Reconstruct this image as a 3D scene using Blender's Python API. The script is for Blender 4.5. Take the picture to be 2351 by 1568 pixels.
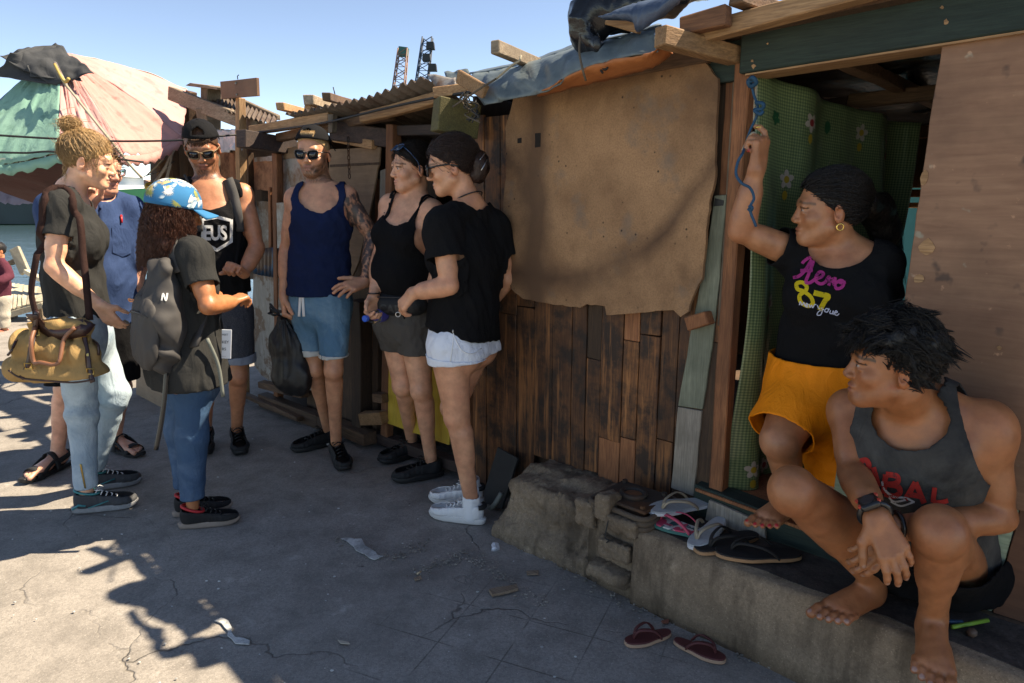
import bpy, bmesh, math, random
import numpy as np
from mathutils import Vector, Matrix, noise as mnoise
from mathutils.bvhtree import BVHTree
R_ = math.radians
random.seed(7); np.random.seed(7)
for o in list(bpy.data.objects): bpy.data.objects.remove(o)
SC = bpy.context.scene
COL = SC.collection
# ------------------------------------------------------------------ camera, sky, sun, exposure
CH = 1.45; PITCH = R_(12.0)
cam = bpy.data.cameras.new('camera'); cam.lens = 24; cam.sensor_width = 36; cam.clip_end = 5000; cam.clip_start = 0.05
camo = bpy.data.objects.new('camera', cam); COL.objects.link(camo)
camo.location = (0, 0, CH); camo.rotation_euler = (math.pi/2 - PITCH, 0, 0)
SC.camera = camo
SUN_AZ = R_(81)      # clockwise from +Y (view direction) towards +X
SUN_EL = R_(50.5)
w = bpy.data.worlds.new('World'); SC.world = w; w.use_nodes = True
nt = w.node_tree; nt.nodes.clear()
sky = nt.nodes.new('ShaderNodeTexSky'); sky.sky_type = 'NISHITA'; sky.sun_disc = False
sky.sun_elevation = SUN_EL; sky.sun_rotation = SUN_AZ; sky.air_density = 0.5; sky.dust_density = 0.0; sky.ozone_density = 1.0
bg = nt.nodes.new('ShaderNodeBackground'); bg.inputs[1].default_value = 0.10
wo = nt.nodes.new('ShaderNodeOutputWorld')
nt.links.new(sky.outputs[0], bg.inputs[0]); nt.links.new(bg.outputs[0], wo.inputs[0])
sl = bpy.data.lights.new('sun', 'SUN'); sl.energy = 3.9; sl.angle = R_(0.55); sl.color = (1, .945, .86)
so = bpy.data.objects.new('sun', sl); COL.objects.link(so)
SUNV = Vector((math.sin(SUN_AZ)*math.cos(SUN_EL), math.cos(SUN_AZ)*math.cos(SUN_EL), math.sin(SUN_EL)))
so.rotation_euler = SUNV.to_track_quat('Z', 'Y').to_euler()
so.location = (4, 2, 8)
SC.view_settings.view_transform = 'Standard'; SC.view_settings.look = 'None'
SC.view_settings.exposure = 1.63; SC.view_settings.use_white_balance = True; SC.view_settings.white_balance_temperature = 8000; SC.view_settings.gamma = 1.0
SC.render.engine = 'CYCLES'
# ------------------------------------------------------------------ photo pixel (2351 wide view) -> place
F_ = 1567.3; CX_ = 1175.5; CY_ = 784.0
def ray(vx, vy):
    dy = vy - CY_
    return Vector((vx - CX_, F_*math.cos(PITCH) - dy*math.sin(PITCH), -(F_*math.sin(PITCH) + dy*math.cos(PITCH))))
def P(vx, vy, Y):                       # on the upright plane at distance Y
    r = ray(vx, vy); t = Y/r.y
    return Vector((r.x*t, Y, CH + r.z*t))
def G(vx, vy, z=0.0):                   # on level ground of height z
    r = ray(vx, vy); t = (z - CH)/r.z
    return Vector((r.x*t, r.y*t, z))
WA = Vector((.61, 2.51, 0)); WU = Vector((.731, -.682, 0)).normalized(); WN = Vector((-.682, -.731, 0)).normalized()
def W(vx, vy, off=0.0):                 # on the shack front, off metres towards the street
    r = ray(vx, vy); o = Vector((0, 0, CH))
    t = ((WA + WN*off - o).dot(WN))/r.dot(WN)
    return o + r*t
def wl(s, off, z): return WA + WU*s + WN*off + Vector((0, 0, z))    # wall coordinates -> place
def ws(p): return (Vector(p) - WA).dot(WU)
# ------------------------------------------------------------------ objects
def link(o, parent=None):
    COL.objects.link(o)
    if parent is not None:
        o.parent = parent
        l = Vector(parent['_w']) if '_w' in parent else Vector((0, 0, 0))
        o.matrix_parent_inverse = Matrix.Translation(-l)
        o['_w'] = (0.0, 0.0, 0.0)
    return o
def tag(o, label, cat, group=None, kind=None):
    if label: o['label'] = label
    if cat: o['category'] = cat
    if group: o['group'] = group
    if kind: o['kind'] = kind
    return o
def empty(name, loc, label, cat, group=None):
    o = bpy.data.objects.new(name, None); o.empty_display_size = .1
    loc = tuple(float(x) for x in loc); o.location = loc; o['_w'] = loc; COL.objects.link(o)
    return tag(o, label, cat, group)
def mesh_obj(name, verts, faces, mat, parent=None, smooth=False, uvs=None):
    me = bpy.data.meshes.new(name)
    me.from_pydata([tuple(v) for v in verts], [], [tuple(f) for f in faces])
    me.materials.append(mat)
    if smooth: me.polygons.foreach_set('use_smooth', [True]*len(me.polygons))
    if uvs is not None:
        ul = me.uv_layers.new(name='UVMap')
        for lp in me.loops: ul.data[lp.index].uv = uvs[lp.vertex_index]
    me.update()
    return link(bpy.data.objects.new(name, me), parent)
def bm_obj(name, bm, mat, parent=None, smooth=False):
    me = bpy.data.meshes.new(name); bmesh.ops.recalc_face_normals(bm, faces=bm.faces); bm.to_mesh(me); bm.free()
    me.materials.append(mat)
    if smooth: me.polygons.foreach_set('use_smooth', [True]*len(me.polygons))
    return link(bpy.data.objects.new(name, me), parent)
def copy_obj(o, loc=None, parent=None, M=None):
    c = o.copy(); COL.objects.link(c)
    if parent is not None: c.parent = parent
    if M is not None: c.matrix_basis = M
    return c
def bevel(o, wd=.003, seg=1):
    m = o.modifiers.new('bevel', 'BEVEL'); m.width = wd; m.segments = seg; m.limit_method = 'ANGLE'; return o
def solid(o, th=.003, off=-1):
    m = o.modifiers.new('solidify', 'SOLIDIFY'); m.thickness = th; m.offset = off; return o
# prism from a planar polygon: pts on the front face, extruded along -nrm by th, ragged edge optional
def prism(name, pts, nrm, th, mat, parent=None, rag=0, seg=.05, bev=.002, warp=0):
    pts = [Vector(p) for p in pts]; nrm = Vector(nrm).normalized()
    if rag:
        out = []
        for a, b in zip(pts, pts[1:] + pts[:1]):
            n = max(1, int((b - a).length/seg)); d = (b - a).normalized(); s = nrm.cross(d)
            for i in range(n):
                q = a.lerp(b, i/n)
                if i: q = q + s*random.uniform(-rag, rag)
                out.append(q)
        pts = out
    bm = bmesh.new()
    f = bm.faces.new([bm.verts.new(p) for p in pts])
    r = bmesh.ops.extrude_face_region(bm, geom=[f])
    bmesh.ops.translate(bm, verts=[v for v in r['geom'] if isinstance(v, bmesh.types.BMVert)], vec=-nrm*th)
    bmesh.ops.triangulate(bm, faces=[g for g in bm.faces if len(g.verts) > 4])
    o = bm_obj(name, bm, mat, parent)
    if bev: bevel(o, bev)
    return o
# squared timber from a to b, w (along side) x h (along up), ends a little rough
def timber(name, a, b, w_, h_, mat, parent=None, up=(0, 0, 1), bev=.004, rough=.004, twist=0):
    a = Vector(a); b = Vector(b); d = (b - a).normalized(); up = Vector(up)
    s = d.cross(up).normalized(); u = s.cross(d).normalized()
    n = max(2, int((b - a).length/.25) + 1)
    V = []; Fc = []
    for i in range(n):
        c = a.lerp(b, i/(n - 1))
        for (x, y) in ((-1, -1), (1, -1), (1, 1), (-1, 1)):
            j = Vector((random.uniform(-rough, rough), random.uniform(-rough, rough), random.uniform(-rough, rough)))
            V.append(c + s*x*w_/2 + u*y*h_/2 + j)
    for i in range(n - 1):
        for k in range(4): Fc.append((i*4 + k, i*4 + (k + 1) % 4, i*4 + 4 + (k + 1) % 4, i*4 + 4 + k))
    Fc.append((3, 2, 1, 0)); m = (n - 1)*4; Fc.append((m, m + 1, m + 2, m + 3))
    L = (b - a).length
    o = mesh_obj(name, V, Fc, mat, parent)
    if bev: bevel(o, bev)
    return o
def tube_geo(pts, r, sides=6, closed=False, V=None, Fc=None):
    if V is None: V = []; Fc = []
    pts = [Vector(p) for p in pts]; n = len(pts); base = len(V)
    ref = Vector((.3, .5, .8))
    for i, p in enumerate(pts):
        a = pts[(i - 1) % n] if (closed or i) else p; b = pts[(i + 1) % n] if (closed or i < n - 1) else p
        d = (b - a); d = d.normalized() if d.length > 1e-9 else Vector((0, 0, 1))
        s = d.cross(ref)
        if s.length < .1: s = d.cross(Vector((1, 0, 0)))
        s.normalize(); u = s.cross(d)
        rr = r[i] if isinstance(r, (list, tuple)) else r
        for k in range(sides):
            an = 2*math.pi*k/sides; V.append(p + s*math.cos(an)*rr + u*math.sin(an)*rr)
    m = n if closed else n - 1
    for i in range(m):
        i2 = (i + 1) % n
        for k in range(sides):
            k2 = (k + 1) % sides
            Fc.append((base + i*sides + k, base + i*sides + k2, base + i2*sides + k2, base + i2*sides + k))
    if not closed:
        Fc.append(tuple(base + k for k in reversed(range(sides)))); Fc.append(tuple(base + (n - 1)*sides + k for k in range(sides)))
    return V, Fc
def smooth_pts(pts, n=6):               # Catmull-Rom through the given points
    pts = [Vector(p) for p in pts]; out = []
    q = [pts[0]*2 - pts[1]] + pts + [pts[-1]*2 - pts[-2]]
    for i in range(1, len(q) - 2):
        p0, p1, p2, p3 = q[i - 1:i + 3]
        for k in range(n):
            t = k/n
            out.append(.5*((2*p1) + (p2 - p0)*t + (2*p0 - 5*p1 + 4*p2 - p3)*t*t + (3*p1 - p0 - 3*p2 + p3)*t**3))
    out.append(pts[-1]); return out
def tube(name, pts, r, mat, parent=None, sides=7, smooth=True, closed=False, interp=0):
    if interp: pts = smooth_pts(pts, interp)
    V, Fc = tube_geo(pts, r, sides, closed)
    return mesh_obj(name, V, Fc, mat, parent, smooth)
def ribbon(name, pts, wd, nrm, mat, parent=None, th=.003, interp=6):
    if interp: pts = smooth_pts(pts, interp)
    V = []; Fc = []
    for i, p in enumerate(pts):
        a = pts[max(0, i - 1)]; b = pts[min(len(pts) - 1, i + 1)]; d = (b - a).normalized()
        n = nrm(p) if callable(nrm) else Vector(nrm)
        s = d.cross(n).normalized()
        V += [p - s*wd/2, p + s*wd/2]
        if i: Fc.append((2*i - 2, 2*i - 1, 2*i + 1, 2*i))
    return solid(mesh_obj(name, V, Fc, mat, parent, True), th, 0)
# ------------------------------------------------------------------ materials
MATS = {}
def lin(c):
    return tuple((x/12.92 if x <= .04045 else ((x + .055)/1.055)**2.4) for x in c)
def hexc(h): return lin(tuple(int(h[i:i + 2], 16)/255 for i in (0, 2, 4)))
class NB:
    def __init__(s, name):
        s.m = bpy.data.materials.new(name); s.m.use_nodes = True; s.t = s.m.node_tree; s.t.nodes.clear()
        s.out = s.n('ShaderNodeOutputMaterial'); s.b = s.n('ShaderNodeBsdfPrincipled'); s.l(s.b.outputs[0], s.out.inputs[0])
    def n(s, ty, **kw):
        x = s.t.nodes.new(ty)
        for k, v in kw.items():
            if hasattr(x, k): setattr(x, k, v)
            else: x.inputs[k].default_value = v
        return x
    def l(s, a, b): s.t.links.new(a, b)
    def co(s, kind='Object', scale=(1, 1, 1), rot=(0, 0, 0), loc=(0, 0, 0)):
        c = s.n('ShaderNodeTexCoord'); m = s.n('ShaderNodeMapping')
        m.inputs['Scale'].default_value = scale; m.inputs['Rotation'].default_value = rot; m.inputs['Location'].default_value = loc
        s.l(c.outputs[kind], m.inputs[0]); return m.outputs[0]
    def noise(s, vec, sc, det=4, rough=.55, dist=0):
        x = s.n('ShaderNodeTexNoise'); x.inputs['Scale'].default_value = sc; x.inputs['Detail'].default_value = det
        x.inputs['Roughness'].default_value = rough; x.inputs['Distortion'].default_value = dist
        if vec is not None: s.l(vec, x.inputs['Vector'])
        return x.outputs[0]
    def ramp(s, fac, stops, interp='LINEAR'):
        r = s.n('ShaderNodeValToRGB'); cr = r.color_ramp; cr.interpolation = interp
        while len(cr.elements) < len(stops): cr.elements.new(.5)
        for e, (p, c) in zip(cr.elements, stops):
            e.position = p; e.color = (c, c, c, 1) if isinstance(c, (int, float)) else (*c[:3], 1)
        s.l(fac, r.inputs[0]); return r.outputs[0]
    def mix(s, fac, a, b, mode='MIX'):
        m = s.n('ShaderNodeMix'); m.data_type = 'RGBA'; m.blend_type = mode
        for sock, v in ((m.inputs[0], fac), (m.inputs[6], a), (m.inputs[7], b)):
            if hasattr(v, 'is_linked'): s.l(v, sock)
            elif isinstance(v, (int, float)): sock.default_value = v
            else: sock.default_value = (*v[:3], 1)
        return m.outputs[2]
    def math(s, op, a, b=0.0, clamp=False):
        m = s.n('ShaderNodeMath'); m.operation = op; m.use_clamp = clamp
        for sock, v in ((m.inputs[0], a), (m.inputs[1], b)):
            if hasattr(v, 'is_linked'): s.l(v, sock)
            else: sock.default_value = v
        return m.outputs[0]
    def bump(s, h, strength=.4, dist=.01):
        b = s.n('ShaderNodeBump'); b.inputs['Strength'].default_value = strength; b.inputs['Distance'].default_value = dist
        s.l(h, b.inputs['Height']); s.l(b.outputs[0], s.b.inputs['Normal']); return b
    def set(s, col=None, rough=.7, metal=0, spec=None):
        if col is not None:
            if hasattr(col, 'is_linked'): s.l(col, s.b.inputs['Base Color'])
            else: s.b.inputs['Base Color'].default_value = (*col[:3], 1)
        if hasattr(rough, 'is_linked'): s.l(rough, s.b.inputs['Roughness'])
        else: s.b.inputs['Roughness'].default_value = rough
        s.b.inputs['Metallic'].default_value = metal
        if spec is not None: s.b.inputs['Specular IOR Level'].default_value = spec
        return s.m
def plain(name, c, rough=.6, metal=0, var=.15, sc=60, bump=.15, spec=None):
    if name in MATS: return MATS[name]
    b = NB(name); v = b.co(); n = b.noise(v, sc, 4)
    col = b.mix(n, tuple(x*(1 - var) for x in c), tuple(min(1, x*(1 + var)) for x in c))
    if bump: b.bump(n, bump, .003)
    MATS[name] = b.set(col, rough, metal, spec); return MATS[name]
# weathered timber; grain runs along Generated-free 'axis' given as a world direction
def wood(name, c1, c2, axis='Z', dark=.35, stain=.5, sc=1.0, rough=.8, patch=None, burnt=0):
    if name in MATS: return MATS[name]
    b = NB(name); c1 = tuple(min(.55, x*1.4) for x in c1); c2 = tuple(min(.6, x*1.4) for x in c2)
    rot = {'Z': (0, 0, R_(43)), 'U': (0, 0, R_(43)), 'N': (0, 0, R_(43)), 'Y': (0, 0, 0)}[axis]
    scl = {'Z': (14, 14, .9), 'U': (.9, 14, 14), 'N': (14, .9, 14), 'Y': (14, .9, 14)}[axis]
    v0 = b.co('Object', (1, 1, 1), rot); mp = b.n('ShaderNodeMapping'); mp.inputs['Scale'].default_value = tuple(x*sc for x in scl); b.l(v0, mp.inputs[0]); v = mp.outputs[0]
    info = b.n('ShaderNodeObjectInfo')
    off = b.n('ShaderNodeVectorMath'); off.operation = 'ADD'
    mul = b.n('ShaderNodeVectorMath'); mul.operation = 'SCALE'; mul.inputs['Scale'].default_value = 37.0
    cmb = b.n('ShaderNodeCombineXYZ'); b.l(info.outputs['Random'], cmb.inputs[0]); b.l(info.outputs['Random'], cmb.inputs[1]); b.l(info.outputs['Random'], cmb.inputs[2])
    b.l(cmb.outputs[0], mul.inputs[0]); b.l(v, off.inputs[0]); b.l(mul.outputs[0], off.inputs[1]); v = off.outputs[0]
    g = b.noise(v, 3.2, 6, .65, .6); g2 = b.noise(v, 14, 3, .6)
    u = b.co('Object', (1, 1, 1)); big = b.noise(u, 2.6, 5, .6); blot = b.noise(u, 9, 5, .65)
    col = b.mix(b.ramp(g, [(.3, 0.), (.7, 1.)]), c1, c2)
    col = b.mix(b.ramp(g2, [(.35, .55), (.6, 0.)]), col, tuple(x*dark for x in c1))
    col = b.mix(b.ramp(big, [(.42, stain), (.62, 0.)]), col, tuple(x*.38 for x in c1))
    if burnt:
        col = b.mix(b.ramp(blot, [(.40, burnt), (.56, 0.)]), col, (.012, .008, .006))
        col = b.mix(b.ramp(b.noise(v, 1.3, 5, .7), [(.55, 0.), (.72, .75)]), col, tuple(min(1, x*1.9) for x in c2))
    if patch:
        col = b.mix(b.ramp(b.noise(u, 5, 6, .7), [(.5, 0.), (.56, .85)]), col, patch)
    rnd = b.ramp(info.outputs['Random'], [(0, .68), (1, 1.25)])
    col = b.mix(1.0, col, rnd, 'MULTIPLY')
    h = b.mix(.5, g, g2); b.bump(h, .55, .006)
    MATS[name] = b.set(col, rough); return MATS[name]
# ------------------------------------------------------------------ distance fields -> continuous meshes
f32 = np.float32
def A_(v): return np.array(tuple(v), dtype=f32)
def nrm(v): v = A_(v); return v/np.linalg.norm(v)
def smin(a, b, k):
    if k <= 0: return np.minimum(a, b)
    h = np.clip(.5 + .5*(b - a)/k, 0, 1); return b*(1 - h) + a*h - k*h*(1 - h)
def rc(a, b, ra, rb=None):              # round cone
    a = A_(a); b = A_(b); rb = ra if rb is None else rb; ba = b - a; L = max(float(ba @ ba), 1e-9)
    def f(Q):
        pa = Q - a; t = np.clip(pa @ ba/L, 0, 1)
        return np.linalg.norm(pa - t[:, None]*ba, axis=1) - (ra + (rb - ra)*t)
    return f, (a + b)/2, float(math.sqrt(L))/2 + max(ra, rb)
def ec(a, b, wa, wb, qa, qb, e):        # elliptic cone: half width w, half depth q along e
    a = A_(a); b = A_(b); e = nrm(e); ba = b - a; L = max(float(ba @ ba), 1e-9)
    def f(Q):
        pa = Q - a; t = np.clip(pa @ ba/L, 0, 1); v = pa - t[:, None]*ba
        w_ = wa + (wb - wa)*t; q = (qa + (qb - qa)*t)/w_
        ve = v @ e
        v1 = v + ((1/q - 1)*ve)[:, None]*e; v2 = v + ((1/(q*q) - 1)*ve)[:, None]*e
        n1 = np.linalg.norm(v1, axis=1); n2 = np.linalg.norm(v2, axis=1) + 1e-6
        return (n1 - w_)*n1/n2
    return f, (a + b)/2, float(math.sqrt(L))/2 + max(wa, wb, qa, qb)
def el(c, r, M=None):                   # ellipsoid; rows of M are its axes
    c = A_(c); r = A_(r); M = np.eye(3, dtype=f32) if M is None else np.array(M, dtype=f32)
    def f(Q):
        q = (Q - c) @ M.T; k0 = np.linalg.norm(q/r, axis=1); k1 = np.linalg.norm(q/(r*r), axis=1) + 1e-6
        return k0*(k0 - 1)/k1
    return f, c, float(r.max())
def bx(c, hs, M=None, rr=.01):          # rounded box
    c = A_(c); hs = A_(hs) - rr; M = np.eye(3, dtype=f32) if M is None else np.array(M, dtype=f32)
    def f(Q):
        q = np.abs((Q - c) @ M.T) - hs
        return np.linalg.norm(np.maximum(q, 0), axis=1) + np.minimum(q.max(axis=1), 0) - rr
    return f, c, float(np.linalg.norm(hs + rr))
MARG = .075
def ev(groups, Q):                      # groups: [(join_k, [(prim, k), ...]), ...]; k < 0 carves
    d = np.full(len(Q), 1.0, dtype=f32)
    for kj, prims in groups:
        c = np.mean([p[1] for p, k in prims], axis=0)
        Rg = max(np.linalg.norm(p[1] - c) + p[2] for p, k in prims) + abs(kj) + MARG
        m = np.nonzero(((Q - c)**2).sum(1) < Rg*Rg)[0]
        if not len(m): continue
        q = Q[m]; dg = np.full(len(q), 1.0, dtype=f32)
        for (fn, pc, pr), k in prims:
            R2 = pr + abs(k) + MARG
            mm = np.nonzero(((q - pc)**2).sum(1) < R2*R2)[0]
            if not len(mm): continue
            v = fn(q[mm])
            if k < 0: dg[mm] = -smin(-dg[mm], v, -k)
            else: dg[mm] = smin(dg[mm], v, k)
        d[m] = smin(d[m], dg, kj)
    return d
def bounds(groups, pad=.03):
    lo = np.min([p[1] - p[2] for kj, pr in groups for p, k in pr], axis=0) - pad
    hi = np.max([p[1] + p[2] for kj, pr in groups for p, k in pr], axis=0) + pad
    return lo, hi
def surf(fn, lo, hi, h):                # surface nets over sparse blocks
    B = 4; H = B*h
    nb = np.maximum(1, np.ceil((hi - lo)/H).astype(int)); N = nb*B
    ix = np.stack(np.meshgrid(*[np.arange(n) for n in nb], indexing='ij'), -1).reshape(-1, 3)
    dc = fn((lo + (ix + .5)*H - h/2).astype(f32))
    act = np.abs(dc) < H*1.25
    V = np.empty((nb[0], B, nb[1], B, nb[2], B), dtype=f32)
    V[:] = np.where(dc < 0, -1., 1.).astype(f32).reshape(nb)[:, None, :, None, :, None]
    ai = ix[act]
    loc = np.stack(np.meshgrid(*[np.arange(B)]*3, indexing='ij'), -1).reshape(-1, 3)
    pts = (ai[:, None, :]*B + loc[None]).reshape(-1, 3)
    dv = np.concatenate([fn((lo + c*h).astype(f32)) for c in np.array_split(pts, max(1, len(pts)//200000))])
    V = V.reshape(N)
    V[pts[:, 0], pts[:, 1], pts[:, 2]] = dv
    S = V < 0
    cs = np.zeros(N - 1, dtype=np.int8)
    for dx in (0, 1):
        for dy in (0, 1):
            for dz in (0, 1):
                cs += S[dx:N[0] - 1 + dx, dy:N[1] - 1 + dy, dz:N[2] - 1 + dz]
    cells = np.argwhere((cs > 0) & (cs < 8))
    idx = np.full(N - 1, -1, dtype=np.int64); idx[cells[:, 0], cells[:, 1], cells[:, 2]] = np.arange(len(cells))
    cor = np.array([(x, y, z) for x in (0, 1) for y in (0, 1) for z in (0, 1)])
    cv = np.stack([V[cells[:, 0] + c[0], cells[:, 1] + c[1], cells[:, 2] + c[2]] for c in cor], 1)
    acc = np.zeros((len(cells), 3)); cnt = np.zeros(len(cells))
    for i in range(8):
        for ax in (4, 2, 1):
            if i & ax: continue
            j = i | ax; a = cv[:, i]; b = cv[:, j]; m = (a < 0) != (b < 0)
            t = a[m]/(a[m] - b[m])
            acc[m] += cor[i] + t[:, None]*(cor[j] - cor[i]); cnt[m] += 1
    verts = lo + (cells + acc/cnt[:, None])*h
    quads = []
    for ax in range(3):
        u, v = [(1, 2), (2, 0), (0, 1)][ax]
        sl0 = [slice(None)]*3; sl1 = [slice(None)]*3
        sl0[ax] = slice(0, N[ax] - 1); sl1[ax] = slice(1, N[ax])
        for k in (u, v):
            sl0[k] = slice(1, N[k] - 1); sl1[k] = slice(1, N[k] - 1)
        s0 = S[tuple(sl0)]; s1 = S[tuple(sl1)]
        e = np.argwhere(s0 != s1)
        if not len(e): continue
        pos = s0[e[:, 0], e[:, 1], e[:, 2]]
        c = e.copy(); c[:, u] += 1; c[:, v] += 1
        def g(du, dv):
            q = c.copy(); q[:, u] += du; q[:, v] += dv; return idx[q[:, 0], q[:, 1], q[:, 2]]
        q4 = np.stack([g(-1, -1), g(0, -1), g(0, 0), g(-1, 0)], 1)
        q4[~pos] = q4[~pos][:, ::-1]
        quads.append(q4)
    return verts.astype(f32), np.concatenate(quads)
def np_mesh(name, verts, quads, mat, parent=None, col=None):
    me = bpy.data.meshes.new(name)
    me.vertices.add(len(verts)); me.vertices.foreach_set('co', np.ascontiguousarray(verts, dtype=f32).ravel())
    me.loops.add(quads.size); me.loops.foreach_set('vertex_index', np.ascontiguousarray(quads, dtype=np.int32).ravel())
    me.polygons.add(len(quads)); me.polygons.foreach_set('loop_start', np.arange(0, quads.size, 4, dtype=np.int32))
    me.polygons.foreach_set('use_smooth', np.ones(len(quads), dtype=bool))
    me.update(calc_edges=True); me.validate()
    me.materials.append(mat)
    if col is not None:
        ca = me.color_attributes.new('Col', 'FLOAT_COLOR', 'POINT')
        c4 = np.ones((len(verts), 4), dtype=f32); c4[:, :3] = col
        ca.data.foreach_set('color', c4.ravel())
    return link(bpy.data.objects.new(name, me), parent)
def compact(v, q):
    used = np.unique(q); m = np.full(len(v), -1); m[used] = np.arange(len(used)); return v[used], m[q]
def wob(Q, f, seed, oct_=3):            # cheap smooth noise
    rs = np.random.RandomState(seed); out = np.zeros(len(Q), dtype=f32); a = 1.0
    for o in range(oct_):
        w_ = rs.normal(size=(3, 3)).astype(f32)*f*(1.9**o); ph = rs.uniform(0, 6.28, 3)
        s = np.sin(Q @ w_ + ph); out += a*(s[:, 0]*s[:, 1] + .6*s[:, 2]*s[:, 0]); a *= .55
    return out
def body_mesh(name, groups, h, mat, parent, colfn, hires=()):
    lo, hi = bounds(groups)
    fn = lambda Q: ev(groups, Q)
    v, q = surf(fn, lo, hi, h)
    VV = []; QQ = []; n0 = 0
    keep = np.ones(len(q), dtype=bool)
    for (c, r, hh) in hires:
        c = A_(c); ins = np.all(np.abs(v - c) < r - h*.6, axis=1)
        keep &= ~np.all(ins[q], axis=1)
    v2, q2 = compact(v, q[keep]); VV.append(v2); QQ.append(q2); n0 = len(v2)
    for (c, r, hh) in hires:
        c = A_(c); lo2 = np.maximum(lo, c - r); hi2 = np.minimum(hi, c + r)
        v, q = surf(fn, lo2, hi2, hh)
        v2, q2 = compact(v, q); VV.append(v2); QQ.append(q2 + n0); n0 += len(v2)
    V = np.concatenate(VV); Q = np.concatenate(QQ)
    return np_mesh(name, V, Q, mat, parent, colfn(V) if colfn else None)
def cloth_mesh(name, groups, cuts, h, mat, parent, wr=.004, wf=16, seed=1, th=.004, wfn=None, colfn=None):
    lo, hi = bounds(groups, .04)
    def base(Q):
        d = ev(groups, Q)
        if wr:
            Qa = Q*np.array([1, 1, .55], dtype=f32); d = d + wr*(.75*wob(Qa, wf, seed) + .9*(np.abs(wob(Qa, wf*1.5, seed + 50, 2)) - .35))
        if wfn: d = d + wfn(Q)
        return d
    def cut(Q):
        c = np.full(len(Q), -1., dtype=f32)
        for k in cuts: c = np.maximum(c, k(Q))
        return c
    v, q = surf(lambda Q: np.maximum(base(Q), cut(Q)), lo, hi, h)
    cap = (cut(v) > base(v) + h*.25)
    keep = ~np.any(cap[q], axis=1)
    v, q = compact(v, q[keep])
    # smooth the open edge slightly
    e = np.concatenate([q[:, [0, 1]], q[:, [1, 2]], q[:, [2, 3]], q[:, [3, 0]]]); es = np.sort(e, 1)
    u_, ct = np.unique(es, axis=0, return_counts=True); be = u_[ct == 1]
    for it in range(4):
        s = np.zeros_like(v); n = np.zeros(len(v), dtype=f32)
        np.add.at(s, be[:, 0], v[be[:, 1]]); np.add.at(s, be[:, 1], v[be[:, 0]]); np.add.at(n, be[:, 0], 1); np.add.at(n, be[:, 1], 1)
        m = n > 0; v[m] = v[m]*.5 + .5*s[m]/n[m][:, None]
    o = np_mesh(name, v, q, mat, parent, colfn(v) if colfn else None)
    if th: solid(o, th, -1)
    return o
def half(p, n):                          # keeps the side behind the plane (removes where (Q-p).n > 0)
    p = A_(p); n = nrm(n); return lambda Q: (Q - p) @ n
def ball(c, r): c = A_(c); return lambda Q: r - np.linalg.norm(Q - c, axis=1)          # removes inside
def cyl(a, b, r):                         # removes inside an endless tube
    a = A_(a); d = nrm(A_(b) - a)
    return lambda Q: r - np.linalg.norm((Q - a) - ((Q - a) @ d)[:, None]*d, axis=1)
# ------------------------------------------------------------------ people
class Frame:
    def __init__(s, o, fwd, up=(0, 0, 1)):
        s.o = A_(o); s.f = nrm(fwd); up = A_(up); s.l = nrm(np.cross(up, s.f)); s.u = np.cross(s.f, s.l)   # l = the person's left
        s.M = np.stack([s.l, s.f, s.u])
    def p(s, x, y, z): return s.o + s.l*x + s.f*y + s.u*z
    def v(s, x, y, z): return s.l*x + s.f*y + s.u*z
    def inv(s, Q): return (Q - s.o) @ s.M.T
YAW_OFF = [0.0]
def yaw(a, pitch=0):                     # direction as seen from the camera: 0 = towards it, +90 = photo right, -90 = photo left
    a = R_(a - YAW_OFF[0]); p = R_(pitch); return np.array([math.sin(a)*math.cos(p), -math.cos(a)*math.cos(p), math.sin(p)], dtype=f32)
def head_prims(H, s=1.0, jaw=1.0, nose=1.0, fat=1.0, ears=True):
    p = lambda x, y, z: H.p(x*s, y*s, z*s); M = H.M
    e = lambda c, r, k, MM=None: (el(p(*c), [x*s for x in r], M if MM is None else MM), k)
    L = [e((0, -.012, .03), (.073, .096, .086), .0),
         e((0, .028, -.04), (.058*fat, .058, .075), .03),
         e((0, .064, -.094), (.024*jaw, .021, .019), .022)]
    for sg in (-1, 1):
        L.append((rc(p(sg*.05*fat, .002, -.055), p(sg*.018*jaw, .06, -.094), .021*s, .017*s), .02))
        L.append(e((sg*.041*fat, .056, -.03), (.022, .022, .022), .016))
    L.append((rc(p(-.034, .076, .02), p(.034, .076, .02), .0135*s), .016))
    for sg in (-1, 1):
        L.append(e((sg*.031, .096, -.002), (.020, .015, .0105), -.010))
        L.append(e((sg*.031, .074, -.002), (.0135, .0135, .0115), .003))
        L.append(e((sg*.031, .079, .008), (.0175, .012, .0045), .006))
        L.append(e((sg*.031, .078, -.0115), (.016, .010, .0035), .006))
    L.append((rc(p(0, .083, .006), p(0, .1025*nose, -.032), .0075*s, .0112*s), .012))
    for sg in (-1, 1): L.append(e((sg*.0115, .093, -.037), (.0085, .011, .0075), .006))
    L.append(e((0, .0825, -.0625), (.024, .0095, .0062), .008))
    L.append(e((0, .0810, -.0748), (.019, .0100, .0066), .007))
    L.append(e((0, .093, -.0688), (.024, .006, .0014), -.003))
    if ears:
        for sg in (-1, 1):
            Mr = np.stack([nrm(M[0]*sg*.9 - M[1]*.45), nrm(M[1]*.95 + M[0]*sg*.45 - M[2]*.1), M[2]])
            L.append(e((sg*.077, -.014, -.012), (.008, .019, .031), .006, Mr))
            L.append(e((sg*.086, -.008, -.008), (.008, .010, .016), -.005, Mr))
    return L
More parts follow.
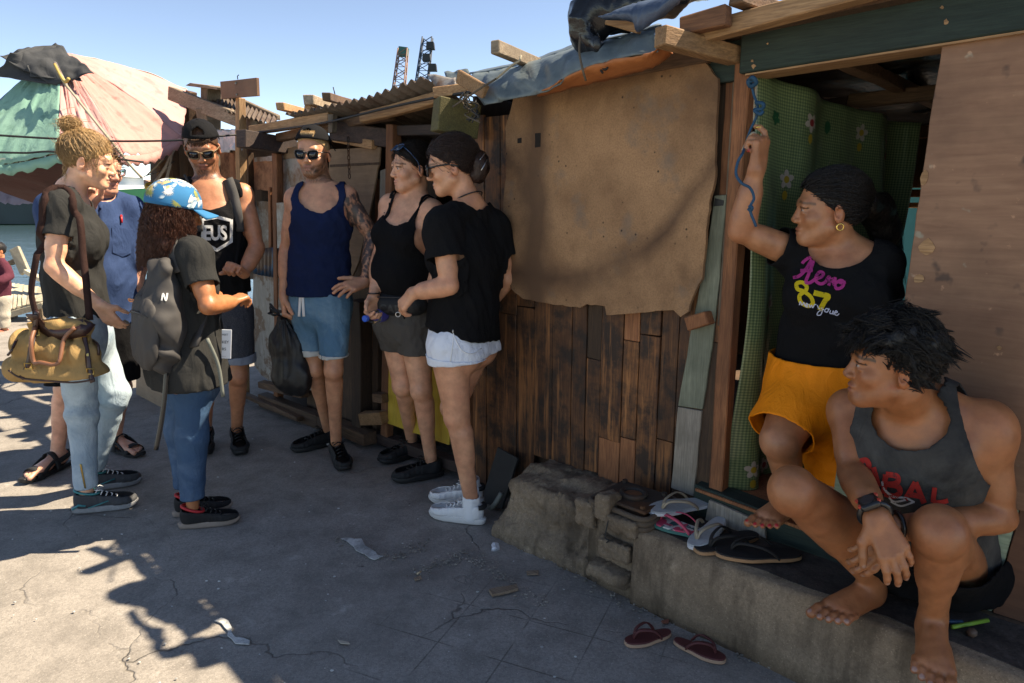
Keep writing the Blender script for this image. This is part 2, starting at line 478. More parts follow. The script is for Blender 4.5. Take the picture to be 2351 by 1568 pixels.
def hand_groups(Wp, D, N, T, s=1.0, curl=(30, 30, 30, 30), c2=None, spread=.06, thumb=(.6, .7, .35), thumb2=(.9, .3, .35)):
    Wp = A_(Wp); D = nrm(D); N = A_(N); N = nrm(N - D*(N @ D)); T = A_(T); T = T - D*(T @ D) - N*(T @ N); T = nrm(T)
    palm = []; fingers = []
    LF = (.070, .079, .073, .057); c2 = curl if c2 is None else c2; tips = []
    for i in range(4):
        off = (1.5 - i)
        K = Wp + D*(.090 - (.0, -.004, .0, .010)[i])*s + T*off*.0200*s
        palm.append((rc(Wp + T*off*.0115*s + D*.004*s, K, .0155*s, .0118*s), .014))
        a = R_(curl[i]); q = K.copy(); seg = []; r = .0098*s if i < 3 else .0085*s
        dS = T*off*spread
        for j, fr in enumerate((.46, .30, .24)):
            d = nrm(D*math.cos(a) + N*math.sin(a) + dS*math.cos(a))
            b = q + d*LF[i]*fr*s; seg.append((rc(q, b, r, r*.92), .004)); q = b; r *= .92; a += R_(c2[i])
        tips.append((q, d)); fingers.append((.006, seg))
    B0 = Wp + D*.018*s + T*.018*s; B1 = B0 + nrm(D*thumb[0] + T*thumb[1] + N*thumb[2])*.046*s
    d2 = nrm(D*thumb2[0] + T*thumb2[1] + N*thumb2[2]); B2 = B1 + d2*.034*s; B3 = B2 + nrm(d2 + N*.15)*.024*s
    palm.append((rc(B0, B1, .0175*s, .0135*s), .014))
    fingers.append((.006, [(rc(B1, B2, .0118*s, .0105*s), .004), (rc(B2, B3, .0105*s, .0085*s), .004)]))
    tips.append((B3, d2))
    return [(.014, palm)] + fingers, tips
def foot_groups(heel, toe, up, s=1.0, side=1, toes=(0, 0, 0, 0, 0), splay=.10):   # bare foot; side=+1: big toe on the -left side
    heel = A_(heel); toe = A_(toe); D = nrm(toe - heel); up = A_(up); U = nrm(up - D*(D @ up)); S = np.cross(U, D)*side   # S points to the big toe
    L = np.linalg.norm(toe - heel); h = heel
    m = [(el(h + D*.035 + U*.034, (.030*s, .038*s, .034*s), np.stack([S, D, U])), 0),
         (rc(h + D*.045 + U*.055, h + D*.16 + U*.028 + S*.010, .034*s, .022*s), .02),
         (rc(h + D*.05 + U*.025 - S*.010, h + D*L*.66 + U*.018 - S*.026, .024*s, .017*s), .02),
         (rc(h + D*L*.5 + U*.026 + S*.018, h + D*L*.72 + U*.020 + S*.028, .022*s, .019*s), .02),
         (rc(h + D*L*.52 + U*.022, h + D*L*.70 + U*.018, .024*s, .018*s), .02)]
    G_ = [(.02, m)]; tips = []
    for i in range(5):
        x = (.030, .008, -.010, -.026, -.040)[i]*s; b = h + D*L*(.72, .73, .71, .675, .63)[i] + S*x + U*.018
        l = L*(.25, .22, .20, .175, .15)[i]; r = (.0135, .0092, .0088, .0085, .0088)[i]*s
        d = nrm(D + S*x*splay*20 - U*(.05 + toes[i])); mid = b + d*l*.55 + U*.003; tp = mid + nrm(d - U*.35)*l*.45
        G_.append((.005, [(rc(b, mid, r, r*.9), .004), (rc(mid, tp, r*.9, r), .004)])); tips.append((tp, nrm(d*.6 + U), r))
    return G_, tips
class Person:
    def __init__(s, label, base, cat='person'):
        s.root = empty('person', base, label, cat, None); YAW_OFF[0] = math.degrees(math.atan2(base[0], base[1])); s.J = {}; s.nails = []; s.skin = (.5, .3, .2)
    def legs(s, infl=0, a=(.082, .052), b=(.047, .033), only=None, knee=None):
        g = []
        for sd in ('l', 'r'):
            if only and sd != only: continue
            h, k, an = s.J['hip' + sd], s.J['kn' + sd], s.J['an' + sd]
            ba = nrm(A_(an) - A_(k)); th = nrm(A_(k) - A_(h)); back = s.back_of(sd)
            t = s.leg
            pr = [(rc(h, k, a[0]*t + infl, a[1]*t + infl), 0),
                  (rc(k, an, b[0]*t + infl, b[1]*t + infl), .02),
                  (el(A_(k) + ba*.0 - back*.012, (.048*t + infl, .05*t + infl, .05*t + infl)), .02),
                  (rc(A_(k) + ba*.08 + back*.016, A_(k) + ba*.20 + back*.010, .045*t + infl, .034*t + infl), .03)]
            g.append((.03 if len(g) == 0 else .015, pr))
        return g
    def back_of(s, sd):                    # direction of the calf
        h, k, an = (A_(s.J[x + sd]) for x in ('hip', 'kn', 'an'))
        b = -(nrm(h - k) + nrm(an - k)); f = s.PF.f
        d = nrm(an - k); v = -f; v = v - d*(v @ d); return nrm(v)
    def build_torso(s, pel, wai, che, nek, pf, cf, hw=(.165, .145, .165, .13), hd=(.115, .10, .115, .08), sh=.19):
        """centres from pelvis to neck base, facing of pelvis and chest, half widths / depths"""
        s.pel, s.wai, s.che, s.nek = (A_(x) for x in (pel, wai, che, nek))
        up = nrm(s.wai - s.pel); s.PF = Frame(s.pel, nrm(A_(pf) - up*(A_(pf) @ up)), up)
        up = nrm(s.nek - s.che); s.CF = Frame(s.che, nrm(A_(cf) - up*(A_(cf) @ up)), up)
        s.hw = hw; s.hd = hd; s.shw = sh
    def torso(s, infl=0, bust=0, belly=0, traps=True, glute=1.0, low=1.0):
        hw = [x + infl for x in s.hw]; hd = [x + infl for x in s.hd]
        top = s.che + (s.nek - s.che)*.62
        mf = nrm(s.PF.f + s.CF.f)
        pr = [(ec(s.pel, s.wai, hw[0], hw[1], hd[0], hd[1], mf), 0),
              (ec(s.wai, s.che, hw[1], hw[2], hd[1], hd[2], mf), .03),
              (ec(s.che, top, hw[2], hw[3], hd[2], hd[3], s.CF.f), .04)]
        if glute:
            for sg in (-1, 1): pr.append((el(s.PF.p(sg*.075, -.055, -.05), [(.082 + infl)*glute]*2 + [(.085 + infl)*glute], s.PF.M), .03))
        if bust:
            for sg in (-1, 1): pr.append((el(s.CF.p(sg*.075, s.hd[2]*.72, -.01), (.068 + infl, bust + infl, .068 + infl), s.CF.M), .035))
        if belly: pr.append((el(s.wai + s.PF.f*.05, (s.hw[1]*.9 + infl, belly + infl, .14 + infl), s.PF.M), .05))
        for sd, sg in (('l', 1), ('r', -1)):
            S = A_(s.J['sh' + sd])
            if traps:
                pr.append((rc(s.nek - s.CF.f*.018 + s.CF.u*.012, S + s.CF.u*.004, .044 + infl, .05 + infl), .03))
                pr.append((el(S - s.CF.u*.012, (.058 + infl, .058 + infl, .064 + infl)), .03))
            pr.append((rc(s.CF.p(sg*.07, s.hd[2]*.42, .03), S - s.CF.u*.035, .06 + infl, .042 + infl), .03))
        return (.03, pr)
    def arm(s, sd, infl=0, r=(.046, .037, .039, .026)):
        S, E, Wr = (A_(s.J[x + sd]) for x in ('sh', 'el', 'wr')); t = s.armr
        d = nrm(Wr - E)
        return (.022, [(rc(S, E, r[0]*t + infl, r[1]*t + infl), 0), (rc(S + (E - S)*.35, S + (E - S)*.7, .047*t + infl, .042*t + infl), .02),
                       (rc(E, Wr, r[2]*t + infl, r[3]*t + infl), .015), (rc(E + d*.04, E + d*.12, .042*t + infl, .037*t + infl), .02)])
    leg = 1.0; armr = 1.0; bust = False; lowg = ()
    def neck(s, r=.055):
        return (.025, [(rc(s.HD.p(0, -.026, -.055), s.nek - s.CF.f*.012 - s.CF.u*.02, r, r*1.06), 0)])
    def face_col(s, V, col, brow=.25, beard=0, lip=(.45, .16, .13), beardc=(.10, .05, .03), eyes=True, hs=1.0, lipmix=.5, browc=(.03, .018, .012)):
        q = s.HD.inv(V)/hs; x, y, z = q[:, 0], q[:, 1], q[:, 2]; ax = np.abs(x)
        near = (np.linalg.norm(q, axis=1) < .16) & (y > .02)
        def mixin(w_, c):
            w_ = np.clip(w_, 0, 1)[:, None]; col[:] = col*(1 - w_) + np.array(c, dtype=f32)*w_
        def blob(cx, cz, rx, rz, soft=.5):
            d = np.sqrt(((ax - cx)/rx)**2 + ((z - cz)/rz)**2); return np.clip((1 - d)/soft, 0, 1)*near
        if beard:
            e = np.clip((-.050 - z + .35*np.maximum(0, ax - .035))/.012, 0, 1)*(y > -.01)*np.clip((z + .15)/.02, 0, 1)
            side = np.clip((ax - .052)/.008, 0, 1)*np.clip((.0 - z)/.01, 0, 1)*np.clip((y - .0)/.01, 0, 1)*np.clip((.05 - y)/.02, 0, 1)
            must = blob(0, -.052, .03, .008, .6)
            nz = .75 + .25*wob(V, 300, 3, 2)
            mixin(beard*np.maximum(np.maximum(e, side), must)*(np.linalg.norm(q, axis=1) < .165)*nz, beardc)
        mixin(lipmix*blob(0, -.062, .026, .009) + lipmix*blob(0, -.0755, .022, .009), lip)
        mixin(.7*blob(0, -.0688, .023, .0028, .6), tuple(k*.25 for k in lip))
        slope = (z - (.0235 - .25*(ax - .03)*(ax > .034)))
        mixin(brow*np.clip((.0055 - np.abs(slope))/.003, 0, 1)*(ax > .012)*(ax < .056)*near, browc)
        if eyes:
            d = np.sqrt(((ax - .031)/.0118)**2 + ((z + .002)/.0044)**2)
            inn = np.clip((1 - d)/.25, 0, 1)*near*(y > .07); mixin(inn, (.40, .36, .33))
            mixin(np.clip((.0060 - np.sqrt((ax - .031)**2 + ((z + .0015)*1.15)**2))/.0015, 0, 1)*near*(y > .07), (.015, .01, .008))
            mixin(np.clip((.0032 - np.abs(z - .0045 - .002*(1 - ((ax - .031)/.014)**2)))/.0014, 0, 1)*(np.abs(ax - .031) < .0155)*near, (.02, .012, .01))
        mixin(.28*blob(.042, -.032, .022, .018, .9), (col.mean(0)[0]*1.15, col.mean(0)[1]*.72, col.mean(0)[2]*.62))
        ear = (ax > .066)*(np.abs(z + .012) < .035)*(y > -.05)*(y < .03)
        mixin(.25*ear, (col.mean(0)[0]*1.1, col.mean(0)[1]*.65, col.mean(0)[2]*.55))
        return col
    def nail_col(s, V, col, c=(.62, .42, .36), r=.0065):
        for (tp, up) in s.nails:
            d = np.linalg.norm(V - tp, axis=1); w_ = np.clip((r*1.25 - d)/.002, 0, 1)[:, None]
            col[:] = col*(1 - w_) + np.array(c, dtype=f32)*w_
        return col
    def base_col(s, V):
        c = np.array(s.skin, dtype=f32)[None]*np.array([1.14, .99, .86], dtype=f32)*(1 + .07*wob(V, 26, 5)[:, None]*np.array([.6, 1, 1], dtype=f32))
        for k in ('knl', 'knr', 'ell', 'elr'):
            w_ = np.clip((.075 - np.linalg.norm(V - A_(s.J[k]), axis=1))/.06, 0, 1)[:, None]*.3; c = c*(1 - w_) + c*w_*np.array((.98, .78, .72), dtype=f32)
        return c.astype(f32)
def skin_mat():
    if 'skin' in MATS: return MATS['skin']
    b = NB('skin'); a = b.n('ShaderNodeAttribute'); a.attribute_name = 'Col'
    v = b.co(); n = b.noise(v, 260, 3, .6); n2 = b.noise(v, 22, 4, .6)
    col = b.mix(1.0, a.outputs['Color'], b.ramp(n2, [(.28, (.78, .74, .72)), (.72, (1.2, 1.17, 1.15))]), 'MULTIPLY')
    b.bump(b.math('ADD', b.math('MULTIPLY', n, .5), b.noise(v, 70, 4, .6)), .22, .004); b.b.inputs['Subsurface Weight'].default_value = .10
    b.b.inputs['Subsurface Radius'].default_value = (.012, .005, .003); b.b.inputs['Subsurface Scale'].default_value = .6
    MATS['skin'] = b.set(col, b.ramp(n2, [(.3, .36), (.7, .54)]), 0, .5); return MATS['skin']
def fabric(name, c, rough=.9, var=.18, weave=900, fold=.5, fade=None, fsc=5, speck=None, sheen=.0):
    if name in MATS: return MATS[name]
    b = NB(name); v = b.co(); n = b.noise(v, 7, 5, .6, .6); wv = b.noise(v, weave, 2, .5); fo = b.noise(b.co('Object', (1, 1, .5)), 17, 5, .6, 1.6)
    col = b.mix(n, tuple(x*(1 - var) for x in c), tuple(min(1, x*(1 + var)) for x in c))
    if fade: col = b.mix(b.ramp(b.noise(v, fsc, 5, .65, .4), [(.42, 0.), (.68, 1.)]), col, fade)
    if speck: col = b.mix(b.ramp(b.noise(v, 420, 2, .6), [(.5, 0.), (.6, .8)]), col, speck)
    h = b.math('ADD', b.math('MULTIPLY', fo, fold), b.math('MULTIPLY', wv, .08)); b.bump(h, .9, .016)
    try: b.b.inputs['Sheen Weight'].default_value = sheen
    except Exception: pass
    MATS[name] = b.set(col, rough, 0, .12); return MATS[name]
def denim(name, c, fade, rough=.85):
    return fabric(name, c, rough, .22, 700, .6, fade, 4.5)
def worn(name, c, under=(.01, .01, .011), amt=.42):   # cracked, washed-out print
    if name in MATS: return MATS[name]
    b = NB(name); v = b.co(); n = b.noise(v, 160, 4, .7); n2 = b.noise(v, 22, 4, .6)
    col = b.mix(b.ramp(b.math('ADD', b.math('MULTIPLY', n, .75), b.math('MULTIPLY', n2, .35)), [(amt, .8), (amt + .09, 0.)]), b.mix(n2, tuple(x*.8 for x in c), c), under); MATS[name] = b.set(col, .85, 0, .15); return MATS[name]
# shoe from heel/toe on the ground; returns the shoe part (> sole, lace)
def shoe(pers, heel, toe, up_mat, sole_mat, lace_mat=None, h=.0055, hi=.0, wd=1.0, accent=None, mark=None, marks=None, ankle=None):
    heel = A_(heel); toe = A_(toe); D = nrm(toe - heel); U = np.array([0, 0, 1], dtype=f32); U = nrm(U - D*(U @ D)); S = np.cross(U, D); M = np.stack([S, D, U]); L = float(np.linalg.norm(toe - heel)); k = L/.28
    p = lambda x, y, z: heel + S*x*wd*k + D*y*k + U*z*k
    g = [(.02, [(el(p(0, .225, .038), (.046*wd*k, .055*k, .032*k), M), 0), (ec(p(0, .045, .05), p(0, .20, .04), .036*wd*k, .043*wd*k, .048*k, .036*k, U), .03),
                (el(p(0, .045, .055), (.037*wd*k, .045*k, .055*k), M), .02), (rc(p(0, .11, .078), p(0, .16, .060), .026*k, .022*k), .03),
                (rc(p(0, .04, .085 + hi), p(0, .085, .088 + hi), .032*k, .032*k), .02)])]
    top = half(p(0, .03, .098 + hi), nrm(U + D*.18)); bot = half(p(0, 0, .026), -U)
    wf_ = lambda Q: .0012*np.sin(Q @ D*240)*((Q - heel) @ D > .1*k)
    o = cloth_mesh('shoe', g, [top, bot], h, up_mat, pers.root, wr=.0008, wf=50, th=.003, wfn=wf_)
    # sole: outline swept up
    n = 26; out = []
    for i in range(n):
        t = i/n*2*math.pi; y = .135 - .148*math.cos(t); wv = .041 if y > .135 else .036
        wv = (.047 if y > .17 else .038 if y < .1 else .041)
        out.append((math.copysign(abs(math.sin(t))**.62, math.sin(t))*wv*wd, y))
    V = []; Fc = []
    for zi, (z, sc_) in enumerate(((0.001, .96), (.006, 1.0), (.026, 1.02), (.031, .97))):
        for (x, y) in out: V.append(p(x*sc_, .135 + (y - .135)*sc_, z + (.012*max(0, (y - .24)/.04)**2 if zi < 2 else .004*max(0, (y - .2)/.08))))
    for zi in range(3):
        for i in range(n): Fc.append((zi*n + i, zi*n + (i + 1) % n, zi*n + n + (i + 1) % n, zi*n + n + i))
    Fc.append(tuple(reversed(range(n)))); Fc.append(tuple(range(3*n, 4*n)))
    mesh_obj('sole', V, Fc, sole_mat, o, True)
    if lace_mat:
        V = []; Fc = []
        for i in range(5):
            y = .105 + i*.021; z = .108 - i*.0105
            tube_geo([p(-.024, y, z - .012), p(-.008, y + .006, z + .001), p(.008, y - .004, z + .001), p(.024, y, z - .012)], .0028*k, 5, False, V, Fc)
        tube_geo([p(-.02, .10, .112), p(-.035, .115, .115), p(-.022, .13, .108), p(-.004, .108, .112), p(.02, .13, .11), p(.036, .112, .113), p(.02, .1, .112)], .0025*k, 5, False, V, Fc)
        mesh_obj('lace', V, Fc, lace_mat, o, True)
    o['_p'] = 0
    return o, p, (S, D, U, k)
def decal(name, polys, place, target, mat, parent, lift=.0025, maxlen=.012, dirv=None):
    """flat print: polygons in a 2-D design, put in place by place(x, y) -> (point, direction) and pressed on the target mesh"""
    bm = bmesh.new()
    for pl in polys:
        vs = [bm.verts.new((x, y, 0)) for x, y in pl]
        try: bm.faces.new(vs)
        except Exception: pass
    bmesh.ops.triangulate(bm, faces=bm.faces[:])
    return decal_bm(name, bm, place, target, mat, parent, lift, maxlen)
def bvh_of(o):
    me = o.data; return BVHTree.FromPolygons([v.co.copy() for v in me.vertices], [tuple(p.vertices) for p in me.polygons])
def decal_bm(name, bm, place, bvh, mat, parent, lift=.0025, maxlen=.012):
    for it in range(4):
        sc_ = [e for e in bm.edges if (Vector(place(e.verts[0].co.x, e.verts[0].co.y)[0]) - Vector(place(e.verts[1].co.x, e.verts[1].co.y)[0])).length > maxlen]
        if not sc_: break
        bmesh.ops.subdivide_edges(bm, edges=sc_, cuts=1, use_grid_fill=False)
        bmesh.ops.triangulate(bm, faces=[f for f in bm.faces if len(f.verts) > 3])
    bad = []
    for v in bm.verts:
        pt, d = place(v.co.x, v.co.y); pt = Vector(pt); d = Vector(d).normalized()
        hit = bvh.ray_cast(pt - d*.35, d, .8)
        if hit[0] is None: bad.append(v); continue
        n = hit[1]; n = n if n.dot(d) < 0 else -n
        v.co = hit[0] + n*lift
    bmesh.ops.delete(bm, geom=bad, context='VERTS')
    me = bpy.data.meshes.new(name); bm.to_mesh(me); bm.free(); me.materials.append(mat)
    return link(bpy.data.objects.new(name, me), parent)
def text_bm(txt, size=1.0, shear=0, bold=0.0, spacing=1.0):
    cu = bpy.data.curves.new('t', 'FONT'); cu.body = txt; cu.size = size; cu.shear = shear; cu.offset = bold; cu.space_character = spacing; cu.align_x = 'LEFT'; cu.resolution_u = 4
    o = bpy.data.objects.new('t', cu); COL.objects.link(o); bpy.context.view_layer.update()
    me = bpy.data.meshes.new_from_object(o.evaluated_get(bpy.context.evaluated_depsgraph_get()))
    bm = bmesh.new(); bm.from_mesh(me); bpy.data.meshes.remove(me); bpy.data.objects.remove(o); bpy.data.curves.remove(cu)
    bmesh.ops.triangulate(bm, faces=bm.faces[:]); return bm
def stroke_bm(lines, wd):                # pen strokes as flat ribbons; lines = lists of (x, y)
    bm = bmesh.new()
    for ln in lines:
        pts = smooth_pts([Vector((x, y, 0)) for x, y in ln], 5); prev = None
        for i, p in enumerate(pts):
            a = pts[max(0, i - 1)]; b = pts[min(len(pts) - 1, i + 1)]; d = (b - a)
            d = d.normalized() if d.length > 1e-6 else Vector((1, 0, 0)); s = Vector((-d.y, d.x, 0))*wd/2
            cur = (bm.verts.new(p - s), bm.verts.new(p + s))
            if prev: bm.faces.new((prev[0], cur[0], cur[1], prev[1]))
            prev = cur
    bmesh.ops.triangulate(bm, faces=bm.faces[:]); return bm
# hair: strands as thin three-sided blades following given paths
def strands(name, paths, r, mat, parent):
    VV = []; QQ = []; base = 0; by = {}
    for p_ in paths: by.setdefault(len(p_), []).append(p_)
    for n, L in by.items():
        X = np.array([[np.asarray(q, dtype=np.float64) for q in p_] for p_ in L]); m = len(X)
        D = np.gradient(X, axis=1); D /= (np.linalg.norm(D, axis=2, keepdims=True) + 1e-9)
        S = np.cross(D, (.31, .52, .79)); S /= (np.linalg.norm(S, axis=2, keepdims=True) + 1e-9); U = np.cross(S, D)
        rr = (r*(1 - .75*(np.arange(n)/(n - 1))**2))[None, :, None]
        R3 = np.stack([X + (S*math.cos(2.094*k) + U*math.sin(2.094*k))*rr for k in range(3)], 2)      # m, n, 3, 3
        VV.append(R3.reshape(-1, 3)); id_ = np.arange(m*n*3).reshape(m, n, 3) + base; base += m*n*3
        for k in range(3):
            k2 = (k + 1) % 3; QQ.append(np.stack([id_[:, :-1, k], id_[:, :-1, k2], id_[:, 1:, k2], id_[:, 1:, k]], -1).reshape(-1, 4))
    return np_mesh(name, np.concatenate(VV).astype(f32), np.concatenate(QQ), mat, parent)
def hair_mat(name, c1, c2, rough=.45, spec=.28):
    if name in MATS: return MATS[name]
    b = NB(name); v = b.co('Object', (60, 60, 25)); n = b.noise(v, 3, 5, .6); n2 = b.noise(b.co(), 18, 3)
    col = b.mix(b.ramp(n, [(.3, 0.), (.7, 1.)]), c1, c2); col = b.mix(b.ramp(n2, [(.3, .5), (.65, 0.)]), col, tuple(x*.45 for x in c1))
    b.bump(n, .6, .006); MATS[name] = b.set(col, rough, 0, spec); return MATS[name]
def scalp_pts(H, s, n, test, seed, r=(.078, .102, .092), c=(0, -.012, .032)):
    rs = np.random.RandomState(seed); out = []
    while len(out) < n:
        d = rs.normal(size=3); d /= np.linalg.norm(d); q = np.array(c) + d*np.array(r)
        if test(*q): out.append((q, d))
    return out
# ================================================================== the place
LEDGE_Z = .28; SILL_Z = .385
def board(name, px, off, th, mat, parent, rag=0, seg=.05, bev=.002):
    return prism(name, [W(x, y, off) for x, y in px], WN, th, mat, parent, rag, seg, bev)
def upright(name, s, off, z0, z1, w_, d_, mat, parent, lean=0.0):
    return timber(name, wl(s, off, z0), wl(s + lean, off, z1), w_, d_, mat, parent, up=WN)
# materials ------------------------------------------------------------------
m_plank = wood('burnt_plank', (.075, .026, .009), (.22, .088, .028), 'Z', .25, .6, 1.0, .7, None, .85)
m_plank2 = wood('dark_plank', (.045, .024, .013), (.10, .055, .028), 'Z', .4, .5)
m_red_post = wood('reddish_post', (.17, .062, .026), (.30, .125, .050), 'Z', .35, .5)
m_greypost = wood('weathered_post', (.14, .10, .065), (.27, .21, .145), 'Z', .4, .5)
m_tan_u = wood('raw_beam', (.25, .13, .058), (.42, .25, .125), 'U', .4, .35)
m_tan_n = wood('raw_beam_end', (.22, .115, .050), (.38, .225, .11), 'N', .4, .35)
m_brown_u = wood('brown_beam', (.085, .045, .024), (.17, .095, .050), 'U', .35, .5)
m_dark_u = wood('purple_dark_beam', (.030, .020, .018), (.075, .045, .034), 'U', .4, .5)
m_old_u = wood('grey_weathered_beam', (.17, .125, .085), (.33, .26, .185), 'U', .35, .45)
m_green_b = wood('green_painted_beam', (.010, .022, .017), (.022, .040, .030), 'U', .5, .35, patch=None)
m_green_p = wood('pale_green_board', (.20, .215, .150), (.30, .305, .22), 'Z', .5, .55)
m_greyb = wood('grey_dirty_board', (.22, .19, .15), (.34, .30, .25), 'Z', .5, .6)
m_yel_b = wood('yellow_painted_board', (.40, .245, .028), (.50, .315, .04), 'Z', .6, .3)
m_white_b = wood('chipped_white_board', (.36, .33, .28), (.50, .47, .41), 'Z', .5, .4, patch=(.20, .12, .07))
m_moss = wood('mossy_beam', (.10, .085, .028), (.17, .145, .05), 'U', .4, .5)
m_bamboo = wood('bleached_slat', (.34, .27, .19), (.50, .42, .32), 'Y', .4, .3)
def fiber():
    b = NB('fiberboard'); v = b.co(); n = b.noise(v, 170, 3, .7); m = b.noise(v, 3.2, 6, .6); st = b.noise(v, 1.6, 5, .6, .6); bl = b.noise(v, 5, 4, .6)
    c = b.mix(b.ramp(m, [(.32, 0.), (.68, 1.)]), (.21, .108, .052), (.43, .24, .122)); c = b.mix(b.ramp(n, [(.3, .45), (.6, 0.)]), c, (.10, .055, .026))
    c = b.mix(b.ramp(st, [(.38, .85), (.55, 0.)]), c, (.085, .043, .022)); c = b.mix(b.ramp(bl, [(.58, 0.), (.72, .55)]), c, (.10, .105, .10))
    dots = b.n('ShaderNodeTexVoronoi'); dots.inputs['Scale'].default_value = 22; b.l(v, dots.inputs['Vector'])
    c = b.mix(b.math('MULTIPLY', b.ramp(dots.outputs[0], [(.06, .9), (.12, 0.)]), b.ramp(bl, [(.47, 0.), (.55, 1.)])), c, (.02, .012, .008))
    tc = b.n('ShaderNodeTexCoord'); dt = b.n('ShaderNodeVectorMath'); dt.operation = 'DOT_PRODUCT'; dt.inputs[1].default_value = tuple(WU); b.l(tc.outputs['Object'], dt.inputs[0]); sz = b.n('ShaderNodeSeparateXYZ'); b.l(tc.outputs['Object'], sz.inputs[0])
    sw = b.math('SUBTRACT', dt.outputs['Value'], WA.dot(WU)); rise = b.math('MAXIMUM', b.math('ADD', sw, .45), 0.0); zc = b.math('ADD', b.math('MULTIPLY', b.math('MULTIPLY', rise, rise), 1.25), 1.12)
    dz = b.math('ADD', b.math('SUBTRACT', sz.outputs[2], zc), b.math('MULTIPLY', b.math('SUBTRACT', b.noise(v, 4, 4), .5), .16))
    c = b.mix(b.math('MULTIPLY', b.ramp(b.math('ABSOLUTE', dz), [(.0, .95), (.085, 0.)]), b.ramp(b.noise(v, 2.4, 3), [(.35, .45), (.55, 1.)])), c, (.085, .042, .022))      # tide mark of old water
    ds = b.math('ADD', b.math('ADD', sw, .66), b.math('MULTIPLY', b.math('SUBTRACT', b.noise(v, 5, 4), .5), .12)); c = b.mix(b.math('MULTIPLY', b.ramp(b.math('ABSOLUTE', ds), [(.03, .85), (.10, 0.)]), b.ramp(sz.outputs[2], [(.0, 1.), (1., 1.)])), c, (.10, .052, .028))
    b.bump(b.math('ADD', b.math('MULTIPLY', n, .5), m), .45, .008); return b.set(c, .9)
m_fiber = fiber()
def plywood(name, c1, c2, spots=True):
    b = NB(name); u = b.co('Object', (1, 1, 1), (0, 0, R_(43))); mp = b.n('ShaderNodeMapping'); mp.inputs['Scale'].default_value = (1.0, 12, 9); b.l(u, mp.inputs[0])
    g = b.noise(mp.outputs[0], 5, 6, .65, .5); m = b.noise(u, 3.0, 5, .6); sp = b.noise(u, 13, 3, .5); sc2 = b.noise(u, 26, 4, .6)
    c = b.mix(b.ramp(g, [(.3, 0.), (.7, 1.)]), c1, c2); c = b.mix(b.ramp(m, [(.36, .6), (.6, 0.)]), c, tuple(x*.5 for x in c1))
    if spots:
        c = b.mix(b.ramp(sp, [(.70, 0.), (.75, .5)]), c, (.33, .36, .28)); c = b.mix(b.ramp(sc2, [(.67, 0.), (.73, .4)]), c, tuple(min(1, x*2.1) for x in c2)); c = b.mix(b.ramp(sp, [(.29, .7), (.36, 0.)]), c, (.03, .02, .018))
    b.bump(g, .25, .004); return b.set(c, .72)
m_ply = plywood('stained_plywood', (.195, .095, .054), (.295, .160, .094))
m_ply2 = plywood('tan_plywood', (.20, .125, .070), (.29, .19, .115), False)
m_ply3 = plywood('brown_plywood', (.11, .045, .024), (.16, .07, .037))
def metal_sheet(name, c1, c2, rust, amt=.5, rough=.55):
    b = NB(name); v = b.co(); n = b.noise(v, 5, 6, .7); n2 = b.noise(v, 40, 4, .6)
    c = b.mix(n2, c1, c2); c = b.mix(b.ramp(n, [(.5 - amt*.3, 1.), (.62 - amt*.2, 0.)]), c, rust); b.bump(n2, .3, .004)
    return b.set(c, rough, .25)
m_rust = metal_sheet('rusty_sheet', (.26, .12, .06), (.36, .17, .09), (.10, .035, .018), .5, .8)
m_zinc = metal_sheet('dull_zinc', (.20, .20, .19), (.34, .33, .31), (.16, .09, .05), .3, .5)
m_roofm = metal_sheet('dark_roof_sheet', (.085, .062, .045), (.14, .10, .075), (.06, .03, .018), .5, .7)
m_bluem = metal_sheet('blue_sheet', (.012, .060, .125), (.02, .085, .17), (.10, .06, .04), .1, .5)
def tarp(name, c1, c2, rough=.5):
    b = NB(name); v = b.co(); n = b.noise(v, 9, 5, .65, .8); f = b.noise(v, 3.5, 4, .6, 1.5)
    c = b.mix(b.ramp(n, [(.3, 0.), (.7, 1.)]), c1, c2); b.bump(b.math('ADD', f, b.math('MULTIPLY', n, .3)), .4, .02); return b.set(c, rough, 0, .4)
m_tarp = tarp('blue_grey_tarp', (.060, .080, .088), (.14, .17, .175), .45)
m_tarp_o = tarp('orange_tarp', (.28, .085, .025), (.42, .15, .05), .6)
m_poly = tarp('black_polythene', (.006, .0065, .008), (.015, .016, .019), .22)
m_polyin = tarp('black_liner', (.006, .006, .007), (.014, .014, .016), .25)
m_rope = plain('brown_rope', (.10, .075, .05), .9, 0, .3, 300, .5); m_brope = plain('blue_rope', (.006, .055, .115), .7, 0, .3, 260, .5); m_pale_rope = plain('pale_rope', (.34, .30, .22), .9, 0, .2, 300, .5)
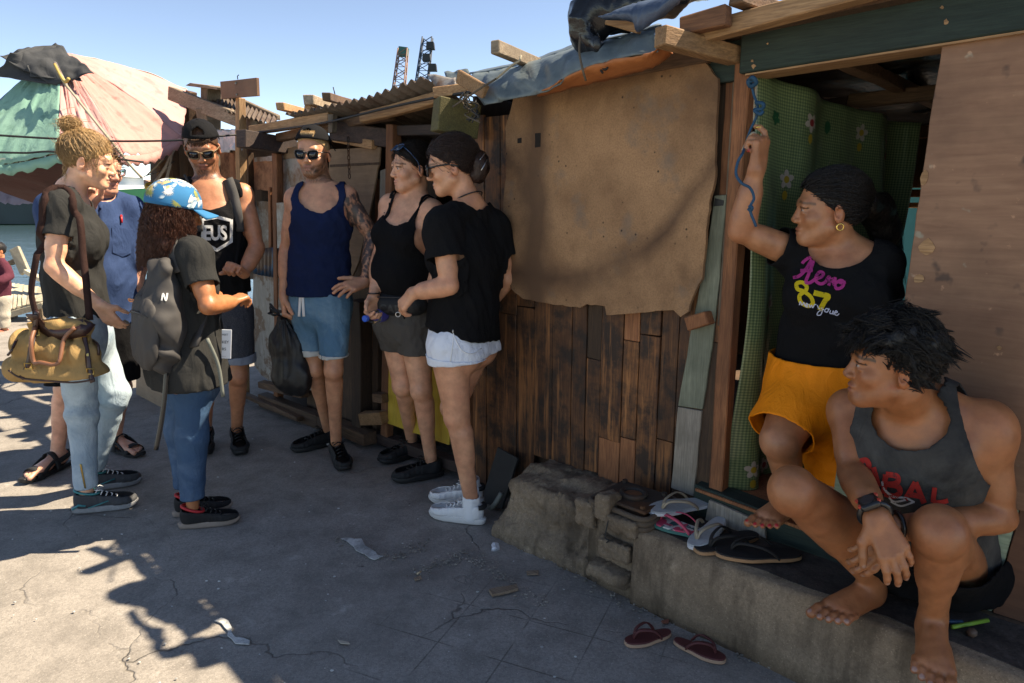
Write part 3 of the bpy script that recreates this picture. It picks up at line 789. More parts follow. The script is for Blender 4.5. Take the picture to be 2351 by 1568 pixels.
def concrete(name, c1, c2, ground=False):
    b = NB(name); v = b.co(); big = b.noise(v, .9, 6, .6); mid = b.noise(v, 6, 6, .65); fine = b.noise(v, 90, 4, .7)
    c = b.mix(b.ramp(big, [(.3, 0.), (.7, 1.)]), c1, c2); c = b.mix(b.ramp(mid, [(.35, .55), (.55, 0.)]), c, tuple(x*.55 for x in c1)); c = b.mix(b.ramp(fine, [(.35, .5), (.6, 0.)]), c, tuple(x*.6 for x in c1))
    c = b.mix(b.ramp(mid, [(.62, 0.), (.72, .45)]), c, tuple(min(1, x*1.6) for x in c2)); h = b.math('ADD', b.math('MULTIPLY', mid, .6), b.math('MULTIPLY', fine, .35))
    sp_ = b.noise(v, 210, 2, .6); c = b.mix(b.ramp(sp_, [(.30, .55), (.42, 0.)]), c, tuple(x*.45 for x in c1)); c = b.mix(b.ramp(sp_, [(.62, 0.), (.72, .5)]), c, tuple(min(1, x*1.5) for x in c2))
    if not ground: c = b.mix(b.ramp(b.noise(b.co('Object', (1, 1, .25)), 9, 5, .65), [(.36, .75), (.52, 0.)]), c, tuple(x*.35 for x in c1))
    if ground:
        wv = b.n('ShaderNodeVectorMath'); wv.operation = 'ADD'; nz = b.n('ShaderNodeTexNoise'); nz.inputs['Scale'].default_value = 2.2; nz.inputs['Detail'].default_value = 5; b.l(v, nz.inputs['Vector'])
        sc_ = b.n('ShaderNodeVectorMath'); sc_.operation = 'SCALE'; sc_.inputs['Scale'].default_value = .55; b.l(nz.outputs[1], sc_.inputs[0]); b.l(v, wv.inputs[0]); b.l(sc_.outputs[0], wv.inputs[1])
        vo = b.n('ShaderNodeTexVoronoi', feature='DISTANCE_TO_EDGE'); vo.inputs['Scale'].default_value = .75; b.l(wv.outputs[0], vo.inputs['Vector'])
        cr = b.ramp(vo.outputs[0], [(.0, 1.), (.0045, 0.)]); cr = b.math('MULTIPLY', cr, b.ramp(b.noise(v, 1.7, 3), [(.45, 0.), (.58, 1.)]))
        rt = b.co('Object', (1, 1, 1), (0, 0, R_(24))); sp3 = b.n('ShaderNodeSeparateXYZ'); b.l(rt, sp3.inputs[0])
        gx, gy = (b.math('ABSOLUTE', b.math('SUBTRACT', b.math('FRACT', b.math('MULTIPLY', sp3.outputs[i_], 4.3)), .5)) for i_ in (0, 1)); ln = b.math('LESS_THAN', b.math('MINIMUM', gx, gy), .012)
        dd = b.n('ShaderNodeVectorMath'); dd.operation = 'DISTANCE'; b.l(v, dd.inputs[0]); dd.inputs[1].default_value = (.02, 1.85, 0); grd = b.math('MULTIPLY', b.math('MULTIPLY', ln, b.ramp(dd.outputs['Value'], [(.42, 1.), (.62, 0.)])), b.ramp(b.noise(v, 4, 4), [(.40, 0.), (.5, 1.)])); cr = b.math('MAXIMUM', cr, b.math('MULTIPLY', grd, .7))      # scored grid left in the screed
        c = b.mix(b.math('MULTIPLY', cr, .7), c, (.035, .03, .027))
        wh = b.math('MULTIPLY', b.ramp(b.noise(v, 11, 6, .72), [(.60, 0.), (.68, 1.)]), b.ramp(b.noise(v, .8, 4), [(.55, 0.), (.7, .55)])); c = b.mix(wh, c, (.46, .45, .43))
        dk = b.ramp(b.noise(v, 19, 4, .6), [(.26, .7), (.31, 0.)]); c = b.mix(dk, c, (.02, .018, .016))
        h = b.math('SUBTRACT', h, b.math('MULTIPLY', cr, 1.2))
    b.bump(h, .55, .010); return b.set(c, .88, 0, .25)
m_ground = concrete('worn_concrete', (.25, .226, .20), (.37, .336, .30), True)
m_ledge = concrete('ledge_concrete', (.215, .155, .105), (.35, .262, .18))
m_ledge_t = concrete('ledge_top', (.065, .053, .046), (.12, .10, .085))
m_stone = concrete('rough_stone', (.19, .138, .095), (.33, .25, .17))
# ---------------------------------------------------------------- ground, water, quay
def ground():
    V = []; Fc = []; xs = [-14, -9, -6.5] + list(np.arange(-5, 4.01, .25)) + [6, 10, 16]; ys = [-5, -2] + list(np.arange(0, 6.01, .25)) + [7, 8.3]
    for y in ys:
        for x in xs: V.append((x, y, .006*mnoise.noise((x*1.3, y*1.3, 0)) - .004 if abs(x) < 6 and y < 7 else -.004))
    n = len(xs)
    for j in range(len(ys) - 1):
        for i in range(n - 1): Fc.append((j*n + i, j*n + i + 1, (j + 1)*n + i + 1, (j + 1)*n + i))
    b0 = len(V); V += [(-14, 8.3, -2.2), (16, 8.3, -2.2)]; Fc.append(((len(ys) - 1)*n, len(ys)*n - 1, b0 + 1, b0))
    g = mesh_obj('ground', V, Fc, m_ground, None, True); g['kind'] = 'structure'; return g
gr = ground()
b = NB('harbour_water'); v = b.co('Object', (1, 1.6, 1)); n = b.noise(v, 1.1, 5, .6); n2 = b.noise(v, .25, 3); b.bump(b.math('ADD', n, n2), .35, .12); m_water = b.set((.045, .085, .10), .10, 0, .5)
wt_ = mesh_obj('water', [(-1500, 8.0, -1.5), (1500, 8.0, -1.5), (2500, 3500, -1.5), (-2500, 3500, -1.5)], [(0, 1, 2, 3)], m_water); wt_['kind'] = 'structure'
# ---------------------------------------------------------------- right shack
sh = empty('plank_shack', wl(-.4, -.8, 0), 'timber shack with brown fiberboard panel, plank wall, tarp roof and open doorway', 'shack')
s = -1.10; k = 0; 
while s < .115:
    w_ = random.choice((.075, .085, .092, .10, .108)); left = s < -.80
    z0 = .03 if s < -.98 else (.10 if s < -.78 else LEDGE_Z - .01); z1 = 1.80 + random.uniform(-.01, .01) if left else 1.14
    o = random.uniform(-.004, .004)
    cuts_ = [z0 + random.uniform(-.02, .02)] + (sorted(random.uniform(z0 + .15, z1 - .12) for _ in range(random.choice((0, 1, 1, 2)))) if not left else [random.uniform(.9, 1.0), random.uniform(1.25, 1.4)]) + [z1]
    for za, zb in zip(cuts_, cuts_[1:]):
        o2 = o + random.uniform(-.003, .003)
        prism('plank', [wl(s + .002, o2, za + .002), wl(s + w_ - .002, o2 + random.uniform(-.003, .003), za + .002 + random.uniform(-.004, .004)), wl(s + w_ - .002, o2, zb - .001), wl(s + .002, o2, zb - .001)], WN, .016, m_plank if random.random() < .75 else (m_plank2 if random.random() < .5 else m_red_post), sh, .0015, .12, .0015)
    s += w_; k += 1
board('lining', [(1088, 285), (1660, 160), (1600, 1150), (1088, 1110)], -.05, .012, m_plank2, sh)  # dark backing added to stop light leaking between the planks
FB = [(1178, 226), (1300, 203), (1450, 170), (1588, 141), (1612, 138), (1626, 150), (1636, 168), (1648, 180), (1646, 250), (1640, 420), (1628, 466), (1620, 560), (1612, 640), (1590, 682), (1580, 716), (1562, 728), (1546, 712), (1480, 718), (1392, 723), (1388, 703), (1346, 698), (1332, 707), (1260, 697), (1200, 686), (1174, 664), (1161, 622), (1156, 540), (1155, 470), (1163, 380), (1160, 295)]
fb = board('fiberboard_panel', FB, .045, .016, m_fiber, sh, .0028, .022, .003)
board('hole_patch', [(1228, 306), (1241, 305), (1240, 337), (1228, 339)], .0465, .004, plain('hole_shade', (.012, .008, .006), .95), fb, .002, .02, 0)  # flat dark patches, the shade inside a hole put into the colour
board('hole_patch', [(1188, 318), (1197, 316), (1197, 328), (1188, 329)], .0465, .004, MATS['hole_shade'], fb, .002, .02, 0)
# strips and posts between panel and door
for (a, b_, o, m_, th) in (((1648, 185), (1668, 182), -.01, m_plank2, .05), ((1667, 182), (1684, 180), .0, m_red_post, .03), ((1683, 178), (1697, 176), .008, m_greypost, .03)):
    p0 = W(*a, o); p1 = W(*b_, o); w0 = ws(p0); w1 = ws(p1)
    prism('trim_board', [wl(w0, o, 1.42 if th == .05 else 1.0), wl(w1, o, 1.0), wl(w1, o, 1.83), wl(w0, o, 1.83)], WN, th, m_, sh, .002, .1)
upright('door_post', .212, .0, .30, 1.90, .052, .06, m_red_post, sh)
upright('door_post', .172, -.03, .26, 1.90, .04, .05, m_plank2, sh)
board('pale_green_strip', [(1640, 449), (1668, 447), (1652, 640), (1634, 800), (1612, 940), (1556, 932), (1590, 740), (1618, 600)], .012, .012, m_green_p, sh, .002, .06)
board('grey_strip', [(1556, 934), (1611, 944), (1592, 1140), (1540, 1120)], .010, .012, m_greyb, sh, .002, .06)
board('tape_mark', [(1641, 455), (1662, 460), (1660, 472), (1638, 474)], .0135, .003, m_blackrub if 'm_blackrub' in globals() else plain('black_tape', (.01, .01, .01), .6), sh, .001, .02, 0)
timber('bracket_block', W(1583, 742, .03), W(1632, 728, .03), .05, .05, m_red_post, sh)
# door header: green painted beam, unpainted below
hb = prism('header_beam', [wl(.215, .06, 1.835), wl(1.9, .06, 1.88), wl(1.9, .06, 2.03), wl(.215, .06, 1.975)], WN, .085, m_green_b, sh, .001, .3, .004)
prism('header_soffit', [wl(.235, .055, 1.828), wl(1.88, .055, 1.872), wl(1.88, .055, 1.879), wl(.235, .055, 1.833)], WN, .12, m_tan_u, sh, 0, .1, 0)
prism('header_block', [wl(.085, .028, 1.82), wl(.212, .028, 1.82), wl(.212, .028, 1.965), wl(.085, .028, 1.96)], WN, .07, m_green_b, sh, .003, .1)
for (x, y, r) in ((1730, 152, 5), (1727, 140, 3), (2172, 50, 4), (2162, 17, 3), (1882, 27, 2), (1762, 100, 2)):
    c = W(x, y, .0615); prism('paint_chip', [c + WU*r*.0015*math.cos(a)*random.uniform(.6, 1.3) + Vector((0, 0, r*.0017*math.sin(a)*random.uniform(.5, 1.2))) for a in np.linspace(0, 6.28, 9)[:-1]], WN, .003, m_tan_u, hb, 0, .1, 0)
# plywood right of the door and boards below it
prism('plywood_panel', [wl(.752, .035, .60), wl(1.9, .035, .62), wl(1.9, .035, 1.874), wl(.775, .035, 1.858), wl(.765, .035, 1.5)], WN, .014, m_ply, sh, .002, .05)
for (s_, z_, w2, h2) in ((.772, 1.50, .02, .05), (.80, 1.31, .045, .05), (.79, 1.22, .03, .03), (.785, .95, .05, .018), (.775, .78, .018, .03), (1.0, 1.05, .012, .012)):
    prism('veneer_chip', [wl(s_ + w2*.5*math.cos(a)*random.uniform(.7, 1.1), .0375, z_ + h2*.5*math.sin(a)*random.uniform(.7, 1.1)) for a in np.linspace(0, 6.28, 9)[:-1]], WN, .002, m_tan_u, sh, 0, .1, 0)
upright('door_post', .80, -.02, .27, 1.86, .05, .06, m_greypost, sh)
prism('board', [wl(.62, .022, LEDGE_Z), wl(1.075, .022, LEDGE_Z), wl(1.10, .022, .62), wl(.62, .022, .60)], WN, .014, wood('mint_board', (.20, .25, .17), (.30, .35, .25), 'U', .5, .5), sh, .002, .06)
prism('board', [wl(1.078, .026, LEDGE_Z), wl(1.9, .026, LEDGE_Z), wl(1.9, .026, .615), wl(1.10, .026, .615)], WN, .014, m_ply3, sh, .002, .06)
# threshold
th_ = prism('door_sill', [wl(.14, .05, LEDGE_Z), wl(.76, .05, LEDGE_Z - .005), wl(.76, .05, SILL_Z - .03), wl(.42, .05, SILL_Z - .005), wl(.14, .05, SILL_Z + .015)], WN, .09, m_green_b, sh, .002, .08, .004)
prism('sill_board', [wl(.20, .066, LEDGE_Z), wl(.43, .066, LEDGE_Z), wl(.42, .066, SILL_Z - .045), wl(.21, .066, SILL_Z - .02)], WN, .014, m_greyb, sh, .002, .05)
prism('sill_cap', [wl(.15, .06, SILL_Z + .006), wl(.75, .06, SILL_Z - .024), wl(.75, -.30, SILL_Z - .024), wl(.15, -.30, SILL_Z + .006)], (0, 0, 1), .012, m_red_post, sh, .002, .08)
prism('room_floor', [wl(-1.0, -.05, .33), wl(2.0, -.05, .33), wl(2.0, -2.4, .33), wl(-1.0, -2.4, .33)], (0, 0, 1), .04, m_plank2, sh, 0)
# inside: back wall with an opening, side wall, ceiling liner and rafters
def panel_wall(name, a, b_, z0, z1, th, mat): return prism(name, [wl(*a, z0), wl(*b_, z0), wl(*b_, z1), wl(*a, z1)], (wl(*b_, 0) - wl(*a, 0)).cross(Vector((0, 0, 1))), th, mat, sh, 0)
panel_wall('back_wall', (-1.1, -2.42), (-.25, -2.42), .3, 2.0, .02, m_plank2)
panel_wall('back_wall', (-.25, -2.42), (1.9, -2.42), 1.50, 2.0, .02, m_plank2)
panel_wall('back_wall', (-.25, -2.42), (1.9, -2.42), .3, .75, .02, m_plank2)
panel_wall('side_wall', (1.92, -.0), (1.92, -2.4), .3, 1.95, .02, m_ply3)
panel_wall('side_wall', (-1.10, -.04), (-1.10, -2.4), .0, 1.90, .02, m_plank2)
timber('rail', wl(-.3, -2.36, 1.47), wl(1.9, -2.36, 1.46), .05, .04, m_tan_u, sh); timber('rail', wl(-.3, -2.38, 1.40), wl(1.9, -2.38, 1.39), .05, .03, m_tan_u, sh)
def sheet(name, A0, B0, C0, D0, nu, nv, mat, parent, amp=.02, fr=5, th=.004, seed=0, sag=0):
    """draped sheet over four corners (A-B along u, A-D along v)"""
    A0, B0, C0, D0 = (Vector(x) for x in (A0, B0, C0, D0)); V = []; Fc = []; uv = []
    nr = (B0 - A0).cross(D0 - A0).normalized()
    for j in range(nv + 1):
        for i in range(nu + 1):
            u = i/nu; v = j/nv; p_ = (A0.lerp(B0, u)).lerp(D0.lerp(C0, u), v)
            n1 = mnoise.noise((p_*fr) + Vector((seed, 0, 0))) + .5*mnoise.noise((p_*fr*2.3) + Vector((0, seed, 0)))
            V.append(p_ + nr*amp*n1 - Vector((0, 0, sag*math.sin(u*3.14)*math.sin(v*3.14)))); uv.append((u, v))
    for j in range(nv):
        for i in range(nu): q = j*(nu + 1) + i; Fc.append((q, q + 1, q + nu + 2, q + nu + 1))
    o = mesh_obj(name, V, Fc, mat, parent, True, uv); return solid(o, th, 0)
sheet('ceiling_liner', wl(-1.05, -.02, 1.90), wl(1.9, -.02, 1.935), wl(1.9, -2.4, 1.83), wl(-1.05, -2.4, 1.83), 50, 40, m_polyin, sh, .03, 5)
for s0 in (.45, .85, 1.4): timber('rafter', wl(s0, .0, 1.885), wl(s0 + .1, -2.4, 1.80), .04, .05, m_brown_u, sh)
timber('rafter', wl(.3, -.75, 1.82), wl(1.9, -.8, 1.84), .05, .05, m_brown_u, sh); timber('rafter', wl(.3, -1.7, 1.76), wl(1.9, -1.7, 1.78), .05, .06, m_red_post, sh)
m_red_u = wood('reddish_beam', (.15, .060, .026), (.27, .12, .052), 'U', .35, .45)
# roof deck and the timbers of the eave
prism('roof_deck', [wl(-1.06, .08, 1.935), wl(2.2, .14, 2.045), wl(2.2, -2.55, 1.92), wl(-1.06, -2.5, 1.87)], (0, 0, 1), .03, m_plank2, sh, 0)
timber('eave_beam', W(1516, 84, .34), W(1690, 130, .02), .05, .058, m_tan_n, sh)
timber('eave_beam', W(1566, 62, .22), W(1672, 36, .22), .05, .055, m_red_u, sh)
timber('eave_beam', W(1612, 78, .16), W(2080, -50, .16), .06, .055, m_tan_u, sh)
timber('eave_beam', W(1690, -10, .22), W(1850, 50, -.1), .05, .045, m_brown_u, sh)
timber('eave_beam', wl(-.95, .04, 1.88), wl(.1, .03, 1.91), .05, .05, m_brown_u, sh)
timber('roof_pole', W(1134, 108, .32), W(1290, 172, -.15), .042, .044, m_old_u, sh)
timber('roof_plank', W(1052, 176, .28), W(1114, 212, .28), .025, .05, m_tan_n, sh)
timber('roof_plank', W(1395, 45, .2), W(1470, 66, .2), .03, .03, m_tan_u, sh)
# corner beam with green moss paint
timber('corner_beam', W(1000, 262, .22), W(1092, 282, .05), .09, .14, m_moss, sh)
timber('corner_beam', W(1000, 214, .18), W(1100, 202, .10), .05, .045, m_tan_u, sh)
# draped tarp along the eave: blue-grey outside, orange inside, folded lip
def drape(name, top, bot, mat, parent, offs, amp=.012, seed=1, n=46, m=8, th=.004):
    top = smooth_pts([W(x, y, offs[0]) for x, y in top], 8); bot = smooth_pts([W(x, y, offs[1]) for x, y in bot], 8)
    def res(L, k):
        t = k/(n - 1)*(len(L) - 1); i = min(int(t), len(L) - 2); return L[i].lerp(L[i + 1], t - i)
    V = []; Fc = []
    for j in range(m + 1):
        for i in range(n):
            a = res(top, i); b_ = res(bot, i); p_ = a.lerp(b_, j/m) + WN*(.03*math.sin(j/m*3.14) + amp*(mnoise.noise(Vector((i*.33, j*.25, seed))) + .5*mnoise.noise(Vector((i*.9, j*.5, seed))))); V.append(p_)
    for j in range(m):
        for i in range(n - 1): Fc.append((j*n + i, j*n + i + 1, (j + 1)*n + i + 1, (j + 1)*n + i))
    return solid(mesh_obj(name, V, Fc, mat, parent, True), th, 0)
tp = empty('roof_tarp', wl(-.4, .15, 1.95), 'blue-grey tarpaulin with orange underside draped along the eave', 'tarpaulin')
drape('tarp_face', [(1086, 170), (1150, 160), (1230, 140), (1330, 106), (1430, 84), (1520, 60)], [(1112, 242), (1180, 226), (1262, 208), (1312, 172), (1400, 140), (1512, 118)], m_tarp, tp, (.12, .27), .022, 3)
drape('tarp_lip', [(1262, 205), (1312, 170), (1400, 138), (1470, 128), (1512, 112), (1522, 92)], [(1236, 222), (1330, 198), (1400, 182), (1480, 160), (1508, 150), (1545, 122)], m_tarp_o, tp, (.275, .18), .014, 5)
drape('tarp_roof', [(1086, 168), (1230, 138), (1330, 104), (1430, 82), (1520, 56)], [(1086, 170), (1230, 140), (1330, 106), (1430, 84), (1520, 60)], m_tarp, tp, (-.5, .12), .01, 2, 40, 6)
tube('marking', [W(1378, 152, .262), W(1390, 160, .262), W(1396, 150, .262), W(1386, 146, .262), W(1380, 160, .262), W(1384, 168, .262)], .004, plain('black_marker', (.008, .007, .006), .8), tp, 5, interp=4)
# black plastic bundle
bu = empty('plastic_bundle', W(1420, 80, .1), 'bundle of glossy black plastic sheeting lying on the shack roof', 'plastic sheet')
cB = [A_(W(1350, 40, .18)), A_(W(1340, 90, .20)), A_(W(1420, 20, .12)), A_(W(1520, -10, .10)), A_(W(1318, 75, .24)), A_(W(1372, 104, .22)), A_(W(1640, -50, .05))]
gB = [(.05, [(rc(cB[0], cB[2], .09, .08), 0), (rc(cB[2], cB[3], .08, .075), .04), (rc(cB[3], cB[6], .075, .07), .04), (rc(cB[0], cB[1], .07, .05), .04), (rc(cB[1], cB[4], .045, .02), .03), (rc(cB[1], cB[5], .05, .035), .03)])]
crease = lambda Q: (.014*np.abs(np.sin(Q @ np.array([22, 16, 26], dtype=f32) + 1.6*wob(Q, 6, 4))) + .007*np.abs(np.sin(Q @ np.array([-44, 26, 20], dtype=f32) + 1.5*wob(Q, 5, 6)))).astype(f32)
cloth_mesh('sheeting', gB, [], .008, m_poly, bu, .007, 9, 3, 0, crease)
drape('loose_flap', [(1380, 40), (1440, 14), (1520, -8), (1620, -40)], [(1390, 44), (1452, 50), (1470, 72), (1560, 8)], tarp('slate_blue_tarp', (.028, .045, .085), (.06, .085, .13), .4), bu, (.24, .26), .012, 8, 36, 5)
tube('twine', [W(1332, 80, .27), W(1330, 120, .29), W(1338, 160, .29), W(1345, 185, .27)], .004, m_rope, bu, interp=4)
tube('twine', [W(1140, 180, .28), W(1100, 205, .33), W(1060, 232, .3), W(1040, 245, .2)], .004, m_rope, tp, interp=4)
tube('twine', [W(1140, 180, .28), W(1175, 150, .3), W(1192, 140, .31), W(1196, 128, .3)], .004, m_pale_rope, tp, interp=4)
# ---------------------------------------------------------------- curtain of oilcloth along the inner wall
b = NB('green_gingham'); uvn = b.n('ShaderNodeUVMap'); sep = b.n('ShaderNodeSeparateXYZ'); b.l(uvn.outputs[0], sep.inputs[0])
def stripes(sock): return b.math('GREATER_THAN', b.math('FRACT', b.math('MULTIPLY', sock, 1.0)), .5)
sx = stripes(sep.outputs[0]); sy = stripes(sep.outputs[1]); su = b.math('ADD', sx, sy)
nn = b.noise(b.co(), 4, 4)
c = b.ramp(b.math('MULTIPLY', su, .5), [(.0, (.21, .25, .125)), (.5, (.12, .165, .075)), (1., (.055, .09, .045))], 'CONSTANT')
c = b.mix(b.ramp(nn, [(.35, .35), (.6, 0.)]), c, (.03, .05, .02)); b.bump(b.noise(b.co('Object', (1, 1, .3)), 9, 3, .5, 1), .5, .02); m_ging = b.set(c, .28, 0, .5)
cu = empty('door_curtain', wl(.27, -.9, .34), 'green gingham oilcloth curtain with printed flowers hanging inside the doorway', 'curtain')
NU, NV = 170, 60; V = []; Fc = []; uv = []; Lc = 1.10
def cur(u, v):                             # u 0..1 inwards from the jamb, v 0 bottom .. 1 top
    d = u*Lc; e_ = d/Lc; fold = .055*math.sin(d*11 + .6*math.sin(v*3 + d*4)) + .022*math.sin(d*23 + 1.5*v) + .02*mnoise.noise(Vector((d*3, v*3, 2)))
    pull = .12*math.exp(-((d - .42)/.16)**2)*(.4 + .6*v)
    z = .345 + v*(1.85 - .11*e_ - .345) - .02*math.sin(math.pi*e_)*v
    return wl(.225 + .27*e_ + fold*(.55 + .45*(1 - v)) + pull*.3, -.02 - e_*.95, z)
for j in range(NV + 1):
    for i in range(NU + 1):
        V.append(cur(i/NU, j/NV)); uv.append((i/NU*Lc/.0105, j/NV*1.5/.0105))
for j in range(NV):
    for i in range(NU): q = j*(NU + 1) + i; Fc.append((q, q + 1, q + NU + 2, q + NU + 1))
cl = mesh_obj('cloth', V, Fc, m_ging, cu, True, uv); solid(cl, .002, 0)
m_petal = plain('printed_petal', (.34, .29, .25), .35, 0, .1, 40, 0); m_pr = plain('printed_red', (.22, .02, .022), .35, 0, .1, 40, 0); m_py = plain('printed_yellow', (.30, .20, .02), .35, 0, .1, 40, 0); m_pg = plain('printed_green', (.01, .07, .03), .35, 0, .1, 40, 0)
def motif(u, v, polys, mat, nm, l=.0025):
    bm = bmesh.new()
    for pl in polys:
        vs = []
        for (x, y) in pl:
            uu = u + x/Lc; vv = v + y/1.5; p0 = cur(uu, vv); du = cur(uu + .002, vv) - p0; dv = cur(uu, vv + .004) - p0; n_ = du.cross(dv).normalized()
            if n_.dot(Vector((0, 0, CH)) - p0) < 0: n_ = -n_
            vs.append(bm.verts.new(p0 + n_*l))
        bm.faces.new(vs)
    bmesh.ops.triangulate(bm, faces=bm.faces[:]); bm_obj(nm, bm, mat, cu)
def disc(cx, cy, rx, ry, n=10, rot=0): return [(cx + rx*math.cos(a)*math.cos(rot) - ry*math.sin(a)*math.sin(rot), cy + rx*math.cos(a)*math.sin(rot) + ry*math.sin(a)*math.cos(rot)) for a in np.linspace(0, 2*math.pi, n + 1)[:-1]]
rs = np.random.RandomState(12)
for iu in range(5):
    for iv in range(7):
        u = (iu + .5 + (.5 if iv % 2 else 0) + rs.uniform(-.15, .15))/5.6*.95; v = (iv + .5 + rs.uniform(-.12, .12))/7
        if u > .97: continue
        r0 = rs.uniform(0, 6); t = (iu + 2*iv) % 5
        if t in (0, 1, 3):
            motif(u, v, [disc(.019*math.cos(a + r0), .019*math.sin(a + r0), .016, .011, 9, a + r0) for a in np.linspace(0, 2*math.pi, 6)[:-1]], m_petal, 'flower')
            motif(u, v, [disc(0, 0, .013, .013)], m_pr if t else m_py, 'flower_centre', .004)
            motif(u, v - .026, [disc(0, -.016, .013, .017, 9)], m_pr if t == 1 else m_py, 'printed_leaf', .003)
        elif t == 2: motif(u, v, [disc(.014*math.cos(a + r0), .014*math.sin(a + r0), .012, .009, 8, a + r0) for a in np.linspace(0, 2*math.pi, 6)[:-1]], m_pg, 'clover')
        else: motif(u, v, [disc(0, 0, .017, .024, 12)], m_pg, 'balloon')
# rope at the door post
ro = empty('blue_rope', W(1735, 520, .05), 'blue nylon rope tied to the door post, its end hanging loose', 'rope')
tube('strand', [W(1722, 180, .06), W(1730, 215, .06), W(1740, 255, .055), W(1722, 300, .06), W(1712, 330, .07), P(1706, 350, 2.10), P(1694, 372, 2.08), P(1690, 400, 2.07), P(1702, 420, 2.06), P(1722, 432, 2.06), P(1731, 455, 2.06), P(1722, 480, 2.06), P(1736, 520, 2.06)], .0042, m_brope, ro, interp=8)
tube('knot', [W(1718, 185, .07), W(1728, 178, .09), W(1736, 190, .08), W(1724, 198, .07), W(1718, 188, .08), W(1730, 184, .075)], .007, m_brope, ro, interp=6)
tube('knot', [W(1735, 235, .07), W(1752, 238, .08), W(1750, 250, .07), W(1732, 252, .07), W(1745, 262, .075), W(1752, 255, .07)], .006, m_brope, ro, interp=6)
tube('knot', [P(1720, 474, 2.06), P(1727, 476, 2.05), P(1724, 484, 2.06), P(1718, 480, 2.07)], .0045, m_brope, ro, interp=6)
tube('strand', [W(1736, 190, .05), W(1733, 240, .05), W(1731, 290, .05)], .004, m_pale_rope, ro, interp=4)
tube('strand', [W(1731, 290, .05), W(1744, 298, .06), W(1752, 306, .06), W(1742, 316, .06), W(1730, 305, .06), W(1718, 318, .06), W(1705, 345, .06)], .0045, m_pale_rope, ro, interp=5)
# ---------------------------------------------------------------- ledge, stone block, metal grate
ld = empty('concrete_ledge', wl(.6, .16, 0), 'low stained concrete ledge running along the foot of the shack', 'ledge')
def slab(name, s0, s1, o0, o1, z0, z1, mat, parent, amp=.006, step=.06, fr=6, chip=.012):
    """rough cast block: front, top and ends as one lumpy mesh"""
    ns = max(2, int((s1 - s0)/step)); prof = [(o1, z0), (o1 - .004, z0 + (z1 - z0)*.33), (o1 - .008, z0 + (z1 - z0)*.66), (o1 - .012, z1 - .015), (o1 - .028, z1), (o0 + (o1 - o0)*.5, z1), (o0, z1), (o0, z0)]
    V = []; Fc = []
    for i in range(ns + 1):
        s_ = s0 + (s1 - s0)*i/ns
        for j, (o_, z_) in enumerate(prof):
            q = wl(s_, o_, z_); e = amp*mnoise.noise(q*fr) + amp*.6*mnoise.noise(q*fr*3); dz = e*.5 if 3 <= j <= 5 else 0
            if j in (3, 4): e -= chip*max(0, mnoise.noise(q*9 + Vector((3, 1, 2))) - .1)*2
            V.append(q + WN*(e if j < 6 else 0) + Vector((0, 0, dz if z_ > z0 + .01 else 0)))
    n = len(prof)
    for i in range(ns):
        for j in range(n): Fc.append((i*n + j, (i + 1)*n + j, (i + 1)*n + (j + 1) % n, i*n + (j + 1) % n))
    Fc += [tuple(reversed(range(n))), tuple(ns*n + j for j in range(n))]
    o = mesh_obj(name, V, Fc, mat, parent, True)
    return o
slab('ledge_core', -.16, .06, -.04, .302, -.02, LEDGE_Z - .01, m_stone, ld, .01, .03, 9, .02)
slab('ledge_body', .055, 2.6, -.04, .325, -.02, LEDGE_Z, m_ledge, ld, .007, .03, 7, .02)
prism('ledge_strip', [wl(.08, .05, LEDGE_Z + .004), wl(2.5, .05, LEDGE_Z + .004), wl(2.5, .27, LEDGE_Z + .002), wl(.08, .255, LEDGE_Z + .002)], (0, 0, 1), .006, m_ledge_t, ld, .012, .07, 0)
# stones at the joint and the weathered block, as lumpy cast masses
FW = np.stack([A_(WU), A_(WN), A_((0, 0, 1))])
rough = lambda a1, a2: (lambda Q: (a1*wob(Q, 11, 5) + a2*np.abs(wob(Q, 34, 8, 3)) + a2*.5*wob(Q, 90, 3, 2)).astype(f32))
for k, (px, hs, o_) in enumerate((((1428, 1208), (.070, .05, .036), .315), ((1385, 1165), (.035, .05, .05), .315), ((1412, 1262), (.070, .055, .040), .318), ((1396, 1318), (.088, .06, .030), .335), ((1345, 1180), (.05, .05, .055), .30))):
    cloth_mesh('stone', [(0, [(bx(A_(W(*px, o_)) - A_(WN)*.03, hs, FW, .018), 0)])], [], .007, m_stone, ld, 0, wfn=rough(.006, .005), th=0)
bl = empty('stone_block', wl(-.55, .12, 0), 'rough weathered stone block at the foot of the plank wall beside the ledge', 'stone')
gb_ = [(.03, [(bx(wl(-.36, .10, .11), (.27, .155, .155), FW, .035), 0), (bx(wl(-.38, .12, .02), (.30, .18, .05), FW, .03), .08), (bx(wl(-.36, .02, .18), (.26, .10, .10), FW, .04), .05), (rc(wl(-.66, .15, .0), wl(-.60, .11, .15), .05, .06), .08)])]
cloth_mesh('block_body', gb_, [half((0, 0, -.03), (0, 0, -1))], .008, m_stone, bl, 0, wfn=rough(.010, .006), th=0)
gt = empty('metal_grate', wl(-.035, .185, .28), 'rusty square metal plate with raised ring on a coil of rope beside the slippers', 'metal plate')
m_gr = metal_sheet('rusty_iron', (.035, .028, .022), (.065, .050, .040), (.10, .045, .02), .35, .75)
cg = wl(-.035, .185, 0)
def sq(h_, z0, z1, nm, mat, rag=.003): return prism(nm, [cg + WU*a*h_ + WN*b_*h_*.86 + Vector((0, 0, z1)) for a, b_ in ((-1, -1), (1, -1), (1, 1), (-1, 1))], (0, 0, 1), z1 - z0, mat, gt, rag, .04, .004)
sq(.112, .335, .348, 'plate', m_gr); sq(.095, .26, .333, 'base', m_gr)
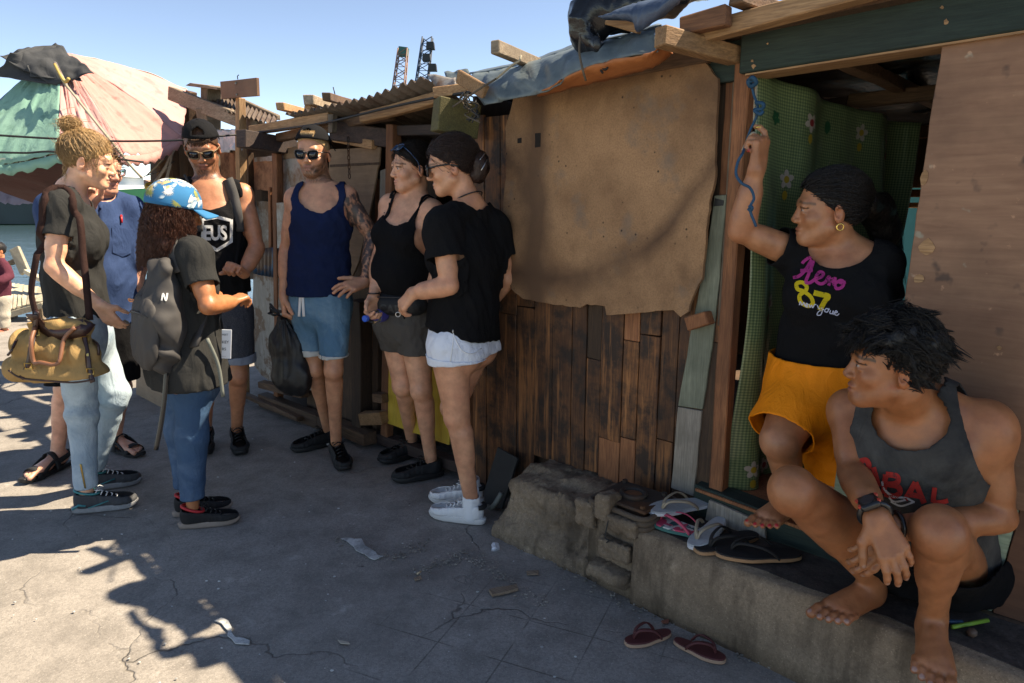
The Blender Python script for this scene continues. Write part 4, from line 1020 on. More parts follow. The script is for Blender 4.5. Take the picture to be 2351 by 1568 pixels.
for kz in range(3):
    pts = []
    for (a, b_) in ((-1, -1), (0, -1.02), (1, -1), (1.03, 0), (1, 1), (0, 1.05), (-1, 1), (-1.03, 0)): pts.append(cg + WU*a*.118 + WN*b_*.108 + Vector((0, 0, .288 + kz*.019)))
    pp_ = smooth_pts(pts + pts[:1], 6)[:-1]; V, Fc = tube_geo(pp_, .0105, 7, True); mesh_obj('rope_coil', V, Fc, plain('dark_coir_rope', (.10, .072, .050), .95, 0, .3, 250, .6), gt, True)
tube('ring', [cg + WU*.045*math.cos(a) + WN*.041*math.sin(a) + Vector((0, 0, .354)) for a in np.linspace(0, 6.28, 33)[:-1]], .011, m_gr, gt, closed=True)
V, Fc = tube_geo([cg + Vector((0, 0, .3485)), cg + Vector((0, 0, .354))], [.042, .034], 20); mesh_obj('hub', V, Fc, metal_sheet('orange_rust', (.16, .07, .03), (.25, .11, .05), (.05, .03, .03), .4, .85), gt, True)
for a, b_ in ((-1, -1), (1, -1), (1, 1), (-1, 1)):
    q = cg + WU*a*.088 + WN*b_*.075; V, Fc = tube_geo([q + Vector((0, 0, .348)), q + Vector((0, 0, .360))], .011, 6); mesh_obj('bolt', V, Fc, m_gr, gt)
tube('wire', [W(1398, 1190, .33), W(1392, 1215, .345), W(1390, 1235, .35), W(1398, 1240, .36), W(1392, 1246, .36)], .0022, m_blackw if 'm_blackw' in globals() else plain('black_wire', (.01, .01, .01), .6), gt, interp=4)
# rubber flap leaning on the wall
rf = prism('rubber_flap', [W(1142, 1026, .06), W(1188, 1052, .06), W(1152, 1168, .13), W(1112, 1162, .14), W(1110, 1130, .12)], (WN + Vector((0, 0, .35))), .015, plain('dark_rubber_sheet', (.022, .022, .021), .75, 0, .3, 30, .4), None, .002, .05)
tag(rf, 'dark rubber flap leaning against the planks behind the white sneakers', 'rubber sheet')
hz = tube('hose_piece', [wl(-.84, .16, .03), wl(-.79, .19, .05), wl(-.75, .20, .09), wl(-.73, .18, .14)], .012, plain('grey_hose', (.10, .11, .10), .6), None, interp=5); tag(hz, 'short bent grey hose piece between rubber flap and stone block', 'hose')
# ---------------------------------------------------------------- neighbouring shack (behind the group)
m_wire = plain('black_wire', (.01, .01, .01), .6)
nb = empty('patchwork_shack', wl(-2.2, -.9, 0), 'low patchwork shack of boards and metal sheets under a corrugated roof', 'shack')
# boards added behind everything to block the sun, so the room stays dark
s = -3.35
while s < -1.14:
    w_ = random.uniform(.14, .24); prism('wall_board', [wl(s, -.17, .12), wl(s + w_ - .006, -.17, .12), wl(s + w_ - .006, -.17, 1.55 if s < -1.6 else 1.40), wl(s, -.17, 1.55 if s < -1.6 else 1.40)], WN, .015, m_plank2 if random.random() < .6 else m_red_post, nb, .003, .2); s += w_
panel_n = lambda nm, a, b_, z0, z1, th, mat: prism(nm, [wl(*a, z0), wl(*b_, z0), wl(*b_, z1), wl(*a, z1)], (wl(*b_, 0) - wl(*a, 0)).cross(Vector((0, 0, 1))), th, mat, nb, 0)
panel_n('back_wall', (-3.4, -1.75), (-1.14, -1.75), 0, 1.85, .02, m_plank2); panel_n('side_wall', (-3.42, -.2), (-3.42, -1.75), 0, 1.8, .02, m_plank2)
def corrugated(name, A0, B0, C0, D0, period, amp, mat, parent, nv=3, th=.002):
    A0, B0, C0, D0 = (Vector(x) for x in (A0, B0, C0, D0)); L = (B0 - A0).length; nu = int(L/period*8); nr = (B0 - A0).cross(D0 - A0).normalized()
    if nr.z < 0: nr = -nr
    V = []; Fc = []
    for j in range(nv + 1):
        for i in range(nu + 1):
            u = i/nu; p_ = A0.lerp(B0, u).lerp(D0.lerp(C0, u), j/nv); V.append(p_ + nr*(amp*math.sin(u*L/period*6.283) + .006*mnoise.noise(p_*4)))
    for j in range(nv):
        for i in range(nu): q = j*(nu + 1) + i; Fc.append((q, q + 1, q + nu + 2, q + nu + 1))
    return solid(mesh_obj(name, V, Fc, mat, parent, True), th, 0)
fr_, fl_ = W(978, 176, .16), W(842, 226, .16); fl2 = W(650, 262, .16)
back = lambda p_, d, dz: p_ - WN*d + Vector((0, 0, dz))
corrugated('roof_sheet', fl_, fr_, back(fr_, .75, -.24), back(fl_, .75, -.20), .066, .012, m_roofm, nb)
a0, b0 = W(655, 262, .15), W(862, 222, .15); corrugated('roof_sheet', a0, b0, back(b0, .75, -.22), back(a0, .75, -.18), .066, .012, m_roofm, nb)
prism('roof_deck', [wl(-3.45, -.25, 1.80), wl(-1.12, -.25, 1.86), wl(-1.12, -1.85, 1.78), wl(-3.45, -1.85, 1.74)], (0, 0, 1), .03, m_plank2, nb, 0)
sheet('zinc_flap', W(978, 168, .1), W(1046, 178, .1), W(1050, 205, .15), W(1008, 212, .15), 12, 6, m_zinc, nb, .015, 9)
sheet('polythene_scrap', W(1020, 165, .0), W(1075, 160, .0), W(1090, 190, .1), W(1030, 200, .1), 12, 6, m_tarp, nb, .02, 9, .003, 4)
# timbers lying on the roof
for (a, b_, w_, h_, m_) in (((643, 244), (715, 262), .05, .04, m_tan_u), ((706, 250), (748, 262), .04, .035, m_tan_u), ((709, 228), (768, 250), .06, .055, m_old_u), ((750, 222), (800, 236), .05, .045, m_brown_u)):
    timber('roof_timber', W(*a, .12), W(*b_, -.25), w_, h_, m_, nb)
tube('nail', [W(765, 200, .0), W(769, 216, .0)], .003, m_wire, nb)
# fascia and beams
timber('fascia', W(577, 300, .10), W(760, 270, .10), .04, .055, m_tan_u, nb); timber('fascia', W(832, 270, .08), W(1002, 226, .08), .04, .055, m_tan_u, nb)
timber('fascia', W(640, 316, .02), W(900, 262, .02), .05, .05, m_brown_u, nb)
prism('bracket', [W(752, 262, .13), W(764, 262, .13), W(762, 304, .13), W(753, 306, .13)], WN, .03, m_greypost, nb, .001)
timber('big_beam', W(552, 318, .26), W(672, 338, -.1), .09, .10, m_dark_u, nb); timber('big_beam', W(764, 300, .06), W(900, 318, -.08), .06, .10, m_dark_u, nb)
timber('big_beam', W(770, 316, .02), W(860, 332, -.02), .05, .05, m_tan_u, nb)
timber('big_beam', W(900, 300, -.05), W(1096, 300, -.05), .06, .05, m_dark_u, nb)
# posts
for (xt, xb, yt, yb, w_, m_, o_) in ((552, 562, 225, 930, .055, m_tan_p if 'm_tan_p' in globals() else wood('raw_post', (.24, .13, .06), (.40, .25, .125), 'Z', .4, .4), .05), (637, 640, 352, 920, .05, m_red_post, .0), (622, 624, 430, 640, .03, m_red_post, -.03), (904, 888, 286, 1000, .06, m_red_post, -.02), (830, 832, 690, 985, .10, m_plank2, -.01), (868, 866, 690, 985, .045, m_plank2, -.05), (848, 850, 330, 700, .05, m_plank2, -.08), (540, 545, 345, 600, .03, m_red_post, -.02), (572, 576, 350, 560, .045, m_plank2, -.04)):
    timber('post', W(xb, yb, o_), W(xt, yt, o_), w_, w_*.9, m_, nb, up=WN)
# patches on the front
board('rusty_sheet', [(582, 364), (628, 372), (626, 438), (584, 434)], -.03, .003, m_rust, nb, .003, .04, 0); board('rusty_sheet', [(505, 346), (536, 352), (534, 420), (508, 416)], -.05, .003, m_rust, nb, .003, .04, 0); board('rusty_sheet', [(584, 362), (640, 356), (638, 368), (584, 372)], -.02, .003, m_zinc, nb, .002, .04, 0)
board('zinc_sheet', [(650, 360), (702, 352), (706, 460), (652, 480)], -.04, .003, m_zinc, nb, .003, .05, 0); board('zinc_sheet', [(584, 462), (624, 462), (622, 570), (586, 570)], -.07, .003, m_zinc, nb, .003, .05, 0); board('zinc_sheet', [(634, 466), (660, 466), (656, 570), (636, 570)], .02, .003, m_zinc, nb, .003, .05, 0)
board('cut_plywood', [(757, 342), (872, 338), (870, 378), (866, 388), (846, 500), (824, 600), (806, 640), (760, 640), (748, 500)], -.035, .012, m_ply2, nb, .003, .06); board('plywood_strip', [(757, 378), (870, 372), (870, 378), (757, 384)], -.032, .004, m_plank2, nb, .001, .05, 0)
board('wall_board', [(872, 392), (892, 384), (892, 700), (870, 700)], -.05, .012, m_greyb, nb, .003, .06); board('wall_board', [(650, 340), (704, 332), (704, 360), (650, 366)], -.035, .012, m_ply2, nb, .002, .06)
o_ = .01; a0, b0 = W(578, 572, o_), W(650, 566, o_); a1, b1 = W(580, 628, o_), W(648, 640, o_)
corrugated('blue_sheet', a1, b1, b0, a0, .05, .008, m_bluem, nb, 3)
board('white_board', [(582, 628), (645, 640), (648, 760), (716, 800), (716, 896), (640, 890), (600, 862), (584, 840), (578, 740)], .015, .012, m_white_b, nb, .004, .05)
board('yellow_board', [(885, 812), (960, 820), (1040, 830), (1030, 1022), (885, 971)], .0, .012, m_yel_b, nb, .003, .06)
board('wall_board', [(700, 690), (810, 690), (812, 980), (705, 945)], -.03, .012, m_plank2, nb, .003, .08); board('wall_board', [(940, 470), (1100, 470), (1098, 830), (940, 826)], -.03, .012, m_plank, nb, .003, .08); board('wall_board', [(900, 470), (945, 470), (945, 826), (900, 822)], -.025, .012, m_moss, nb, .003, .08)
timber('block', W(862, 912, .03), W(884, 914, .03), .05, .05, m_brown_u, nb); timber('block', W(832, 960, .06), W(882, 958, .03), .06, .07, m_tan_n, nb)
board('wall_board', [(545, 320), (665, 325), (668, 645), (548, 640)], -.13, .012, m_plank2, nb, .003, .08)
# sill logs on the ground
timber('sill_log', W(604, 916, .04), W(740, 968, .04), .08, .09, m_brown_u, nb); timber('sill_log', W(560, 905, .10), W(690, 962, .10), .05, .035, m_plank2 if False else m_brown_u, nb); timber('sill_log', W(735, 962, .03), W(850, 1008, .05), .09, .07, m_brown_u, nb); timber('sill_log', W(845, 994, -.03), W(1090, 1082, -.03), .06, .06, m_dark_u, nb)
timber('sill_log', W(600, 882, .05), W(700, 905, .05), .06, .05, m_brown_u, nb)
# chain under the beam
ch = empty('hanging_chain', W(800, 408, .04), 'short rusty chain hanging from the dark beam above the tattooed arm', 'chain')
for i in range(9):
    c0 = W(799 + .4*i, 320 + i*10.5, .06); d = WU if i % 2 else WN
    tube('chain_link', [c0 + d*.007*math.cos(a) + Vector((0, 0, .015*math.sin(a))) for a in np.linspace(0, 6.28, 11)[:-1]], .0028, m_gr, ch, 5, closed=True)
# cable along the fascia
cb = tube('cable', [P(-30, 309, 3.9), P(120, 318, 4.0), P(260, 324, 4.1), P(410, 322, 4.2), P(500, 313, 4.3), W(575, 306, .14), W(680, 292, .14), W(760, 279, .16), W(880, 250, .14), W(1000, 224, .14), W(1090, 210, .2)], .006, m_wire, None, interp=6); tag(cb, 'black cable sagging from the parasol along the shack eave', 'cable')
# tangle of twine and rags at the corner beam
tg = empty('rope_tangle', W(1070, 260, .28), 'tangle of dark twine hanging from the mossy corner beam', 'rope'); rs = np.random.RandomState(5)
for k in range(7):
    pts = [W(1072 + rs.uniform(-8, 8), 215 + rs.uniform(-6, 6), .28)]
    for t in range(5): pts.append(W(1072 + rs.uniform(-16, 22) + t*3, 228 + t*12 + rs.uniform(-6, 6), .28 + rs.uniform(-.03, .04)))
    tube('twine', pts, .003, m_wire if k % 2 else m_rope, tg, 5, interp=5)
# ---------------------------------------------------------------- sign on the post
sg = empty('sign_board', W(548, 228, .05), 'blank brown board nailed to the top of a raw timber post', 'sign')
prism('board', [W(505, 187, .12), W(588, 178, .12), W(590, 220, .12), W(508, 227, .12)], WN, .02, plywood('sign_hardboard', (.17, .085, .045), (.21, .11, .06), False), sg, .001, .1)
for x, y in ((541, 191), (543, 217)): V, Fc = tube_geo([W(x, y, .12), W(x, y, .128)], .006, 8); mesh_obj('nail', V, Fc, m_steel if 'm_steel' in globals() else m_zinc, sg)
tube('wire', [W(546, 182, .12), W(545, 175, .12), W(548, 172, .12)], .003, m_wire, sg)
# ---------------------------------------------------------------- third shack, far left of the row
t3 = empty('leaning_shack', wl(-4.2, -.4, 0), 'old leaning shack of grey beams and dark metal roof behind the cap man', 'shack')
timber('ridge_beam', W(394, 214, .15), W(596, 294, -.05), .06, .09, m_old_u, t3); timber('post', W(486, 600, -.05), W(484, 197, -.05), .11, .10, m_greypost, t3, up=WN); timber('post', W(432, 520, -.1), W(440, 210, -.1), .06, .06, m_plank2, t3, up=WN)
prism('cap_board', [W(425, 196, .1), W(436, 190, .1), W(500, 200, .1), W(498, 206, .1)], WN, .25, m_old_u, t3, .002); timber('block', W(462, 262, .1), W(486, 258, .0), .09, .08, m_greypost, t3)
a0, b0 = W(498, 212, -.2), W(640, 272, -.2); corrugated('roof_sheet', W(480, 244, .05), W(632, 288, .05), b0, a0, .06, .010, m_roofm, t3)
timber('roof_edge', W(500, 208, -.2), W(640, 270, -.2), .03, .03, m_old_u, t3)
for (x0, x1, y0, y1, m_, o_) in ((392, 470, 240, 500, m_plank2, -.15), (470, 520, 290, 480, m_plank2, -.2), (345, 395, 345, 520, m_plank2, -.12), (500, 580, 295, 520, m_plank2, -.25)): board('wall_board', [(x0, y0), (x1, y0 + 8), (x1, y1), (x0, y1)], o_, .015, m_, t3, .004, .08)
timber('post', W(408, 560, -.02), W(398, 330, -.02), .06, .06, m_plank2, t3, up=WN); timber('post', W(362, 560, -.02), W(372, 352, -.02), .05, .05, m_brown_u, t3, up=WN)
sheet('polythene', W(500, 300, .02), W(556, 296, .02), W(556, 345, .06), W(502, 350, .06), 14, 10, tarp('milky_polythene', (.36, .40, .42), (.55, .58, .60), .25), t3, .03, 9)
for (a, b_, r, m_) in (((412, 312), (338, 402), .006, m_pale_rope), ((404, 330), (352, 424), .012, m_greyw if 'm_greyw' in globals() else m_zinc), ((410, 318), (345, 395), .005, m_wire), ((330, 405), (400, 370), .004, m_wire), ((398, 345), (336, 375), .012, m_wire), ((400, 335), (360, 470), .009, m_zinc)):
    tube('strap', [W(*a, .12), W((a[0] + b_[0])/2 + 3, (a[1] + b_[1])/2 + 5, .13), W(*b_, .12)], r, m_, t3, 6, interp=4)
fl = empty('net_float', W(345, 428, .14), 'small yellow net float tied among straps behind the floral cap', 'float'); c0 = W(345, 428, .14)
V, Fc = tube_geo([c0 + WU*x for x in (-.055, -.05, -.03, 0, .03, .05, .055)], [.012, .026, .036, .038, .036, .026, .012], 12); mesh_obj('float_body', V, Fc, plain('yellow_plastic', (.50, .36, .05), .5, 0, .2, 20, .1), fl, True); tube('cord', [c0 + WU*-.07, c0 + Vector((0, -.045, .01)), c0 + WU*.07], .005, m_wire, fl, interp=4)
# cardboard-brown panel between the legs
cp = empty('plywood_sheet', G(345, 938), 'thin brown plywood sheet standing on the ground behind the blue shirt man', 'plywood')
prism('panel', [G(312, 905), G(382, 942), P(384, 770, G(382, 942).y), P(314, 760, G(312, 905).y)], (-.5, -.8, 0), .012, plywood('pale_plywood', (.26, .165, .095), (.34, .23, .14), False), cp)
# ---------------------------------------------------------------- parasol
um = empty('patched_parasol', P(140, 760, 5.1) - Vector((0, 0, P(140, 760, 5.1).z)), 'large patched parasol of faded green and pink cloth beside the water', 'parasol')
def cloth_mat(name, c1, c2):
    b = NB(name); v = b.co(); n = b.noise(v, 2.5, 5, .6); f = b.noise(v, 7, 3, .6, 1.2); w2 = b.noise(v, 300, 2)
    c = b.mix(n, c1, c2); c = b.mix(b.ramp(b.noise(v, 11, 5), [(.33, .4), (.45, 0.)]), c, tuple(x*.5 for x in c1)); b.bump(b.math('ADD', f, b.math('MULTIPLY', w2, .1)), .4, .02)
    return b.set(c, .85, 0, .2)
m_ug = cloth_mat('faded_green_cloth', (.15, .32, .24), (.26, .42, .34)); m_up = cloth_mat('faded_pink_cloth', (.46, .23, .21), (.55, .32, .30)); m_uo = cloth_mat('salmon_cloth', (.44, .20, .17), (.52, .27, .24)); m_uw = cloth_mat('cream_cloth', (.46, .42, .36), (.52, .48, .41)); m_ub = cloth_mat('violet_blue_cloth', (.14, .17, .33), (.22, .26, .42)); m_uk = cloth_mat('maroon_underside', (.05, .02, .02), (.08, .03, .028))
ap = P(140, 122, 5.1); rim = [P(-150, 372, 4.5), P(138, 352, 4.2), P(284, 356, 4.4), P(416, 312, 5.0), P(430, 205, 5.7), P(330, 300, 6.3), P(90, 466, 6.0), P(-90, 440, 5.6)]
mats = [m_ug, m_up, m_uo, m_up, m_uw, m_uw, m_ub, m_ub]
for i in range(8):
    a, b_ = rim[i], rim[(i + 1) % 8]; V = []; Fc = []; n = 26; m = 24
    for j in range(m + 1):
        for k in range(n + 1):
            t = j/m; e = a.lerp(b_, k/n); p_ = ap.lerp(e, t); sag = .10*math.sin(t*3.14)*(1 if True else 0) + .07*t*math.sin(k/n*3.14); p_ = p_ + Vector((0, 0, .03*math.sin(t*3.14) - .05*t*math.sin(k/n*3.14))) + Vector((0, -.4, .9))*(.02*mnoise.noise(p_*3.1)*t + .030*abs(mnoise.noise(Vector((k*.42 + 9*i, t*2.2, 3)))) + .012*mnoise.noise(Vector((k*.9, t*9 + k*.35, i))))
            V.append(p_)
    for j in range(m):
        for k in range(n): q = j*(n + 1) + k; Fc.append((q, q + 1, q + n + 2, q + n + 1))
    solid(mesh_obj('canopy_panel', V, Fc, mats[i], um, True), .004, 0)
    V = []; Fc = []
    if i in (0, 1, 2):
        for k in range(n + 1):
            e = a.lerp(b_, k/n) - Vector((0, 0, .045*math.sin(k/n*3.14))); V += [e, e + Vector((.01, -.01, -.06 - .012*math.sin(k*1.7)))]
            if k: Fc.append((2*k - 2, 2*k - 1, 2*k + 1, 2*k))
        va = solid(mesh_obj('valance', V, Fc, mats[i], um, True), .004, 0)
    tube('rib', [ap - Vector((0, 0, .06)), ap.lerp(a, .5) + Vector((0, 0, -.05)), a - Vector((0, 0, .03))], .010, m_greypost, um, 5, interp=4)
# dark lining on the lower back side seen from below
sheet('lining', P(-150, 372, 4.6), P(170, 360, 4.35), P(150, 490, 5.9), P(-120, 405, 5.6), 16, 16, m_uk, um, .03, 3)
bm = text_bm('OMA', .10); q0 = P(5, 378, 4.40)
for v_ in bm.verts: v_.co = Vector((q0.x + v_.co.x*1.15, q0.y - .04 - v_.co.x*.28, q0.z - .03 + v_.co.y))
bm_obj('lettering', bm, plain('pale_lettering', (.55, .55, .42), .8), um)
tube('pole', [Vector((ap.x, ap.y, .0)), Vector((ap.x, ap.y, 1.2)), ap], .025, m_greypost, um, 10)
rg = empty('black_rag', P(120, 150, 5.0), 'torn black cloth tied over the top of the parasol', 'cloth')
m_rag = cloth_mat('faded_black_cloth', (.035, .037, .040), (.065, .068, .072))
for (pts, sd) in (([(0, 128), (128, 96), (216, 165), (130, 200)], 1), ([(20, 118), (128, 100), (120, 190), (-10, 180)], 2), ([(60, 150), (150, 150), (190, 186), (70, 176)], 3)):
    q = [P(*x, 4.75) for x in pts]; q[1] = P(*pts[1], 5.05); sheet('rag_piece', *q, 30, 22, m_rag, rg, .045, 7, .004, sd)
tube('stick', [P(126, 145, 4.7), P(152, 196, 4.55)], .012, m_zinc, rg); tube('tie', [P(126, 148, 4.68), P(140, 175, 4.6), P(150, 188, 4.52), P(158, 180, 4.5)], .010, plain('yellow_cord', (.4, .28, .08), .8), rg, interp=4)
gy = tube('guy_rope', [P(152, 196, 4.55), P(205, 262, 4.4), P(250, 318, 4.3), P(300, 380, 4.3), P(326, 408, 4.3)], .008, m_pale_rope, None, interp=5); tag(gy, 'pale guy rope running from the parasol down to the tied straps', 'rope')
cb2 = tube('cable', [P(-40, 349, 3.9), P(60, 351, 3.95), P(135, 349, 4.0), P(330, 372, 4.2)], .006, m_wire, None, interp=5); tag(cb2, 'thin black line strung across the green parasol cloth', 'cable')
# ---------------------------------------------------------------- jetty at the left, ships, harbour
jt = empty('slatted_jetty', G(40, 735), 'collapsed jetty platform of bleached slats tilting towards the water', 'jetty')
q = [P(-60, 640, 8.6), P(104, 662, 8.6), P(100, 690, 8.0), P(-60, 735, 7.9)]
for k in range(15):
    t = k/15; a = q[0].lerp(q[1], t); b_ = q[3].lerp(q[2], t); timber('slat', a, b_, .055, .02, m_bamboo, jt, rough=.006, bev=0)
timber('edge_beam', q[3] - Vector((0, 0, .05)), q[2] - Vector((0, 0, .05)), .06, .07, m_bamboo, jt); timber('edge_beam', q[0] - Vector((0, 0, .03)), q[1] - Vector((0, 0, .03)), .06, .06, m_bamboo, jt)
timber('plank', P(58, 626, 8.5), P(34, 570, 8.6), .12, .05, m_bamboo, jt, up=(0, 1, 0)); timber('plank', P(20, 606, 8.8), P(45, 596, 8.8), .14, .05, m_greypost, jt); timber('plank', P(60, 622, 8.4), P(110, 650, 8.3), .07, .05, m_bamboo, jt)
for x in (20, 90): timber('pile', P(x, 690, 8.2) - Vector((0, 0, 1.5)), P(x, 690, 8.2), .1, .1, m_greypost, jt, up=(0, 1, 0))
m_hull = plain('green_hull', (.02, .14, .06), .5, 0, .25, .6, .1); m_dhull = plain('dark_hull', (.02, .035, .035), .6, 0, .4, .5, .2); m_wsh = plain('white_ship', (.60, .62, .62), .5, 0, .05, .5, 0); m_win = plain('ship_window', (.03, .05, .06), .2, 0, .1, 1, 0)
def hullship(name, label, cx, Yd, L, H, wd, mat, deck, names):
    e = empty(name, (cx, Yd, -1.5), label, 'ship'); V = []; n = 14
    for i in range(n + 1):
        t = i/n; x = cx - L/2 + L*t; w2 = wd*(1 - abs(2*t - 1)**5); sh_ = H*(1 + .25*abs(2*t - 1)**3); V += [(x, Yd - w2*.8, -1.7), (x, Yd - w2, -1.5 + sh_), (x, Yd + w2, -1.5 + sh_), (x, Yd + w2*.8, -1.7)]
    Fc = []
    for i in range(n):
        for k in range(4): Fc.append((i*4 + k, i*4 + (k + 1) % 4, i*4 + 4 + (k + 1) % 4, i*4 + 4 + k))
    mesh_obj('hull', V, Fc, mat, e); return e
bg_ = hullship('green_barge', 'dark green barge with ribbed side moored across the water', -66, 78, 52, 3.1, 5, m_hull, None, None)
for i in range(30): prism('hull_rib', [(-70 + i*.9, 72.9, -1.2), (-69.8 + i*.9, 72.9, -1.2), (-69.8 + i*.9, 72.9, 1.5), (-70 + i*.9, 72.9, 1.5)], (0, -1, 0), .2, m_dhull, bg_, 0, .1, 0)
prism('bow_plate', [(-72, 72.6, -1.4), (-44, 72.6, -1.4), (-44, 72.6, 1.3), (-72, 72.6, 1.0)], (0, -1, 0), .3, m_dhull, bg_, 0, .1, 0)
fy = hullship('white_ferry', 'white passenger ferry with rows of windows behind the green barge', -88, 115, 60, 3.5, 6, m_wsh, None, None)
for lv in range(3):
    z0 = 2.2 + lv*2.6; x0 = -116 + lv*3; x1 = -62 - lv*5; prism('deck_house', [(x0, 110, z0), (x1, 110, z0), (x1, 110, z0 + 2.2), (x0, 110, z0 + 2.2)], (0, -1, 0), 8, m_wsh, fy, 0, .1, 0); prism('deck', [(x0 - 1, 109.2, z0 + 2.25), (x1 + 1, 109.2, z0 + 2.25), (x1 + 1, 109.2, z0 + 2.55), (x0 - 1, 109.2, z0 + 2.55)], (0, -1, 0), 10, m_wsh, fy, 0, .1, 0)
    for k in range(16):
        x = x0 + 1.5 + k*3; 
        if x < x1 - 2: prism('window', [(x, 109.9, z0 + .8), (x + 1.8, 109.9, z0 + .8), (x + 1.8, 109.9, z0 + 1.7), (x, 109.9, z0 + 1.7)], (0, -1, 0), .3, m_win, fy, 0, .1, 0)
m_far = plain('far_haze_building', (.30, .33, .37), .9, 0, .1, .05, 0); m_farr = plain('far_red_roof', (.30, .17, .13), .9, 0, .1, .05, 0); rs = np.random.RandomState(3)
for k in range(26):
    x = -520 + k*26 + rs.uniform(-5, 5); Yd = 480 + rs.uniform(-40, 60); h_ = rs.uniform(6, 20); w_ = rs.uniform(9, 20)
    vx_ = 1175 + x/Yd*1600
    if not (-200 < vx_ < 700): continue
    bd_ = empty('warehouse', (x, Yd, -1.5), 'low hazy warehouse across the harbour seen between the people', 'building', 'far harbour buildings')
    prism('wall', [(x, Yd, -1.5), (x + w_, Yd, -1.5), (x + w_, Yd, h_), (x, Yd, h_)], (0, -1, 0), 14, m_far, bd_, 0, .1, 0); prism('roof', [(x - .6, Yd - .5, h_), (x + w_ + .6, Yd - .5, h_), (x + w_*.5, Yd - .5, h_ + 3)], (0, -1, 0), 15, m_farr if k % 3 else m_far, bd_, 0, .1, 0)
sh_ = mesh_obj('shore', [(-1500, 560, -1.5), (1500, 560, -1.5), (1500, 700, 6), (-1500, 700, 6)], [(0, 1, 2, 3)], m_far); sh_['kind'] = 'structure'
# crane booms beyond the roofs
def boom(label, x, yt, yb, lean, mat, Yd):
    e = empty('crane', P(x - lean, 420, Yd), label, 'crane', 'harbour cranes'); top = P(x, yt, Yd); bot = P(x - lean, 420, Yd); d = top - bot; n = 22; hw0, hw1 = 1.5, .8
    c = lambda i, a, b_: bot + d*(i/n) + Vector((a*(hw0 + (hw1 - hw0)*i/n), b_*(hw0 + (hw1 - hw0)*i/n), 0))
    for a, b_ in ((-1, -1), (1, -1), (1, 1), (-1, 1)): tube('chord', [c(0, a, b_), c(n, a, b_)], .14, mat, e, 4)
    V, Fc = [], []
    for i in range(n):
        for (p1, p2) in (((-1, -1), (1, -1)), ((1, -1), (1, 1)), ((1, 1), (-1, 1)), ((-1, 1), (-1, -1))):
            tube_geo([c(i, *p1), c(i + 1, *p2)] if i % 2 else [c(i, *p2), c(i + 1, *p1)], .08, 4, False, V, Fc)
        tube_geo([c(i, -1, -1), c(i, 1, -1)], .07, 4, False, V, Fc)
    mesh_obj('lattice', V, Fc, mat, e); return e, top
cr1, t1 = boom('green-topped lattice crane boom rising above the corrugated roof', 926, 112, 420, 34, plain('rust_lattice', (.20, .11, .08), .7, 0, .2, .4, 0), 130)
prism('boom_head', [t1 + Vector((-.9, -.8, -1.2)), t1 + Vector((.7, -.8, -1.2)), t1 + Vector((.9, -.8, .1)), t1 + Vector((-.7, -.8, .3))], (0, -1, 0), 2, plain('green_head', (.02, .10, .08), .6), cr1, 0, .1, 0)
cr2, t2 = boom('dark blue lattice crane boom, the taller of the two above the roof', 982, 86, 420, 42, plain('blue_lattice', (.03, .045, .07), .7, 0, .2, .4, 0), 125)
for dz, dx in ((-1.5, .5), (-3.4, -.2), (-5, .8)): prism('pulley_block', [t2 + Vector((dx - .7, -1.2, dz - .5)), t2 + Vector((dx + .7, -1.2, dz - .5)), t2 + Vector((dx + .6, -1.2, dz + .6)), t2 + Vector((dx - .6, -1.2, dz + .6))], (0, -1, 0), 1.6, plain('dark_block', (.02, .02, .022), .7), cr2, 0, .1, 0)
# teal house seen through the back opening of the right shack
th2 = empty('teal_house', wl(1.2, -5.4, 0), 'teal painted house wall seen through the doorway behind the woman', 'house')
prism('wall', [wl(-1.5, -5.2, 0), wl(4.5, -5.2, 0), wl(4.5, -5.2, 1.62), wl(-1.5, -5.2, 1.62)], WN, .1, plain('teal_paint', (.05, .22, .20), .8, 0, .3, 3, .2), th2, 0)
prism('roof', [wl(-1.7, -5.0, 1.62), wl(4.7, -5.0, 1.62), wl(4.7, -5.0, 1.72), wl(-1.7, -5.0, 1.72)], WN, 2.0, m_zinc, th2, 0)
for s_ in (.6, 1.5, 2.4): prism('window', [wl(s_, -5.17, .9), wl(s_ + .35, -5.17, .9), wl(s_ + .35, -5.17, 1.2), wl(s_, -5.17, 1.2)], WN, .04, m_win, th2, 0)
# ================================================================== people
SKIN = skin_mat()
def sole_at(toe, heel, L, z=0.0):        # ground pixels of toe and heel, real length L
    a = G(*toe, z); b = G(*heel, z); m = (a + b)/2; d = (a - b).normalized(); return m - d*L/2, m + d*L/2
def finish(p, groups, h, hires, colfn):
    p.body = body_mesh('body', groups, h, SKIN, p.root, colfn, hires); return p.body
def headgroup(H, **k): return (.02, head_prims(H, **k))
def ank(heel, toe, k=1.0, z=.095):
    d = (Vector(toe) - Vector(heel)).normalized(); return Vector(heel) + d*.055*k + Vector((0, 0, z*k))
def tank_cuts(p, hem, neck_r=.085, neck_f=.045, neck_d=.0, arm_r=.098, out=.05, drop=.055, edge=.012):
    C = p.CF; cuts = [hem, ball(p.nek + C.f*neck_f + C.u*(.012 - neck_d), neck_r), ball(p.nek - C.f*.03 + C.u*.03, neck_r*.85), ball(p.nek + C.f*.0 + C.u*.035, neck_r*.9)]
    for sd, sg in (('l', 1), ('r', -1)):
        S = A_(p.J['sh' + sd]); cuts.append(ball(S + C.l*sg*out - C.u*drop, arm_r)); cuts.append(half(S + C.l*sg*edge, C.l*sg + C.u*.25))
    return cuts
